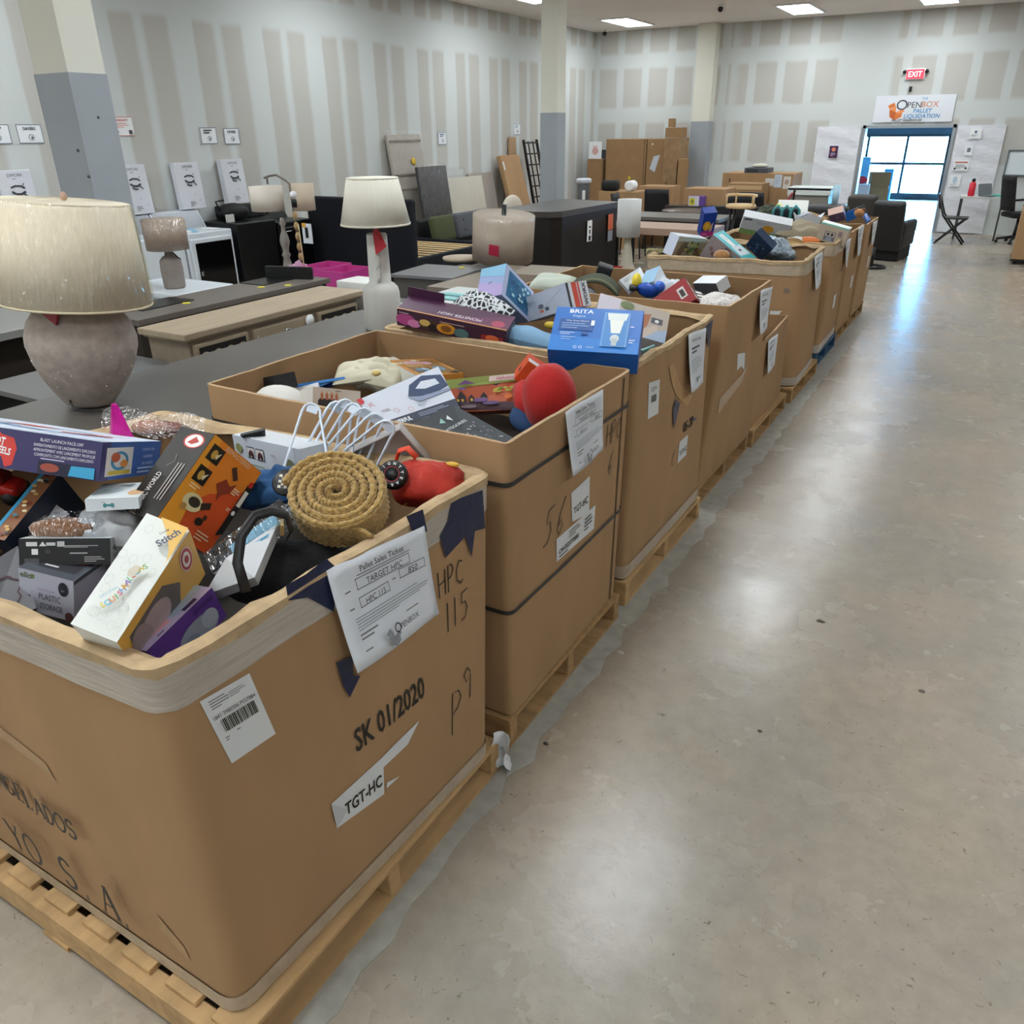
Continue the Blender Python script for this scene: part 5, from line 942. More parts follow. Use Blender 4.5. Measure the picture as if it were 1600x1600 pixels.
tag(MB().box((0, 0, 0), (.3, .2, .1), mat('#232326', .6), bev=.01).build('dark_case', loc=(-1.637, 5.243, 1.000), rot=(.1, .1, .3)), 'dark flat case under the grey and white long carton', 'case')
# ---------------- fifth box
def a_food(A):
    F, L, T = A('F'), A('L'), A('T'); F.r(0, 0, 1, 1, '#b8a48a'); F.p([(0, .75), (1, .85), (1, 1), (0, 1)], '#d9d6d0'); q = random.Random(5)
    for k in range(34): F.e(q.uniform(.3, .95), q.uniform(.08, .75), q.uniform(.03, .07), q.uniform(.05, .13), q.choice(('#b87f45', '#8c5a34', '#6f7d45', '#d3bd92', '#a8603c', '#c9b25e', '#53603a')), n=9)
    F.p([(.1, .05), (.22, .1), (.3, .7), (.2, .8)], '#8a6c50'); L.r(0, 0, 1, 1, '#c9d2e4'); T.r(0, 0, 1, 1, '#d8dde8')
carton('food_appliance_carton', 'white carton with a photo of roast food, left in the film-wrapped box', 'carton', (-2.191, 6.613, 1.135), (.296, .143, 1.412), (.505, .086, .164), '#d0d4dc', art=a_food)
def a_teal(A):
    F, T = A('F'), A('T'); F.r(0, 0, 1, 1, '#8a7f80'); q = random.Random(6)
    for k in range(16): F.e(q.uniform(.05, .55), q.uniform(.1, .95), .05, .08, q.choice(('#5a4448', '#c9bcb4', '#7a5a54', '#3f4a58')), n=8)
    F.p([(.3, 0), (.7, .2), (.6, .9), (.4, .8)], '#2a2c38'); F.p([(.6, 0), (1, .0), (1, .9), (.7, .9)], '#35a3ac')
    T.r(0, 0, 1, 1, '#46b4bc'); T.r(.08, .3, .5, .62, '#dfe6e6'); T.lines(.1, .4, .48, .52, 1, '#6f8a8e'); T.p([(.5, .2), (.8, .1), (.85, .9), (.52, .9)], '#c6d6da'); T.e(.66, .5, .04, .12, '#556')
carton('teal_carton', 'teal carton with a white label, slanting down in the film-wrapped box', 'carton', (-1.84, 6.608, 1.065), (.115, .562, -.127), (.352, .166, .221), '#46b4bc', art=a_teal)
def a_tri(A):
    F = A('F'); F.r(0, 0, 1, 1, '#20429a'); F.e(.38, .45, .3, .2, '#eda42c'); F.e(.38, .45, .16, .12, '#f2c04a'); F.p([(0, 0), (1, 0), (1, .2), (0, .24)], '#c83a8c'); F.p([(.6, .2), (.8, .25), (.85, .6), (.7, .5)], '#e2b48c'); F.lines(.1, .08, .9, .14, 1, '#e6c4dc'); A('R').r(0, 0, 1, 1, '#1d2c58')
carton('toy_blister_box', 'blue toy pack with orange and pink printing, upright behind the food carton', 'toy box', (-2.328, 7.583, 1.228), (.473, -.055, .63), (.121, .1, .239), '#20429a', art=a_tri, s=.95)
def a_navy(A):
    F = A('F'); F.r(0, 0, 1, 1, '#2a3a56'); q = random.Random(7)
    for k in range(18): F.e(q.uniform(.1, .9), q.uniform(.1, .9), .06, .05, q.choice(('#40547a', '#1c2840', '#6c7c98', '#3a4a5c')), n=7)
carton('navy_carton', 'dark navy carton tilted against the teal carton', 'carton', (-1.632, 6.82, 1.15), (.699, -.562, -.959), (.234, .06, .186), '#2a3a56', {'L': '#8fb0c4', 'T': '#b4c4d0'}, a_navy)
t = thing('film_bag', 'crumpled shiny clear bag right of the navy carton', 'bag', (-1.586, 7.023, 1.100), (.2, .2, .4))
MB().ball((0, 0, 0), .15, mat('#93a2b0', .16, metal=.5, bump=1., scale=40, var=.5), 26, sc=(1.1, .8, .6), noise=.2, seed=5).build('film', t)
t = thing('straw_hat', 'straw hat edge in the aisle side of the film-wrapped box', 'hat', (-1.499, 7.467, 1.000), (R(62), R(20), R(30)))
MB().lathe([(.15, 0), (.085, .005), (.08, .03), (.05, .04), (0, .042)], mat('#b8925c', .85, var=.2, scale=60, bump=.5), 28).build('brim_and_crown', t)
tag(MB().ball((0, 0, 0), .055, mat('#a97a4a', .95, bump=.9, scale=50, sheen=.5), 18, sc=(1.2, 1, .8)).build('fur_pompom', loc=(-1.837, 6.447, 1.100)), 'brown fur pompom hanging at the rim below the teal carton', 'pompom')
q = MB(); k = random.Random(3); mgreen = mat('#8c8a5c', .8)
for i in range(16): a = k.uniform(0, PI); q.tube([(k.uniform(-.1, .1), k.uniform(-.05, .05), k.uniform(-.02, .03)) for _ in range(2)], .006, mgreen if i % 2 else mat('#c0b88c', .8), 5)
tag(q.build('dried_stems', loc=(-2.394, 6.466, 1.090)), 'bundle of pale dried stems at the left rim of the film-wrapped box', 'stems')
tag(MB().box((0, 0, 0), (.3, .24, .1), mat('#2a2b30', .6), bev=.01).build('dark_case', loc=(-2.261, 7.544, 0.980), rot=(.05, .05, .2)), 'dark case deep between the food carton and teal carton', 'case')
# ---------------- far boxes
def a_wg(A):
    F, Rr = A('F'), A('R'); F.r(0, 0, 1, 1, '#d6d9de'); F.r(0, 0, 1, .3, '#8fb06c'); F.e(.56, .52, .12, .22, '#e4ac3e'); F.p([(.02, .8), (.2, .86), (.18, .96), (.04, .92)], '#5c6468'); F.lines(.3, .7, .6, .85, 2, '#b4bac2'); F.r(.7, .36, .98, .4, '#9fb884'); Rr.r(0, 0, 1, 1, '#d8742e')
carton('kitchen_carton', 'white and green carton with an orange end, behind the navy carton', 'carton', (-2.018, 8.513, 1.12), (.624, .181, .31), (.474, .1, .203), '#d6d9de', art=a_wg, s=.955)
def a_camb(A):
    F, T, L = A('F'), A('T'), A('L'); F.r(0, 0, 1, 1, '#b9aa96'); F.r(0, .9, 1, 1, '#8cc4b4'); F.r(.24, .1, .62, .62, '#6f6c70'); F.r(.27, .34, .59, .58, '#bdb4ae'); F.e(.36, .46, .05, .08, '#2a282c'); F.e(.5, .46, .05, .08, '#2a282c'); F.p([(.3, .1), (.56, .1), (.52, .3), (.34, .3)], '#8f98a8'); F.r(.7, .45, .84, .74, '#8a7a7c'); F.r(.72, .1, .82, .28, '#7f8894'); T.r(0, 0, 1, 1, '#dfeeea'); L.r(0, 0, 1, 1, '#a89a84')
carton('camera_carton', 'beige carton with a picture of a small camera and a white and mint lid', 'carton', (-1.293, 8.07, 1.126), (.037, .218, -.005), (.251, .134, .156), '#b9aa96', art=a_camb)
soft('beige_bag', 'beige paper bag in the box on the blue pallet', 'bag', (-1.603, 8.295, 1.080), (.1, .1, .2), (.5, .3, .2), mat('#a89c84', .85, bump=.4, scale=10), .12, 3)
tag(MB().ball((0, 0, 0), .07, mat('#e07c3a', .6), 12, sc=(1.4, .8, .6)).build('orange_toy', loc=(-1.446, 7.781, 1.080)), 'bright orange piece beside the beige camera carton', 'toy')
tag(MB().ball((0, 0, 0), .06, mat('#d8d4d4', .6), 12, noise=.2, sc=(1.5, .8, .6)).build('white_wrap', loc=(-1.542, 7.787, 1.080)), 'white crumpled wrap left of the orange piece', 'wrap')
t = thing('shopping_bag', 'white open shopping bag with dark contents, in the narrow box', 'bag', (-1.702, 8.953, 1.120), (0, 0, .3))
q = MB(); mw = mat('#d3d8e0', .5)
for k in range(4):
    a = PI/2*k; q.add([(.13*math.cos(a+.8), .1*math.sin(a+.8), -.12), (.13*math.cos(a+2.37), .1*math.sin(a+2.37), -.12), (.15*math.cos(a+2.37), .12*math.sin(a+2.37), .06), (.15*math.cos(a+1.6), .12*math.sin(a+1.6), .1), (.15*math.cos(a+.8), .12*math.sin(a+.8), .05)], [(0, 1, 2, 3, 4)], mw)
q.build('panels', t, solid=.004); MB().ball((.01, 0, .0), .1, mat('#2c3448', .7), 14, noise=.1, sc=(1, .8, .9)).build('dark_cloth', t)
carton('white_bin', 'long white bin lying in the far end box, teal bag standing in it', 'bin', (-2.124, 10.167, 1.116), (.876, .004, .146), (.333, .206, .143), '#d8d8d2', art=lambda A: A('F').lines(.75, .4, .9, .7, 2, '#8a8f96'), s=.985)
t = thing('teal_tote', 'teal and black toy tote with looped handles, standing in the white bin', 'bag', (-1.991, 9.257, 1.190), (R(10), 0, R(10)))
mt_ = mat('#5fb4b8', .5)
MB().box((0, 0, -.02), (.24, .08, .13), mat('#1f2c34', .5), bev=.02).build('body', t)
for x in (-.09, .0, .09): MB().tube([(x-.045, -.05, -.08), (x-.04, -.05, .03), (x, -.05, .08), (x+.04, -.05, .03), (x+.045, -.05, -.08)], .014, mt_, 8).build('handle', t)
tag(MB().box((0, 0, 0), (.05, .14, .2), mat('#d9cf4a', .5), bev=.01).build('yellow_card', loc=(-2.162, 9.518, 1.150), rot=(0, .3, .2)), 'yellow card strip left of the teal tote', 'card')
soft('dark_green_bag', 'dark green crinkled bag at the left of the far boxes', 'bag', (-2.219, 9.456, 1.120), (.3, .2, .3), (.26, .2, .2), mat('#3c4432', .6, bump=.6, scale=14), .16, 8)
slab('raised_flap', 'cardboard flap standing up across the far boxes', 'cardboard', [(-1.870, 9.477, 1.170), (-1.805, 9.542, 1.180), (-1.651, 9.783, 1.100), (-1.648, 9.563, 1.080)], .006, M_CARD)
carton('purple_toy_pack', 'pale purple toy pack in the far end box beside the blue carton', 'toy box', (-1.563, 9.768, 1.136), (.915, -.298, .06), (.156, .081, .157), '#8a7a9c', {'T': '#d8b4a8'}, lambda A: [A('F').e(.2+.15*k, .3+.1*(k % 3), .1, .12, ('#a86a9c', '#6f6a94', '#c4a8c4')[k % 3], n=9) for k in range(5)])
bb = carton('blue_carton', 'bright blue carton with an open black inside, in the far end box', 'carton', (-1.409, 10.02, 1.136), (.352, -.368, -.783), (.161, .162, .1), '#2a6fc4', {'F': '#2f7cd4', 'R': '#15181c'})
t = thing('soft_toy_head', 'small brown soft toy perched on the bright blue carton', 'plush', (-1.341, 9.810, 1.155))
MB().ball((0, 0, 0), .05, mat('#b57f4c', .9, sheen=.4), 14, sc=(1.1, .9, .9)).build('head', t)
for s in (-1, 1): MB().ball((s*.035, 0, .035), .018, mat('#8a5a34', .9), 10).build('ear', t)
slab('blue_book', 'blue flat carton leaning on the aisle wall of the far end box', 'carton', [(-1.340, 10.157, 1.120), (-1.323, 10.207, 1.130), (-1.250, 10.113, 1.060), (-1.262, 9.958, 1.060)], .03, '#3a6cbc')
# ================================================================ furniture and stock behind the boxes
M_DBR = mat('#3c3631', .35, var=.12, scale=3, stretch=(6, .5, 6)); M_DTOP = mat('#5b5652', .28, var=.06, scale=4); M_BLACK = mat('#0a0a0b', .35); M_BLKM = mat('#0e0e0f', .7)
M_TAN = mat('#a4937c', .55, var=.1, scale=5, stretch=(4, .5, 4)); M_TAND = mat('#8a7c69', .6, var=.1, scale=5, stretch=(4, .5, 4)); M_WAPP = mat('#d9e0e6', .25); M_CHROME = mat('#b8bcc0', .2, metal=1.)
M_YEL = mat('#d9cc3c', .5)
def boxes(name, parent, lst, m, bev=.003):
    mb = MB()
    for c, d in lst: mb.box(c, d, m)
    return mb.build(name, parent, bevel=bev)
def table(name, label, x0, x1, y0, y1, z, mt, ml, group=None, th=.05, apron=.12, cat='table', leg=.07):
    t = thing(name, label, cat, ((x0+x1)/2, (y0+y1)/2, 0), 0, group); w, l = x1-x0, y1-y0
    boxes('tabletop', t, [((0, 0, z-th/2), (w, l, th))], mt)
    if apron: boxes('apron', t, [((0, s*(l/2-.05), z-th-apron/2), (w-.1, .03, apron)) for s in (-1, 1)]+[((s*(w/2-.05), 0, z-th-apron/2), (.03, l-.1, apron)) for s in (-1, 1)], ml)
    for a in (-1, 1):
        for b in (-1, 1): boxes('leg', t, [((a*(w/2-leg/2-.02), b*(l/2-leg/2-.02), (z-th)/2), (leg, leg, z-th))], ml)
    return t
def sticker(x, y, z, label, s=.07):
    q = MB(); q.lathe([(0, 0), (s/2, 0), (s/2*.9, .004), (0, .005)], M_YEL, 12); tag(q.build('price_tag', loc=(x, y, z), rot=(0, 0, .3)), label, 'tag')
# ---- tables next to the boxes
table('long_table', 'long dark grey table behind the nearest boxes, big round lamp on it', -3.68, -2.74, .5, 4.28, .90, M_DTOP, M_DBR)
table('side_table', 'pale grey table just beyond the white bottle lamp', -3.62, -2.76, 4.32, 5.38, .89, mat('#bfc2c1', .4), M_DBR)
table('side_table', 'worn brown table with yellow tags beside the dark grey plinth', -3.95, -2.8, 5.42, 6.7, .86, mat('#7f7264', .4, var=.1, scale=3), M_DBR)
sticker((-3.665, 5.454, 0.862)[0], (-3.665, 5.454, 0.862)[1], .861, 'yellow round tag on the worn brown table, in front of the plinth')
t = thing('wood_board', 'brown board end lying on the worn brown table', 'board', (-3.2, 6.1, .861), .1); boxes('plank', t, [((0, 0, .04), (.5, .5, .08))], mat('#85786a', .6))
# ---- table lamps
def lamp1():
    t = thing('table_lamp', 'large round speckled stone lamp with a plastic-wrapped cream shade', 'lamp', (-3.397, 2.041, .911))
    t.rotation_euler = (-.086, .052, 0); st = mat('#a89c93', .8, var=.14, scale=26, bump=.5)
    MB().lathe([(.095, 0), (.105, .01), (.14, .06), (.175, .12), (.205, .19), (.222, .26), (.222, .30), (.205, .36), (.17, .41), (.125, .435), (.09, .445), (.06, .45)], st, 48).build('base', t)
    q = MB(); k = random.Random(5); mp = mat('#d9d2ca', .8)
    for i in range(90):
        a, f = k.uniform(-2.6, .6), k.uniform(.06, .38); r = [.14, .175, .205, .222, .222, .205, .185][int((f-.06)/.0467)]-.001; q.ball((r*math.cos(a), r*math.sin(a), f), k.uniform(.0015, .004), mp, 6, sc=(1, 1, k.uniform(.5, 1.4)))
    o = q.build('stone_speckles', t); o['kind'] = 'stuff'
    sh = mat('#e3d9c8', .8, var=.05, scale=10, stretch=(8, 8, .4))
    MB().lathe([(.298, .445), (.241, .85)], sh, 64).build('shade', t, solid=.006)
    q = MB(); q.lathe([(.301, .442), (.301, .450), (.295, .452)], mat('#e6dbc6', .8), 64); q.build('shade_trim', t); q = MB(); q.lathe([(.244, .843), (.244, .852), (.239, .853)], mat('#e6dbc6', .8), 64); q.build('shade_trim', t)
    q = MB(); q.lathe([(.308-.057*v/16, .443+.41*v/16) for v in range(17)], clear('#fffdf6', .10, .10), 128, wob=lambda a, z: .012*math.sin(a*23+z*9)+.010*math.sin(a*47-z*26)+.006*math.sin(a*90+z*60)); q.build('plastic_wrap', t)
    MB().lathe([(.008, .45), (.008, .855), (.014, .86), (.014, .875), (.006, .885), (0, .888)], mat('#b89a84', .4), 12).build('finial', t)
    q = MB().box((-.10, -.17, .42), (.10, .008, .06), mat('#8c1622', .5), Matrix.Rotation(.4, 4, 'Y')); q.build('red_tag', t)
    MB().tube([(.03, -.112, .045), (.055, -.125, .03), (.085, -.13, .008), (.14, -.09, .005), (.2, -.02, .005)], .0045, M_BLACK, 8).build('cord', t)
    return t
lamp1()
def lamp2():
    t = thing('table_lamp', 'white bottle lamp with an off-white pleated shade and red tag', 'lamp', (-3.178, 3.887, .90)); w = mat('#cdcbc5', .6, bump=.2, scale=30)
    MB().lathe([(.105, 0), (.113, .01), (.113, .15), (.112, .22), (.104, .25), (.083, .272), (.066, .282), (.064, .40), (.060, .55), (.056, .56), (0, .565)], w, 40).build('base', t)
    MB().lathe([(.012, .56), (.012, .64), (.02, .65)], mat('#b58f78', .5), 12).build('neck', t)
    MB().lathe([(.202, .612), (.146, .863)], mat('#e6e1d2', .85), 96, wob=lambda a, z: .004*math.sin(a*60)).build('shade', t, solid=.004)
    q = MB(); q.lathe([(.205, .608), (.205, .618)], mat('#e2ddcd', .85), 48); q.build('shade_trim', t); q = MB(); q.lathe([(.149, .857), (.149, .866)], mat('#e2ddcd', .85), 48); q.build('shade_trim', t)
    q = MB()
    for z in (.33, .40, .47): q.tube([(.035+.015*math.sin(k), -.058, z+.03*k-.04) for k in range(4)], .009, w, 6)
    q.build('ribbon', t)
    q = MB(); q.add([(.03, -.07, .585), (.08, -.08, .60), (.125, -.07, .50), (.045, -.075, .45)], [(0, 1, 2, 3)], mat('#b01f2c', .3)); q.build('red_tag', t, solid=.003)
    return t
lamp2()
# ---- tan dresser with arches
def dresser():
    t = thing('dresser', 'weathered tan dresser with round-arch fretwork and ring pulls', 'dresser', (-4.17, 3.84, 0))
    boxes('top', t, [((0, 0, .93), (.42, 1.62, .04)), ((-.0, 0, .905), (.39, 1.58, .02))], M_TAN, .006)
    boxes('body', t, [((-.01, 0, .46), (.36, 1.52, .88))], M_TAND)
    for y, w in ((-.53, .42), (0, .56), (.53, .42)):
        d = boxes('drawer', t, [((.18, y, .79), (.03, w, .16))], M_TAN, .008)
        if w > .5:
            q = MB(); q.tube([(.215, y+.035*math.sin(a), .79+.035*math.cos(a)) for a in [k*PI/8 for k in range(16)]], .006, M_CHROME, 8, closed=True); q.build('ring_pull', d)
        else:
            q = MB(); q.box((.198, y, .79), (.006, w-.06, .12), mat('#151310', .6)); q.build('dark_panel', d); q = MB()
            for k in (-.18, -.06, .06, .18): q.tube([(.203, y+k*w*2.0/.84*.8-.0+.05*math.cos(a), .74+.075*math.sin(a)) for a in [i*PI/10 for i in range(11)]], .007, M_TAN, 6)
            q.build('arch_fretwork', d)
        boxes('door', t, [((.18, y, .37), (.025, w, .62))], M_TAN, .008)
    q = MB(); q.add([(.2, -.27, .70), (.2, -.23, .68), (.2, -.25, .84)], [(0, 1, 2)], M_WHT); q.build('hang_tag', t, solid=.003)
    q = MB(); q.lathe([(0, 0), (.04, 0), (.04, .004), (0, .004)], M_WHT, 12, Matrix.Translation((.205, .22, .84)) @ Matrix.Rotation(PI/2, 4, 'Y')); q.build('hang_tag', t)
dresser()
t = thing('media_console', 'dark console with two shallow trays in its top, behind the tan dresser', 'console', (-5.03, 4.25, 0))
boxes('body', t, [((0, 0, .44), (.46, 1.82, .84))], M_DBR); boxes('top', t, [((.01, 0, .88), (.5, 1.86, .04))], mat('#6a625b', .4))
for y in (-.5, .62):
    q = MB(); q.box((-.10, y, .9), (.26, .44, .012), M_BLACK); q.build('tray', t)
for p, l in (((-4.963, 4.593, 0.900), 'left yellow tag on the dark console top'), ((-4.832, 4.755, 0.900), 'yellow tag on the dark console top beside the upright tray edge'), ((-4.962, 3.868, 0.900), 'yellow tag on the dark console near the small taupe lamp')): sticker(p[0], p[1], .901, l, .06)
t = thing('tray_panel', 'black upright tray edge standing at the far end of the dark console', 'panel', (-5.05, 5.0, .9), .3); boxes('panel', t, [((0, 0, .05), (.42, .03, .10))], M_BLACK)
t = thing('tv_console', 'dark brown open-shelf console at the left edge behind the round lamp', 'console', (-5.6, 2.3, 0))
boxes('top', t, [((0, 0, .88), (.8, 1.7, .05))], mat('#8a8885', .3)); boxes('carcass', t, [((-.1, 0, .62), (.56, 1.62, .46)), ((0, -.78, .44), (.7, .05, .84)), ((0, .78, .44), (.7, .05, .84))], M_DBR); boxes('shelf', t, [((.1, 0, .36), (.7, 1.5, .04)), ((0, 0, .06), (.7, 1.6, .1))], mat('#77726d', .35))
t = thing('low_cabinet', 'black low cabinet between the round lamp and the tan dresser', 'cabinet', (-4.3, 2.62, 0)); boxes('body', t, [((0, 0, .37), (.7, .8, .74))], M_BLACK); boxes('top', t, [((0, 0, .755), (.74, .84, .03))], mat('#6b6a69', .3))
# ---- white unit with the small taupe lamp
t = thing('white_drawer_unit', 'white drawer unit with an open drawer, small taupe lamp on it', 'drawer unit', (-5.74, 4.36, 0))
boxes('body', t, [((0, .0, .42), (.66, .5, .84))], M_WAPP); boxes('top', t, [((.02, 0, .87), (.8, .56, .05))], M_WAPP, .012); boxes('drawer', t, [((.24, -.1, .72), (.3, .4, .12)), ((.38, -.1, .72), (.03, .44, .14))], M_WAPP)
def small_lamp():
    t = thing('table_lamp', 'small taupe bottle lamp with a plastic-wrapped drum shade, on the white drawer unit', 'lamp', (-5.60, 4.29, .896)); m = mat('#8b8079', .5, var=.08, scale=14)
    MB().lathe([(.075, 0), (.082, .01), (.085, .14), (.08, .21), (.06, .235), (.034, .25), (.032, .275), (.014, .285), (.01, .31)], m, 32).build('base', t)
    MB().lathe([(.155, .295), (.158, .515)], mat('#a39080', .8, var=.06, scale=9), 48).build('shade', t, solid=.005)
    q = MB(); q.lathe([(.16, .29), (.163, .52), (.12, .53)], clear('#ffffff', .1, .12), 60, wob=lambda a, z: .012*math.sin(a*17+z*30)); q.build('plastic_wrap', t)
    MB().box((0, -.03, .30), (.035, .02, .04), mat('#c49c88', .5)).build('sleeve', t)
    MB().tube([(.035, .01, .27), (.07, .02, .235), (.09, .03, .22)], .005, M_BLACK, 6).build('cord', t)
    q = MB().box((-.14, -.08, .42), (.035, .006, .05), mat('#8c1622', .5)); q.build('red_tag', t)
small_lamp()
# ---- appliances along the left-hand drywall
def appliance(name, label, y0, y1, m, z=.93, door='glass', panel=True, x1=-8.3, tape=False):
    w = y1-y0; t = thing(name, label, 'appliance', ((x1-8.97)/2, (y0+y1)/2, 0)); d = x1+8.97; g = mat('#8a8d92', .35, metal=.4) if m is M_WAPP else M_BLKM
    boxes('body', t, [((0, 0, z/2), (d, w-.01, z))], m, .015)
    if panel: q = MB(); q.prism([(-d/2, z), (-d/2+.22, z), (-d/2+.10, z+.2), (-d/2, z+.21)], -w/2+.005, w/2-.005, m); q.build('console', t); \
        (lambda q: (q.add([(-d/2+.222, -w/2+.02, z+.004), (-d/2+.222, w/2-.02, z+.004), (-d/2+.105, w/2-.02, z+.198), (-d/2+.105, -w/2+.02, z+.198)], [(0, 1, 2, 3)], g), q.build('control_panel', t)))(MB()); \
        (lambda q: (q.lathe([(.035, 0), (.032, .03), (0, .032)], M_CHROME, 16, Matrix.Translation((-d/2+.168, .0, z+.10)) @ Matrix.Rotation(1.02, 4, 'Y')), q.build('dial', t)))(MB())
    if door:
        boxes('door', t, [((d/2+.015, 0, z*.55), (.03, w-.08, z*.76))], m, .02); boxes('door_glass', t, [((d/2+.03, .02, z*.56), (.012, w-.17, z*.63))], mat('#08080a', .08), .015)
        if m is M_WAPP: boxes('handle', t, [((d/2+.045, -w/2+.13, z*.5), (.02, .03, .05))], M_CHROME)
    if tape: q = MB(); q.box((.08, .02, z+.003), (.5, .07, .004), mat('#5fb4d4', .3), Matrix.Rotation(-.55, 4, 'Z')); q.build('blue_tape', t); boxes('leaflet', t, [((.15, -.15, z+.003), (.2, .16, .003)), ((.12, .2, z+.003), (.22, .16, .003))], M_WHT)
    return t
appliance('dryer', 'white dryer with a black glass door and blue tape across its top', 6.62, 7.34, M_WAPP, .935, tape=True)
appliance('washer', 'white washer left of the blue-taped dryer, behind the small taupe lamp', 5.9, 6.6, M_WAPP, .93, door=None)
appliance('washer', 'white washer half hidden behind the grey column', 5.18, 5.86, M_WAPP, .93, door=None)
appliance('stove', 'black appliance in the dark at the left edge under the lamp shade', 4.4, 5.14, M_BLACK, .93)
appliance('stove', 'black appliance right of the blue-taped white dryer', 7.42, 8.1, M_BLACK, .98, door=None, panel=False)
appliance('stove', 'black glossy range with handles, right end of the appliance row', 8.12, 8.78, M_BLACK, .93)
t = thing('bag', 'black bag lying on top of the black appliance', 'bag', (-8.7, 7.75, .98)); MB().ball((0, 0, .1), .2, M_BLKM, 16, sc=(.9, 1.1, .55), noise=.06).build('body', t); boxes('tag', t, [((.16, -.2, .02), (.03, .12, .14))], mat('#cfcfc8', .5)); MB().tube([(0, -.2, .12), (0, -.25, .24), (0, -.12, .25)], .012, M_BLKM, 6).build('strap', t)
def kit(y, label, z=1.145):
    t = thing('shelf_kit_box', label, 'carton', (-8.9, y, z), 0, 'white flat cartons along the drywall'); t.rotation_euler = (0, R(-4), 0)
    MB().box((0, 0, .27), (.09, .36, .54), mat('#dadbe2', .5), bev=.004, seg=1).build('carton', t)
    q = MB(); A = flat_art(q, (.0455, -.18, 0), (0, 1, 0), (0, 0, 1), .36, .54, .0015); k = '#5a5d66'
    A.t('DIMORK', .52, .91, .055, k, maxw=.5); A.lines(.42, .83, .62, .86, 1, '#8a8d94')
    arc = lambda cx, cy, rx, ry, a0, a1: [(cx+rx*math.cos(R(a0+(a1-a0)*i/8)), cy+ry*math.sin(R(a0+(a1-a0)*i/8))) for i in range(9)]
    for p, w in (([(.30, .69), (.44, .72), (.62, .71), (.70, .67)], .018), ([(.30, .62), (.42, .575), (.56, .57), (.70, .61)], .022), ([(.36, .54), (.46, .505), (.56, .51)], .018), ([(.62, .575), (.70, .54), (.74, .50)], .014), ([(.66, .73), (.70, .76)], .008)): A.stroke([p], w, '#3c3f46')
    A.lines(.34, .06, .58, .17, 3, '#7d8088'); A.stroke([[(.75, .16), (.8, .2)], [(.55, .3), (.6, .33)]], .006, '#9a9da4')
    q.build('printed_artwork', t); return t
kit(5.13, 'white flat carton reading DIMORK left of the grey column', 1.145); kit(6.52, 'white flat carton reading DIMORK just right of the grey column'); kit(7.3, 'white flat carton reading DIMORK above the blue-taped dryer'); kit(8.03, 'white flat carton reading DIMORK above the black appliance, rightmost of the four', 1.16)
tag(MB().box((0, 0, .08), (.2, .68, .16), M_BLKM, bev=.01).build('cable_box', loc=(-8.86, 8.03, .985)), 'dark box under the rightmost white flat carton', 'box')
def wsign(y, z, w, h, label, title, c='#3a3f48', edge='#6f7f90', two=False):
    def paint(A):
        for e in ((0, 0, 1, .04), (0, .96, 1, 1), (0, 0, .03, 1), (.97, 0, 1, 1)): A.r(*e, edge)
        if title: A.t(title, .5, .78, .15, c, maxw=.78, bold=.03)
        else: A.lines(.2, .6, .82, .9, 2, c, .5)
        A.ring(.52, .32, .12, .16, .25, '#8d97a3'); A.e(.54, .3, .04, .07, '#4a4f58')
    return paper('wall_sign', label, -8.995, y, z, w, h, paint, '+x')
wsign(5.12, 2.02, .28, .18, 'white sign with a dark border cut by the left edge of the view', None); wsign(5.47, 2.02, .27, .18, 'white sign reading DRYERS left of the grey column', 'DRYERS')
wsign(7.81, 1.98, .26, .19, 'white two-line sign left of the right-hand DRYERS sign', None); wsign(8.19, 1.97, .26, .19, 'white sign reading DRYERS above the rightmost white flat carton', 'DRYERS')
paper('wall_sign', 'white sign with an orange heading right beside the grey column', -8.995, 6.59, 2.09, .27, .2, lambda A: (A.r(0, 0, 1, .03, '#d0765c'), A.r(0, .97, 1, 1, '#d0765c'), A.t('WARRANTY', .5, .82, .1, '#c9583c', maxw=.7, bold=.03), A.lines(.2, .4, .8, .7, 3, '#e0b0a0'), A.e(.2, .2, .05, .07, '#333'), A.r(.74, .1, .9, .3, '#444')), '+x')
wsign(13.05, 1.885, .26, .2, 'small blue-edged sign above the wrapped cream headboard', None, '#5f7890', '#5f86a8'); wsign(15.76, 2.02, .26, .2, 'small blue-edged sign above the black crib side', None, '#8298ac', '#7f9cb8')
# ---- lamps and bins beside the console
def spindle():
    t = thing('spindle_lamp', 'grey turned spindle lamp base without a shade', 'lamp', (-6.52, 6.45, .6))
    MB().lathe([(.075, 0), (.075, .03), (.055, .06), (.045, .14), (.03, .2), (.048, .23), (.03, .26), (.035, .3), (.052, .36), (.042, .42), (.022, .47), (.02, .52), (.036, .54), (.022, .57), (.02, .6)], mat('#8a847c', .6, var=.1, scale=20), 24).build('spindle', t)
spindle()
t = thing('white_console', 'dark low bench carrying the spindle lamp and pink bins', 'bench', (-6.1, 6.5, 0)); boxes('body', t, [((0, 0, .28), (1.3, .6, .56))], M_DBR)
t = thing('arc_lamp', 'thin bronze lamp with a curved arm holding a cream drum shade', 'lamp', (-6.37, 6.5, .56)); mz = mat('#6f655c', .4, metal=.6)
MB().lathe([(.1, 0), (.1, .02), (.02, .03)], mz, 24).build('foot', t)
q = MB(); q.tube([(0, 0, .02), (-.01, 0, .5), (-.03, 0, .97), (-.08, 0, 1.0), (-.2, 0, 1.05), (-.3, 0, 1.04), (-.38, 0, 1.02)], .011, mz, 8); q.tube([(-.34, 0, 1.03), (-.34, 0, .96)], .01, mz, 6); q.build('arm', t)
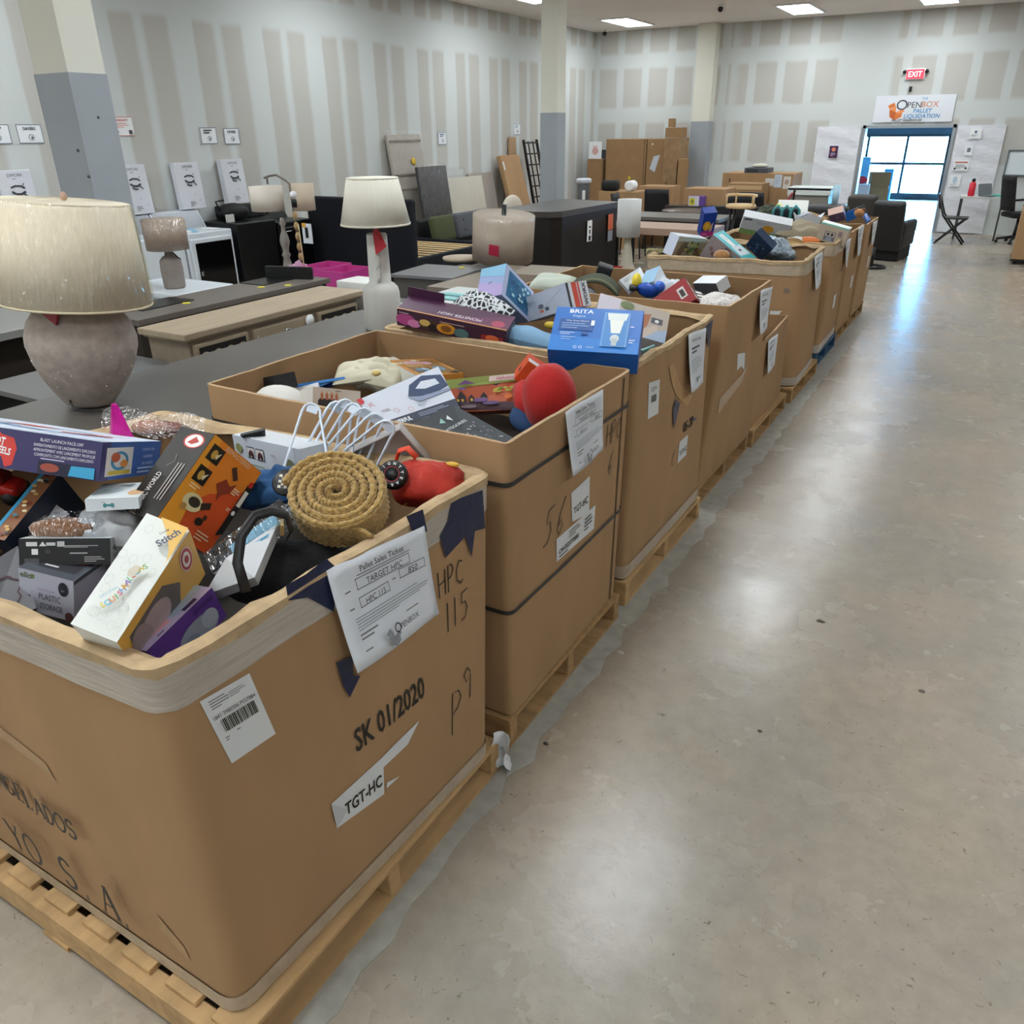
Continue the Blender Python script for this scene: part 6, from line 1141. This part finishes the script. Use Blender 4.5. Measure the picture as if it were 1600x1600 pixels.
MB().lathe([(.17, .70), (.17, .94)], mat('#dcd3c6', .85), 40, Matrix.Translation((-.38, 0, 0))).build('shade', t, solid=.004)
MB().lathe([(.12, .70), (.12, .96)], mat('#d3c3ac', .85), 40, Matrix.Translation((-.06, .2, 0))).build('second_shade', t, solid=.004)
t = thing('bead_lamp', 'slim tan beaded floor lamp with a white bulb and a hanging tag', 'lamp', (-6.22, 6.35, .56)); q = MB()
for k in range(7): q.ball((-.012*(k-3)*.3, 0, .08+.1*k), .028, mat('#ad9064', .6, var=.2, scale=30), 12, sc=(1, 1, 1.5))
q.build('stem', t); MB().lathe([(.028, .76), (.028, .83), (.02, .84)], M_BLACK, 12).build('socket', t); MB().ball((0, 0, .88), .036, mat('#e4e6ea', .3), 14).build('bulb', t)
q = MB(); q.tube([(.04, -.02, .6), (.06, -.03, .3), (.05, -.02, .05)], .006, mat('#c9b48c', .6), 6); q.build('cord', t)
q = MB(); q.box((.17, -.04, .52), (.12, .01, .19), mat('#d6dbe2', .4)); q.build('tag', t); q = MB(); q.box((.17, -.048, .53), (.035, .006, .1), M_BLACK); q.box((.14, -.047, .60), (.05, .006, .04), mat('#d9a83c', .5)); q.build('tag_print', t)
for k, (x, l) in enumerate(((-5.98, 'bright pink open bin, the left one behind the console'), (-5.62, 'bright pink open bin, nearest to the white bottle lamp'))):
    t = thing('pink_bin', l, 'bin', (x, 6.45-.12*k, .565), 0, 'bright pink storage bins'); q = MB(); mp = mat('#c23c8e', .45)
    q.box((0, 0, .006), (.3, .4, .012), mp)
    for c, d in (((-.16, 0, .1), (.012, .42, .2)), ((.16, 0, .1), (.012, .42, .2)), ((0, -.21, .1), (.33, .012, .2)), ((0, .21, .1), (.33, .012, .2))): q.box(c, d, mp)
    q.build('shell', t)
soft('pink_bag', 'pale pink crinkled bag next to the spindle lamp', 'bag', (-6.2, 6.28, .67), (.2, .1, 0), (.2, .2, .22), mat('#c493b4', .5, bump=.6, scale=20), .15, 3)
tag(MB().box((0, 0, .1), (.3, .25, .2), mat('#d5d5d0', .5), bev=.004).build('white_carton', loc=(-4.15, 4.86, .78)), 'plain white carton left of the white bottle lamp', 'carton')
table('bench', 'dark bench under the plain white carton', -4.5, -3.75, 4.72, 5.3, .77, M_DBR, M_DBR, cat='bench')
# ---- bed, sofa, plinth, chest
t = thing('bed_frame', 'dark navy velvet bed with a tall headboard and pale slats', 'bed', (-7.62, 9.0, 0)); mn = mat('#080d18', .85, var=.1, scale=4)
MB().box((0, 0, .62), (1.84, .12, 1.16), mn, bev=.04, seg=3).build('headboard', t)
for s in (-1, 1): boxes('side_rail', t, [((s*.87, 1.0, .32), (.08, 1.9, .26))], mn, .02)
boxes('foot_rail', t, [((0, 1.98, .32), (1.82, .08, .26))], mn, .02)
for k in range(9): boxes('slat', t, [((0, .2+.2*k, .41), (1.66, .09, .02))], mat('#c4a87c', .7))
t = thing('sofa', 'black low sofa against the drywall, green and grey cushions on it', 'sofa', (-7.9, 11.95, 0)); boxes('seat_base', t, [((0, 0, .17), (.8, 1.8, .34))], M_BLKM, .03); boxes('back', t, [((-.32, 0, .45), (.14, 1.8, .5))], M_BLKM, .03)
def scushion(y, w, m, label, tuft):
    t = thing('sofa_cushion', label, 'cushion', (-7.82, y, .575), 0); t.rotation_euler = (0, R(-12), 0)
    MB().box((0, 0, 0), (.16, w, .40), m, bev=.05, seg=3).build('pad', t)
    if tuft:
        q = MB()
        for a in (-.25, 0, .25):
            for z in (-.08, .08): q.ball((.082, a*w*1.3, z), .018, mat('#3a3c40', .8), 8)
        q.build('buttons', t)
scushion(11.25, .55, mat('#4d5436', .9), 'olive green cushion on the black sofa', 0); scushion(12.15, 1.15, mat('#55575e', .9, sheen=.2), 'grey button-tufted cushion on the black sofa', 1)
t = thing('plinth', 'dark grey square plinth with a flat top, beyond the white bottle lamp', 'plinth', (-4.53, 6.42, 0)); t.rotation_euler = (0, 0, .10)
boxes('body', t, [((0, 0, .39), (.62, .62, .78))], mat('#57544f', .45, var=.1, scale=4)); boxes('top', t, [((0, 0, .79), (.66, .66, .03))], mat('#77767a', .25)); boxes('pull_slot', t, [((.312, -.05, .70), (.012, .03, .10))], M_BLACK)
q = (-4.431, 6.673, 0.806); sticker(q[0], q[1], .806, 'yellow tag on the corner of the dark grey plinth')
def chest():
    t = thing('chest', 'big dark brown bow-front chest standing with its back to the aisle', 'chest', (-5.1, 10.15, 0)); a, b, c, d = (-.46, -.75), (.40, -.80), (.48, .72), (-.44, .88)
    pl = [a, (-.2, -.92), (.1, -.98), (.3, -.94), b, c, d]; q = MB(); n = len(pl)
    q.add([(x, y, 0) for x, y in pl]+[(x, y, 1.03) for x, y in pl], [list(range(n))[::-1], [n+k for k in range(n)]]+[(k, (k+1) % n, n+(k+1) % n, n+k) for k in range(n)], mat('#16110f', .4, var=.15, scale=3, stretch=(5, .4, 5))); q.build('body', t)
    q = MB(); s = 1.05; q.add([(x*s, y*s, 1.03) for x, y in pl]+[(x*s, y*s, 1.10) for x, y in pl], [list(range(n))[::-1], [n+k for k in range(n)]]+[(k, (k+1) % n, n+(k+1) % n, n+k) for k in range(n)], mat('#4d4946', .28)); q.build('top', t)
    q = MB(); q.box((.452, -.1, .80), (.006, .14, .26), M_WHT); q.build('white_tag', t); q = MB(); q.box((.457, -.1, .79), (.004, .03, .05), M_BLACK); q.box((.457, -.1, .71), (.004, .06, .06), M_BLACK); q.box((.457, -.1, .85), (.004, .05, .02), M_BLACK); q.build('tag_print', t)
    q = MB(); q.box((.486, .5, .86), (.006, .16, .2), mat('#c9613e', .4)); q.build('orange_tag', t); q = MB(); q.box((.486, .5, .68), (.006, .15, .14), mat('#8a8f9c', .4)); q.build('grey_tag', t)
chest()
# ---- wrapped shade lamp and cylinder shade
t = thing('wrapped_lampshade', 'beige lampshade in plastic with a red sticker, tipped in front of the dark chest', 'lampshade', (-4.30, 7.22, .83), 0); t.rotation_euler = (R(4), R(6), 0)
MB().lathe([(.305, 0), (.305, .42)], mat('#b9aa98', .8, var=.08, scale=6), 48).build('shade', t, solid=.006)
q = MB(); q.lathe([(.311, -.01+.05*k) for k in range(10)], clear('#ffffff', .08, .12), 90, wob=lambda a, z: .010*math.sin(a*13+z*20)+.008*math.sin(a*31-z*50)); q.build('plastic_wrap', t)
MB().lathe([(.025, -.1), (.025, .52)], M_BLACK, 12).build('pole', t)
q = MB(); q.box((.08, -.307, .15), (.11, .008, .10), mat('#a3173a', .5)); q.build('red_sticker', t)
boxes('stand', t, [((0, 0, -.12), (.5, .4, .06))], mat('#4a3a30', .5))
t = thing('round_plate', 'beige flat oval disc lying left of the wrapped lampshade', 'disc', (-4.82, 7.25, .80)); MB().lathe([(0, -.02), (.19, -.02), (.2, 0), (.19, .012), (0, .012)], mat('#b5a58f', .6), 32).build('disc', t)
table('coffee_table', 'dark brown table carrying the wrapped lampshade', -5.1, -3.9, 6.9, 7.7, .66, mat('#3a2a22', .4), M_DBR)
t = thing('cylinder_lamp', 'white lamp with a straight cylinder shade right of the dark chest', 'lamp', (-3.47, 8.5, .50)); MB().lathe([(.125, .45), (.125, .825)], mat('#d3d4d2', .8), 40).build('shade', t, solid=.004); MB().lathe([(.13, 0), (.13, .03), (.07, .16), (.05, .3), (.03, .42), (.01, .5)], mat('#c2bba8', .6), 24).build('base', t)
q = MB(); q.box((-.05, -.12, .12), (.1, .01, .06), mat('#b01f2c', .4)); q.build('red_tag', t)
table('end_table', 'dark end table under the white cylinder lamp', -3.8, -3.1, 8.2, 8.8, .50, M_BLKM, M_BLKM)
# ---- things leaning on the left-hand drywall
def leaner(name, label, cat, y0, y1, z1, m, th=.06, x0=-8.62, z0=0., lean=.30, part='panel', wrap=None):
    t = thing(name, label, cat, (x0, (y0+y1)/2, z0)); t.rotation_euler = (0, -math.atan2(lean, z1), 0); h = math.hypot(z1, lean)
    MB().box((-th/2, 0, h/2), (th, y1-y0, h), m, bev=.012).build(part, t)
    if wrap:
        q = MB(); q.grid(lambda u, v: (.012+.012*math.sin(u*19+v*7), (u-.5)*(y1-y0)*1.03, h*v*1.03), 14, 14, clear('#ffffff', .1, wrap)); q.build('plastic_wrap', t)
    return t, h
t, h = leaner('wrapped_headboard', 'tall beige wrapped headboard with a yellow sticker', 'headboard', 11.35, 12.25, 1.96, mat('#a9a196', .7), x0=-8.6, wrap=.12)
q = MB()
for z in (h-.1, h-.62, h-.85): q.box((.004, 0, z), (.02, .86, .03), mat('#7d7468', .6))
q.build('seam_bands', t); q = MB(); q.ball((.02, .12, h-.42), .06, mat('#d9b23c', .5), 12, sc=(.3, 1, 1)); q.build('yellow_sticker', t)
t, h = leaner('headboard', 'dark grey panel in shiny wrap leaning below the tall beige headboard', 'headboard', 11.66, 12.5, 1.47, mat('#3d3c40', .5), x0=-8.36, lean=.2, wrap=.18)
t, h = leaner('wrapped_headboard', 'cream upholstered headboard in crinkled plastic', 'headboard', 12.56, 13.95, 1.24, mat('#cfc8b8', .7), th=.1, x0=-8.52, lean=.22, wrap=.15)
t, h = leaner('headboard', 'clear-wrapped white panel behind the cream headboard', 'panel', 12.5, 13.6, 1.36, mat('#c6c9c8', .4), x0=-8.84, lean=.08, wrap=.15)
t, h = leaner('headboard', 'grey-brown flat panel leaning right of the cream headboard', 'panel', 13.75, 14.62, 1.27, mat('#948a82', .6), x0=-8.66, lean=.25)
t, h = leaner('flat_carton', 'tall flat brown carton leaning left of the black crib side', 'carton', 14.75, 15.5, 1.56, M_CARD, th=.1, x0=-8.35, lean=.45)
boxes('label', t, [((.004, -.33, h-.2), (.006, .05, .16))], M_LBL)
t, h = leaner('flat_carton', 'brown flat carton edge behind the black crib side', 'carton', 15.35, 15.6, 1.88, mat('#a58867', .8), th=.06, x0=-8.88, lean=.04)
t = thing('crib_side', 'black slatted crib side leaning on the drywall beside the column', 'crib', (-8.42, 15.95, 0)); t.rotation_euler = (0, -.2, 0); q = MB()
for y in (-.28, .28): q.box((0, y, .93), (.04, .05, 1.86), M_BLACK)
for k in range(9): q.box((0, 0, .12+.21*k), (.03, .6, .025), M_BLACK)
for y in (-.1, .1): q.box((0, y, .93), (.02, .02, 1.8), M_BLACK)
q.build('slatted_side', t)
t = thing('round_chair', 'cream round-backed chair in plastic beside the cream headboard', 'chair', (-7.7, 13.3, 0)); MB().ball((0, 0, .72), .3, mat('#c9c0b0', .8), 20, sc=(.35, 1.1, .8)).build('backrest', t); boxes('seat', t, [((.25, 0, .38), (.55, .6, .14))], mat('#c3baa9', .8), .05)
for a in (0, .5):
    for b in (-.24, .24): boxes('leg', t, [((a, b, .16), (.04, .04, .32))], M_BLACK)
# ---- big cartons near the far corner
def bigbox(name, label, x0, x1, y0, y1, z, m=None, rot=0., z0=0., marks=None):
    t = thing(name, label, 'carton', ((x0+x1)/2, (y0+y1)/2, z0), rot); w, d = x1-x0, y1-y0
    MB().box((0, 0, (z-z0)/2), (w, d, z-z0), m or M_CARD2).build('carton', t, bevel=.006)
    for mk in (marks if isinstance(marks, list) else [marks] if marks else []): q = MB(); A = flat_art(q, (-w/2, -d/2-.001, 0), (1, 0, 0), (0, 0, 1), w, z-z0, .003); mk(A); q.build('printed_label', t)
    return t
bigbox('tall_carton', 'widest big brown carton near the far corner, yellow round sticker on it', -8.2, -7.22, 18.5, 19.1, 1.80, marks=lambda A: (A.e(.62, .55, .035, .022, '#d8c63a'), A.r(.95, 0, .965, 1, '#5a4630')))
bigbox('tall_carton', 'big brown carton with a torn white sheet on its face', -7.2, -6.78, 18.5, 19.1, 1.80, marks=lambda A: (A.p([(.2, .66), (.5, .62), (.75, .82), (.4, .80)], '#c9d2dc'), A.e(.3, .94, .04, .012, '#ddd')))
bigbox('tall_carton', 'big brown carton with a dented face, right end of the tall group', -6.77, -6.44, 18.4, 19.1, 1.82, mat('#9a7c5a', .8, var=.2, scale=6), marks=lambda A: (A.p([(.2, .5), (.4, .55), (.5, .4), (.3, .35)], '#7c6144'), A.r(.1, .34, .6, .35, '#c2a47c')))
bigbox('carton', 'small brown carton lying on top of the tall group', -6.80, -6.44, 18.5, 18.9, 2.02, z0=1.825)
bigbox('carton', 'narrow upright carton piece at the very top of the tall group', -6.76, -6.64, 18.55, 18.7, 2.2, z0=2.025)
bigbox('flat_carton', 'thin brown carton leaning between the tall group and the pilaster', -6.42, -6.2, 18.3, 18.6, 1.40, rot=.3)
bigbox('tall_carton', 'narrow brown carton with a white sheet sticking up from it', -8.62, -8.28, 18.4, 18.8, 1.38)
paper('paper_sheet', 'white sheet with a red drawing standing on the narrow brown carton', -8.42, 18.39, 1.57, .32, .36, lambda A: (A.e(.5, .45, .25, .22, '#dcb0a8'), A.e(.5, .7, .2, .05, '#e0c0b8')), cat='paper')
bigbox('flat_carton', 'tall flat brown carton right of the middle column', -8.95, -8.6, 16.9, 17.1, 1.38, M_CARD, marks=lambda A: A.r(.35, .2, .8, .28, '#6a5030'))
q = MB(); t = thing('dark_screen', 'dark fabric screen behind the narrow carton', 'screen', (-8.78, 19.25, 0))
boxes('panel', t, [((.35, .1, .78), (1.0, .03, 1.56))], mat('#3c4046', .7)); boxes('post', t, [((x, .06, .81), (.03, .03, 1.62)) for x in (-.1, .3, .62, .85)], M_BLACK)
t = thing('waste_bin', 'grey waste bin with a bag over its rim', 'bin', (-6.9, 14.6, .0)); MB().lathe([(.09, 0), (.12, 1.10), (.13, 1.13)], mat('#777b82', .4, metal=.3), 24).build('bin', t); MB().lathe([(.14, 1.1), (.145, 1.16), (.12, 1.18)], mat('#c9ced6', .3), 20, wob=lambda a, z: .06*math.sin(9*a)).build('bag_liner', t); boxes('tag', t, [((.06, -.115, .9), (.06, .01, .16))], M_WHT)
# ---- tables, chairs and stock in the middle distance
def chair(name, label, x, y, rot, m, seat=.46, back=1.0, w=.48, group='dark dining chairs', legs=True):
    t = thing(name, label, 'chair', (x, y, 0), rot, group)
    MB().box((0, 0, seat), (w, w, .07), m, bev=.02).build('seat', t); q = MB(); h = back-seat
    q.grid(lambda u, v: ((u-.5)*w*(1-.08*v), w/2-.02+.09*v-.05*(1-(2*u-1)**2), seat+.03+h*v), 8, 6, m); q.build('backrest', t, solid=.03)
    for a in (-1, 1):
        for b in (-1, 1): q = MB(); q.tube([(a*(w/2-.04), b*(w/2-.04), seat-.03), (a*(w/2-.01), b*(w/2-.01), 0)], .014, M_BLACK, 8); q.build('leg', t)
    return t
M_CH = mat('#17161a', .6)
table('dining_table', 'long table with a pinkish wood edge beyond the white cylinder lamp', -5.0, -3.35, 10.95, 11.75, .77, mat('#a58a78', .45), M_BLKM, th=.09, apron=0, leg=.05)
table('dining_table', 'grey-topped table right behind the pinkish one', -5.2, -3.55, 12.1, 12.9, .80, mat('#6c6862', .4), M_BLKM, th=.05, leg=.05)
t = thing('round_table', 'dark round table among the black chairs in the middle distance', 'table', (-4.6, 13.9, 0)); MB().lathe([(0, .72), (.4, .72), (.42, .74), (.4, .76), (0, .76)], mat('#5a4d44', .35), 40, sx=1.1).build('tabletop', t); MB().lathe([(.25, 0), (.24, .03), (.06, .08), (.06, .72)], M_BLKM, 20).build('pedestal', t)
for x, y, r, l in ((-5.45, 13.45, PI*.55, 'black chair side-on at the left of the dark round table'), (-3.7, 14.0, PI, 'black chair with a low wide back right of the dark round table'), (-3.62, 14.6, PI*.93, 'black tall-backed chair behind the pale wooden stool seat'), (-5.4, 14.75, PI, 'dark chair back against the cartons behind the round table')): chair('dining_chair', l, x, y, r, M_CH)
t = thing('bench', 'black padded bench back across the front of the dark round table', 'bench', (-3.58, 13.2, 0)); boxes('back', t, [((0, .1, .80), (.95, .06, .18))], M_CH, .02); boxes('seat', t, [((0, -.1, .46), (.95, .4, .08))], M_CH, .02)
for a in (-.42, .42):
    for b in (-.26, .1): boxes('leg', t, [((a, b, .21), (.04, .04, .42))], M_BLACK)
t = thing('bar_stool', 'pale wooden bow-backed stool seat on black legs', 'stool', (-3.22, 12.0, 0)); mo = mat('#cdb083', .55, var=.08, scale=10)
MB().lathe([(0, .98), (.2, .98), (.215, 1.0), (.2, 1.03), (0, 1.03)], mo, 32).build('seat', t); q = MB(); q.tube([(.2*math.cos(a), .2*math.sin(a), 1.14) for a in [k*PI/10-.3 for k in range(13)]], .02, mo, 8)
for k in (0, 4, 8, 12): a = k*PI/10-.3; q.tube([(.2*math.cos(a), .2*math.sin(a), 1.02), (.2*math.cos(a), .2*math.sin(a), 1.14)], .012, mo, 6)
q.build('bow_back', t)
for a in (-1, 1):
    for b in (-1, 1): q = MB(); q.tube([(a*.1, b*.1, .98), (a*.19, b*.19, 0)], .018, M_BLACK, 8); q.build('leg', t)
bigbox('carton', 'flat open brown carton left of the dark plastic bag, far tables', -6.5, -5.75, 14.4, 15.0, .98, M_CARD)
bigbox('carton', 'brown carton with a pale upper rim behind the far tables', -6.0, -5.36, 15.1, 15.6, 1.04, M_CARD)
t = thing('paper_roll', 'white paper roll end lying on the flat open carton', 'roll', (-5.95, 14.6, 1.072)); MB().lathe([(.05, -.1), (.09, -.1), (.09, .1), (.05, .1)], M_WHT, 20, Matrix.Rotation(PI/2, 4, 'X')).build('roll', t)
tag(MB().box((0, 0, .09), (.3, .25, .18), M_BLKM, bev=.05).build('black_bag', loc=(-6.33, 14.55, .981)), 'black soft bag left of the white paper roll', 'bag')
bigbox('carton', 'brown carton behind the round table with a purple and yellow pack on its front', -4.95, -4.2, 14.6, 15.2, 1.05, M_CARD)
t = thing('toy_pack', 'purple and white pack with a yellow picture in front of the brown carton', 'toy box', (-4.65, 14.47, .782)); boxes('carton', t, [((0, 0, .08), (.27, .14, .16))], mat('#6a4a9c', .4)); q = MB(); A = flat_art(q, (-.135, -.0715, 0), (1, 0, 0), (0, 0, 1), .27, .16, .002); A.r(0, 0, .7, 1, '#d8d4dc'); A.r(.08, .1, .42, .8, '#d8cc3c'); A.e(.26, .45, .1, .2, '#8a8f3c'); q.build('printed_artwork', t)
table('table', 'dark table carrying the purple and white pack', -5.2, -4.1, 14.36, 14.59, .78, M_DBR, M_BLKM, apron=0)
bigbox('carton', 'large brown carton with printed sheets on its right half, by the far drywall', -4.9, -3.55, 16.7, 17.5, 1.21, M_CARD, marks=[lambda A: A.r(.10, .45, .12, .92, '#5a442e'), lambda A: A.r(.62, .82, .74, .93, '#cfd0cc'), lambda A: (A.r(.745, .80, .85, .985, '#c6d0da'), A.lines(.765, .85, .83, .96, 3, '#a9b4c2')), lambda A: (A.r(.87, .78, .97, .96, '#d8d0c8'), A.e(.92, .88, .03, .04, '#b59a8c')), lambda A: A.r(.955, .67, 1, .76, '#d8d8d4'), lambda A: A.r(.03, .55, .08, .64, '#d8d8d8'), lambda A: A.r(.77, .42, .83, .52, '#d8d8d8')])
bigbox('carton', 'brown open carton in front of the large carton with printed sheets', -4.62, -3.95, 16.1, 16.6, 1.06, M_CARD2, marks=lambda A: (A.e(.83, .82, .04, .03, '#d0cfc8'), A.r(.02, .9, .98, .97, '#c2a37a')))
bigbox('dark_box', 'dark grey box on top of the large carton with printed sheets', -4.5, -4.05, 16.75, 17.2, 1.30, mat('#4d5158', .5), z0=1.212, marks=lambda A: A.r(.1, .2, .6, .8, '#2c2f34'))
tag(MB().ball((0, 0, 0), .1, mat('#d9d4c4', .6), 12, sc=(1.6, 1, .4)).build('white_bundle', loc=(-4.25, 16.95, 1.335)), 'pale bundle lying on the dark grey box', 'bundle')
t = thing('dresser', 'grey dresser under a white drape, left of the tall glass bottles', 'dresser', (-3.13, 16.45, 0)); boxes('body', t, [((0, 0, .48), (.7, .5, .96))], mat('#7e7a72', .5)); boxes('drape', t, [((0, 0, .985), (.76, .56, .05)), ((0, -.275, .94), (.76, .01, .12))], mat('#d3dad8', .7), .01)
t = thing('glass_cylinder', 'stack of pale blue plastic cups beside the draped grey dresser', 'cups', (-2.66, 16.2, .74)); MB().lathe([(.05, 0), (.065, .32), (.055, .32), (.045, .02)], mat('#b8d8e8', .15), 20).build('cups', t)
table('stand', 'small dark stand under the blue plastic cups', -2.77, -2.47, 16.0, 16.45, .735, M_DBR, M_DBR, apron=0, leg=.03)
q = MB(); q.tube([(-3.45, 14.6, .70), (-3.3, 14.6, .76), (-3.18, 14.6, .85), (-3.08, 14.6, 1.02)], .022, mat('#8a2a26', .5), 8); tag(q.build('red_rope'), 'dark red barrier rope in front of the large carton', 'rope')
t = thing('rope_post', 'thin dark post at the end of the dark red rope', 'post', (-3.06, 14.62, 0)); MB().lathe([(.12, 0), (.12, .02), (.018, .03), (.018, 1.04), (.03, 1.05), (0, 1.07)], M_BLKM, 16).build('post', t)
# ---- recliners by the end of the row
def recliner(label, x, y, rot, m, wide=.8, tall=1.15):
    t = thing('recliner', label, 'armchair', (x, y, 0), rot, 'dark recliners')
    MB().box((0, 0, .34), (wide, .8, .28), m, bev=.05, seg=3).build('seat', t)
    q = MB().box((0, 0, .38), (wide*.95, .18, .78), m, Matrix.Translation((0, .36, tall-.78)) @ Matrix.Rotation(R(-14), 4, 'X'), bev=.05, seg=3); q.build('backrest', t)
    for s in (-1, 1): MB().box((s*(wide/2-.06), 0, .5), (.14, .78, .22), m, bev=.05, seg=3).build('armrest', t)
    boxes('base', t, [((0, 0, .1), (wide*.9, .7, .2))], M_BLKM, .02); return t
mr1, mr2 = mat('#1d1b1c', .55, bump=.15, scale=12), mat('#393430', .6)
recliner('dark recliner nearest the doorway, seen from behind at the end of the row', -1.50, 15.2, R(172), mr1, .5, .96)
recliner('brown-grey recliner with a tall back left of the doorway recliner', -2.02, 16.1, R(170), mr2, .5, .98)
recliner('dark recliner with a wide low back behind the far boxes', -2.12, 12.9, R(180), mr1, .6, 1.05)
t = thing('swivel_foot', 'black ring foot of a swivel chair on the floor past the last box', 'chair base', (-1.62, 14.0, 0)); q = MB(); q.tube([(.2*math.cos(a), .2*math.sin(a), .02) for a in [k*PI/12 for k in range(24)]], .022, M_BLACK, 8, closed=True); q.build('ring', t); MB().lathe([(.03, 0), (.03, .3)], M_BLACK, 10).build('post', t)
# ---- desk corner right of the opening
t = table('folding_table', 'white folding table with a laptop and red bottle by the right panel', -.78, -.02, 18.35, 18.95, .78, mat('#d6d9d6', .4), mat('#3a3d40', .5), th=.04, apron=0, leg=.03)
t = thing('water_bottle', 'bright red water bottle on the white folding table', 'bottle', (-.60, 18.45, .782)); MB().lathe([(.055, 0), (.058, .02), (.058, .22), (.03, .25)], mat('#d8283c', .3), 20).build('body', t); MB().lathe([(.03, .25), (.03, .30), (.02, .31), (0, .31)], M_BLACK, 14).build('cap', t)
t = thing('laptop', 'open grey laptop on the white folding table', 'laptop', (-.36, 18.6, .782), .9); boxes('keyboard_half', t, [((0, -.12, .01), (.34, .24, .02))], mat('#6d7378', .4)); q = MB().box((0, 0, .11), (.34, .012, .22), mat('#7a8085', .4), Matrix.Rotation(R(-15), 4, 'X')); q.build('screen_half', t)
tag(MB().box((0, 0, .02), (.16, .12, .04), mat('#5fb8a4', .5), bev=.004).build('notebook', loc=(-.18, 18.5, .782)), 'teal notebook on the white folding table', 'notebook')
def fchair():
    t = thing('folding_chair', 'black folding chair side-on at the white folding table', 'chair', (-.75, 17.75, 0), R(-90)); m = M_BLACK
    boxes('seat', t, [((0, .02, .45), (.42, .40, .03))], m, .01)
    q = MB().box((0, 0, .12), (.42, .025, .26), m, Matrix.Translation((0, -.28, .62)) @ Matrix.Rotation(R(12), 4, 'X'), bev=.01); q.build('backrest', t)
    for s in (-.2, .2):
        q = MB(); q.tube([(s, -.34, .86), (s, -.2, .5), (s, .22, 0)], .016, m, 8); q.build('leg', t); q = MB(); q.tube([(s, .2, .46), (s, -.26, 0)], .016, m, 8); q.build('leg', t)
fchair()
def ochair():
    t = thing('office_chair', 'black mesh office chair at the right end of the folding table', 'chair', (.28, 18.2, 0), R(115)); m = M_BLKM
    MB().box((0, 0, .50), (.50, .48, .09), m, bev=.04, seg=3).build('seat', t)
    q = MB(); q.grid(lambda u, v: ((u-.5)*.48, .24+.10*v+.05*(1-(2*u-1)**2), .58+.58*v), 8, 8, m); q.build('backrest', t, solid=.05)
    for s in (-1, 1): q = MB(); q.tube([(s*.27, .1, .5), (s*.29, .1, .72), (s*.29, -.2, .74)], .022, m, 8); q.build('armrest', t)
    MB().lathe([(.03, .08), (.03, .46)], M_BLACK, 12).build('gas_lift', t)
    for k in range(5):
        a = 2*PI*k/5; lg = MB(); lg.tube([(0, 0, .12), (.29*math.cos(a), .29*math.sin(a), .075)], [.03, .018], m, 8); o = lg.build('foot_spoke', t); c = MB(); c.ball((.29*math.cos(a), .29*math.sin(a), .033), .033, M_BLACK, 10); c.build('caster', o)
ochair()
chair('side_chair', 'second black chair half hidden behind the office chair', .55, 18.98, R(200), M_BLKM, back=.98, group=None)
t = bigbox('carton', 'brown carton cut off by the right edge of the view', .26, .9, 15.3, 16.1, .80, M_CARD, z0=.08); t['label'] = 'brown carton cut off by the right edge of the view'
t = thing('hand_truck_base', 'low black dolly under the brown carton at the right edge', 'dolly', (.58, 15.7, 0)); boxes('deck', t, [((0, 0, .065), (.66, .82, .028))], M_BLACK)
for a in (-.26, .26):
    for b in (-.34, .34): MB().ball((a, b, .027), .027, M_BLACK, 10).build('caster', t)
# ---- goods in the front room, seen through the opening
for k, (x, y, w, d, h, z, c, l) in enumerate((((-2.822, 20.400, 0.683)[0], 20.4, .34, .4, .62, 0, '#9a7450', 'brown carton just inside the opening at its left'), ((-2.822, 20.400, 0.683)[0], 20.42, .3, .34, .22, .625, '#c9cbd0', 'white carton with red goods on the brown carton inside the opening'), ((-2.634, 21.600, 0.670)[0], 21.6, .42, .45, .72, 0, '#b58a5e', 'tan carton deeper inside the opening'), ((-2.645, 21.600, 0.890)[0], 21.6, .4, .42, .32, .725, '#a97c50', 'tan carton resting on another deeper inside the opening'), (-3.55, 22.8, .4, .4, .95, 0, '#8fb4cc', 'pale blue display unit in the front room'), (-3.75, 25.2, .6, .5, 1.25, 0, '#8fb8d8', 'tall blue display unit near the shop front'))):
    t = thing('stock_carton', l, 'carton', (x, y, z), .1*k); MB().box((0, 0, h/2), (w, d, h), mat(c, .6), bev=.006, seg=1).build('carton', t)
tag(MB().ball((0, 0, 0), .1, mat('#c8283c', .5), 12, sc=(1.2, 1, .8)).build('red_goods', loc=((-2.846, 20.400, 0.907)[0], 20.38, .93)), 'red goods heaped on the white carton inside the opening', 'goods')
t = thing('blue_post', 'slim blue stand in front of the shop-front glass', 'stand', (-3.05, 26.8, 0)); boxes('stand', t, [((0, 0, .45), (.24, .2, .9))], mat('#4f8fb8', .5))
t = thing('dark_cabinet', 'dark green cabinet just inside the opening at its right', 'cabinet', (-.95, 20.6, 0)); boxes('body', t, [((0, 0, .5), (.4, .6, 1.0))], mat('#2f4a44', .5))
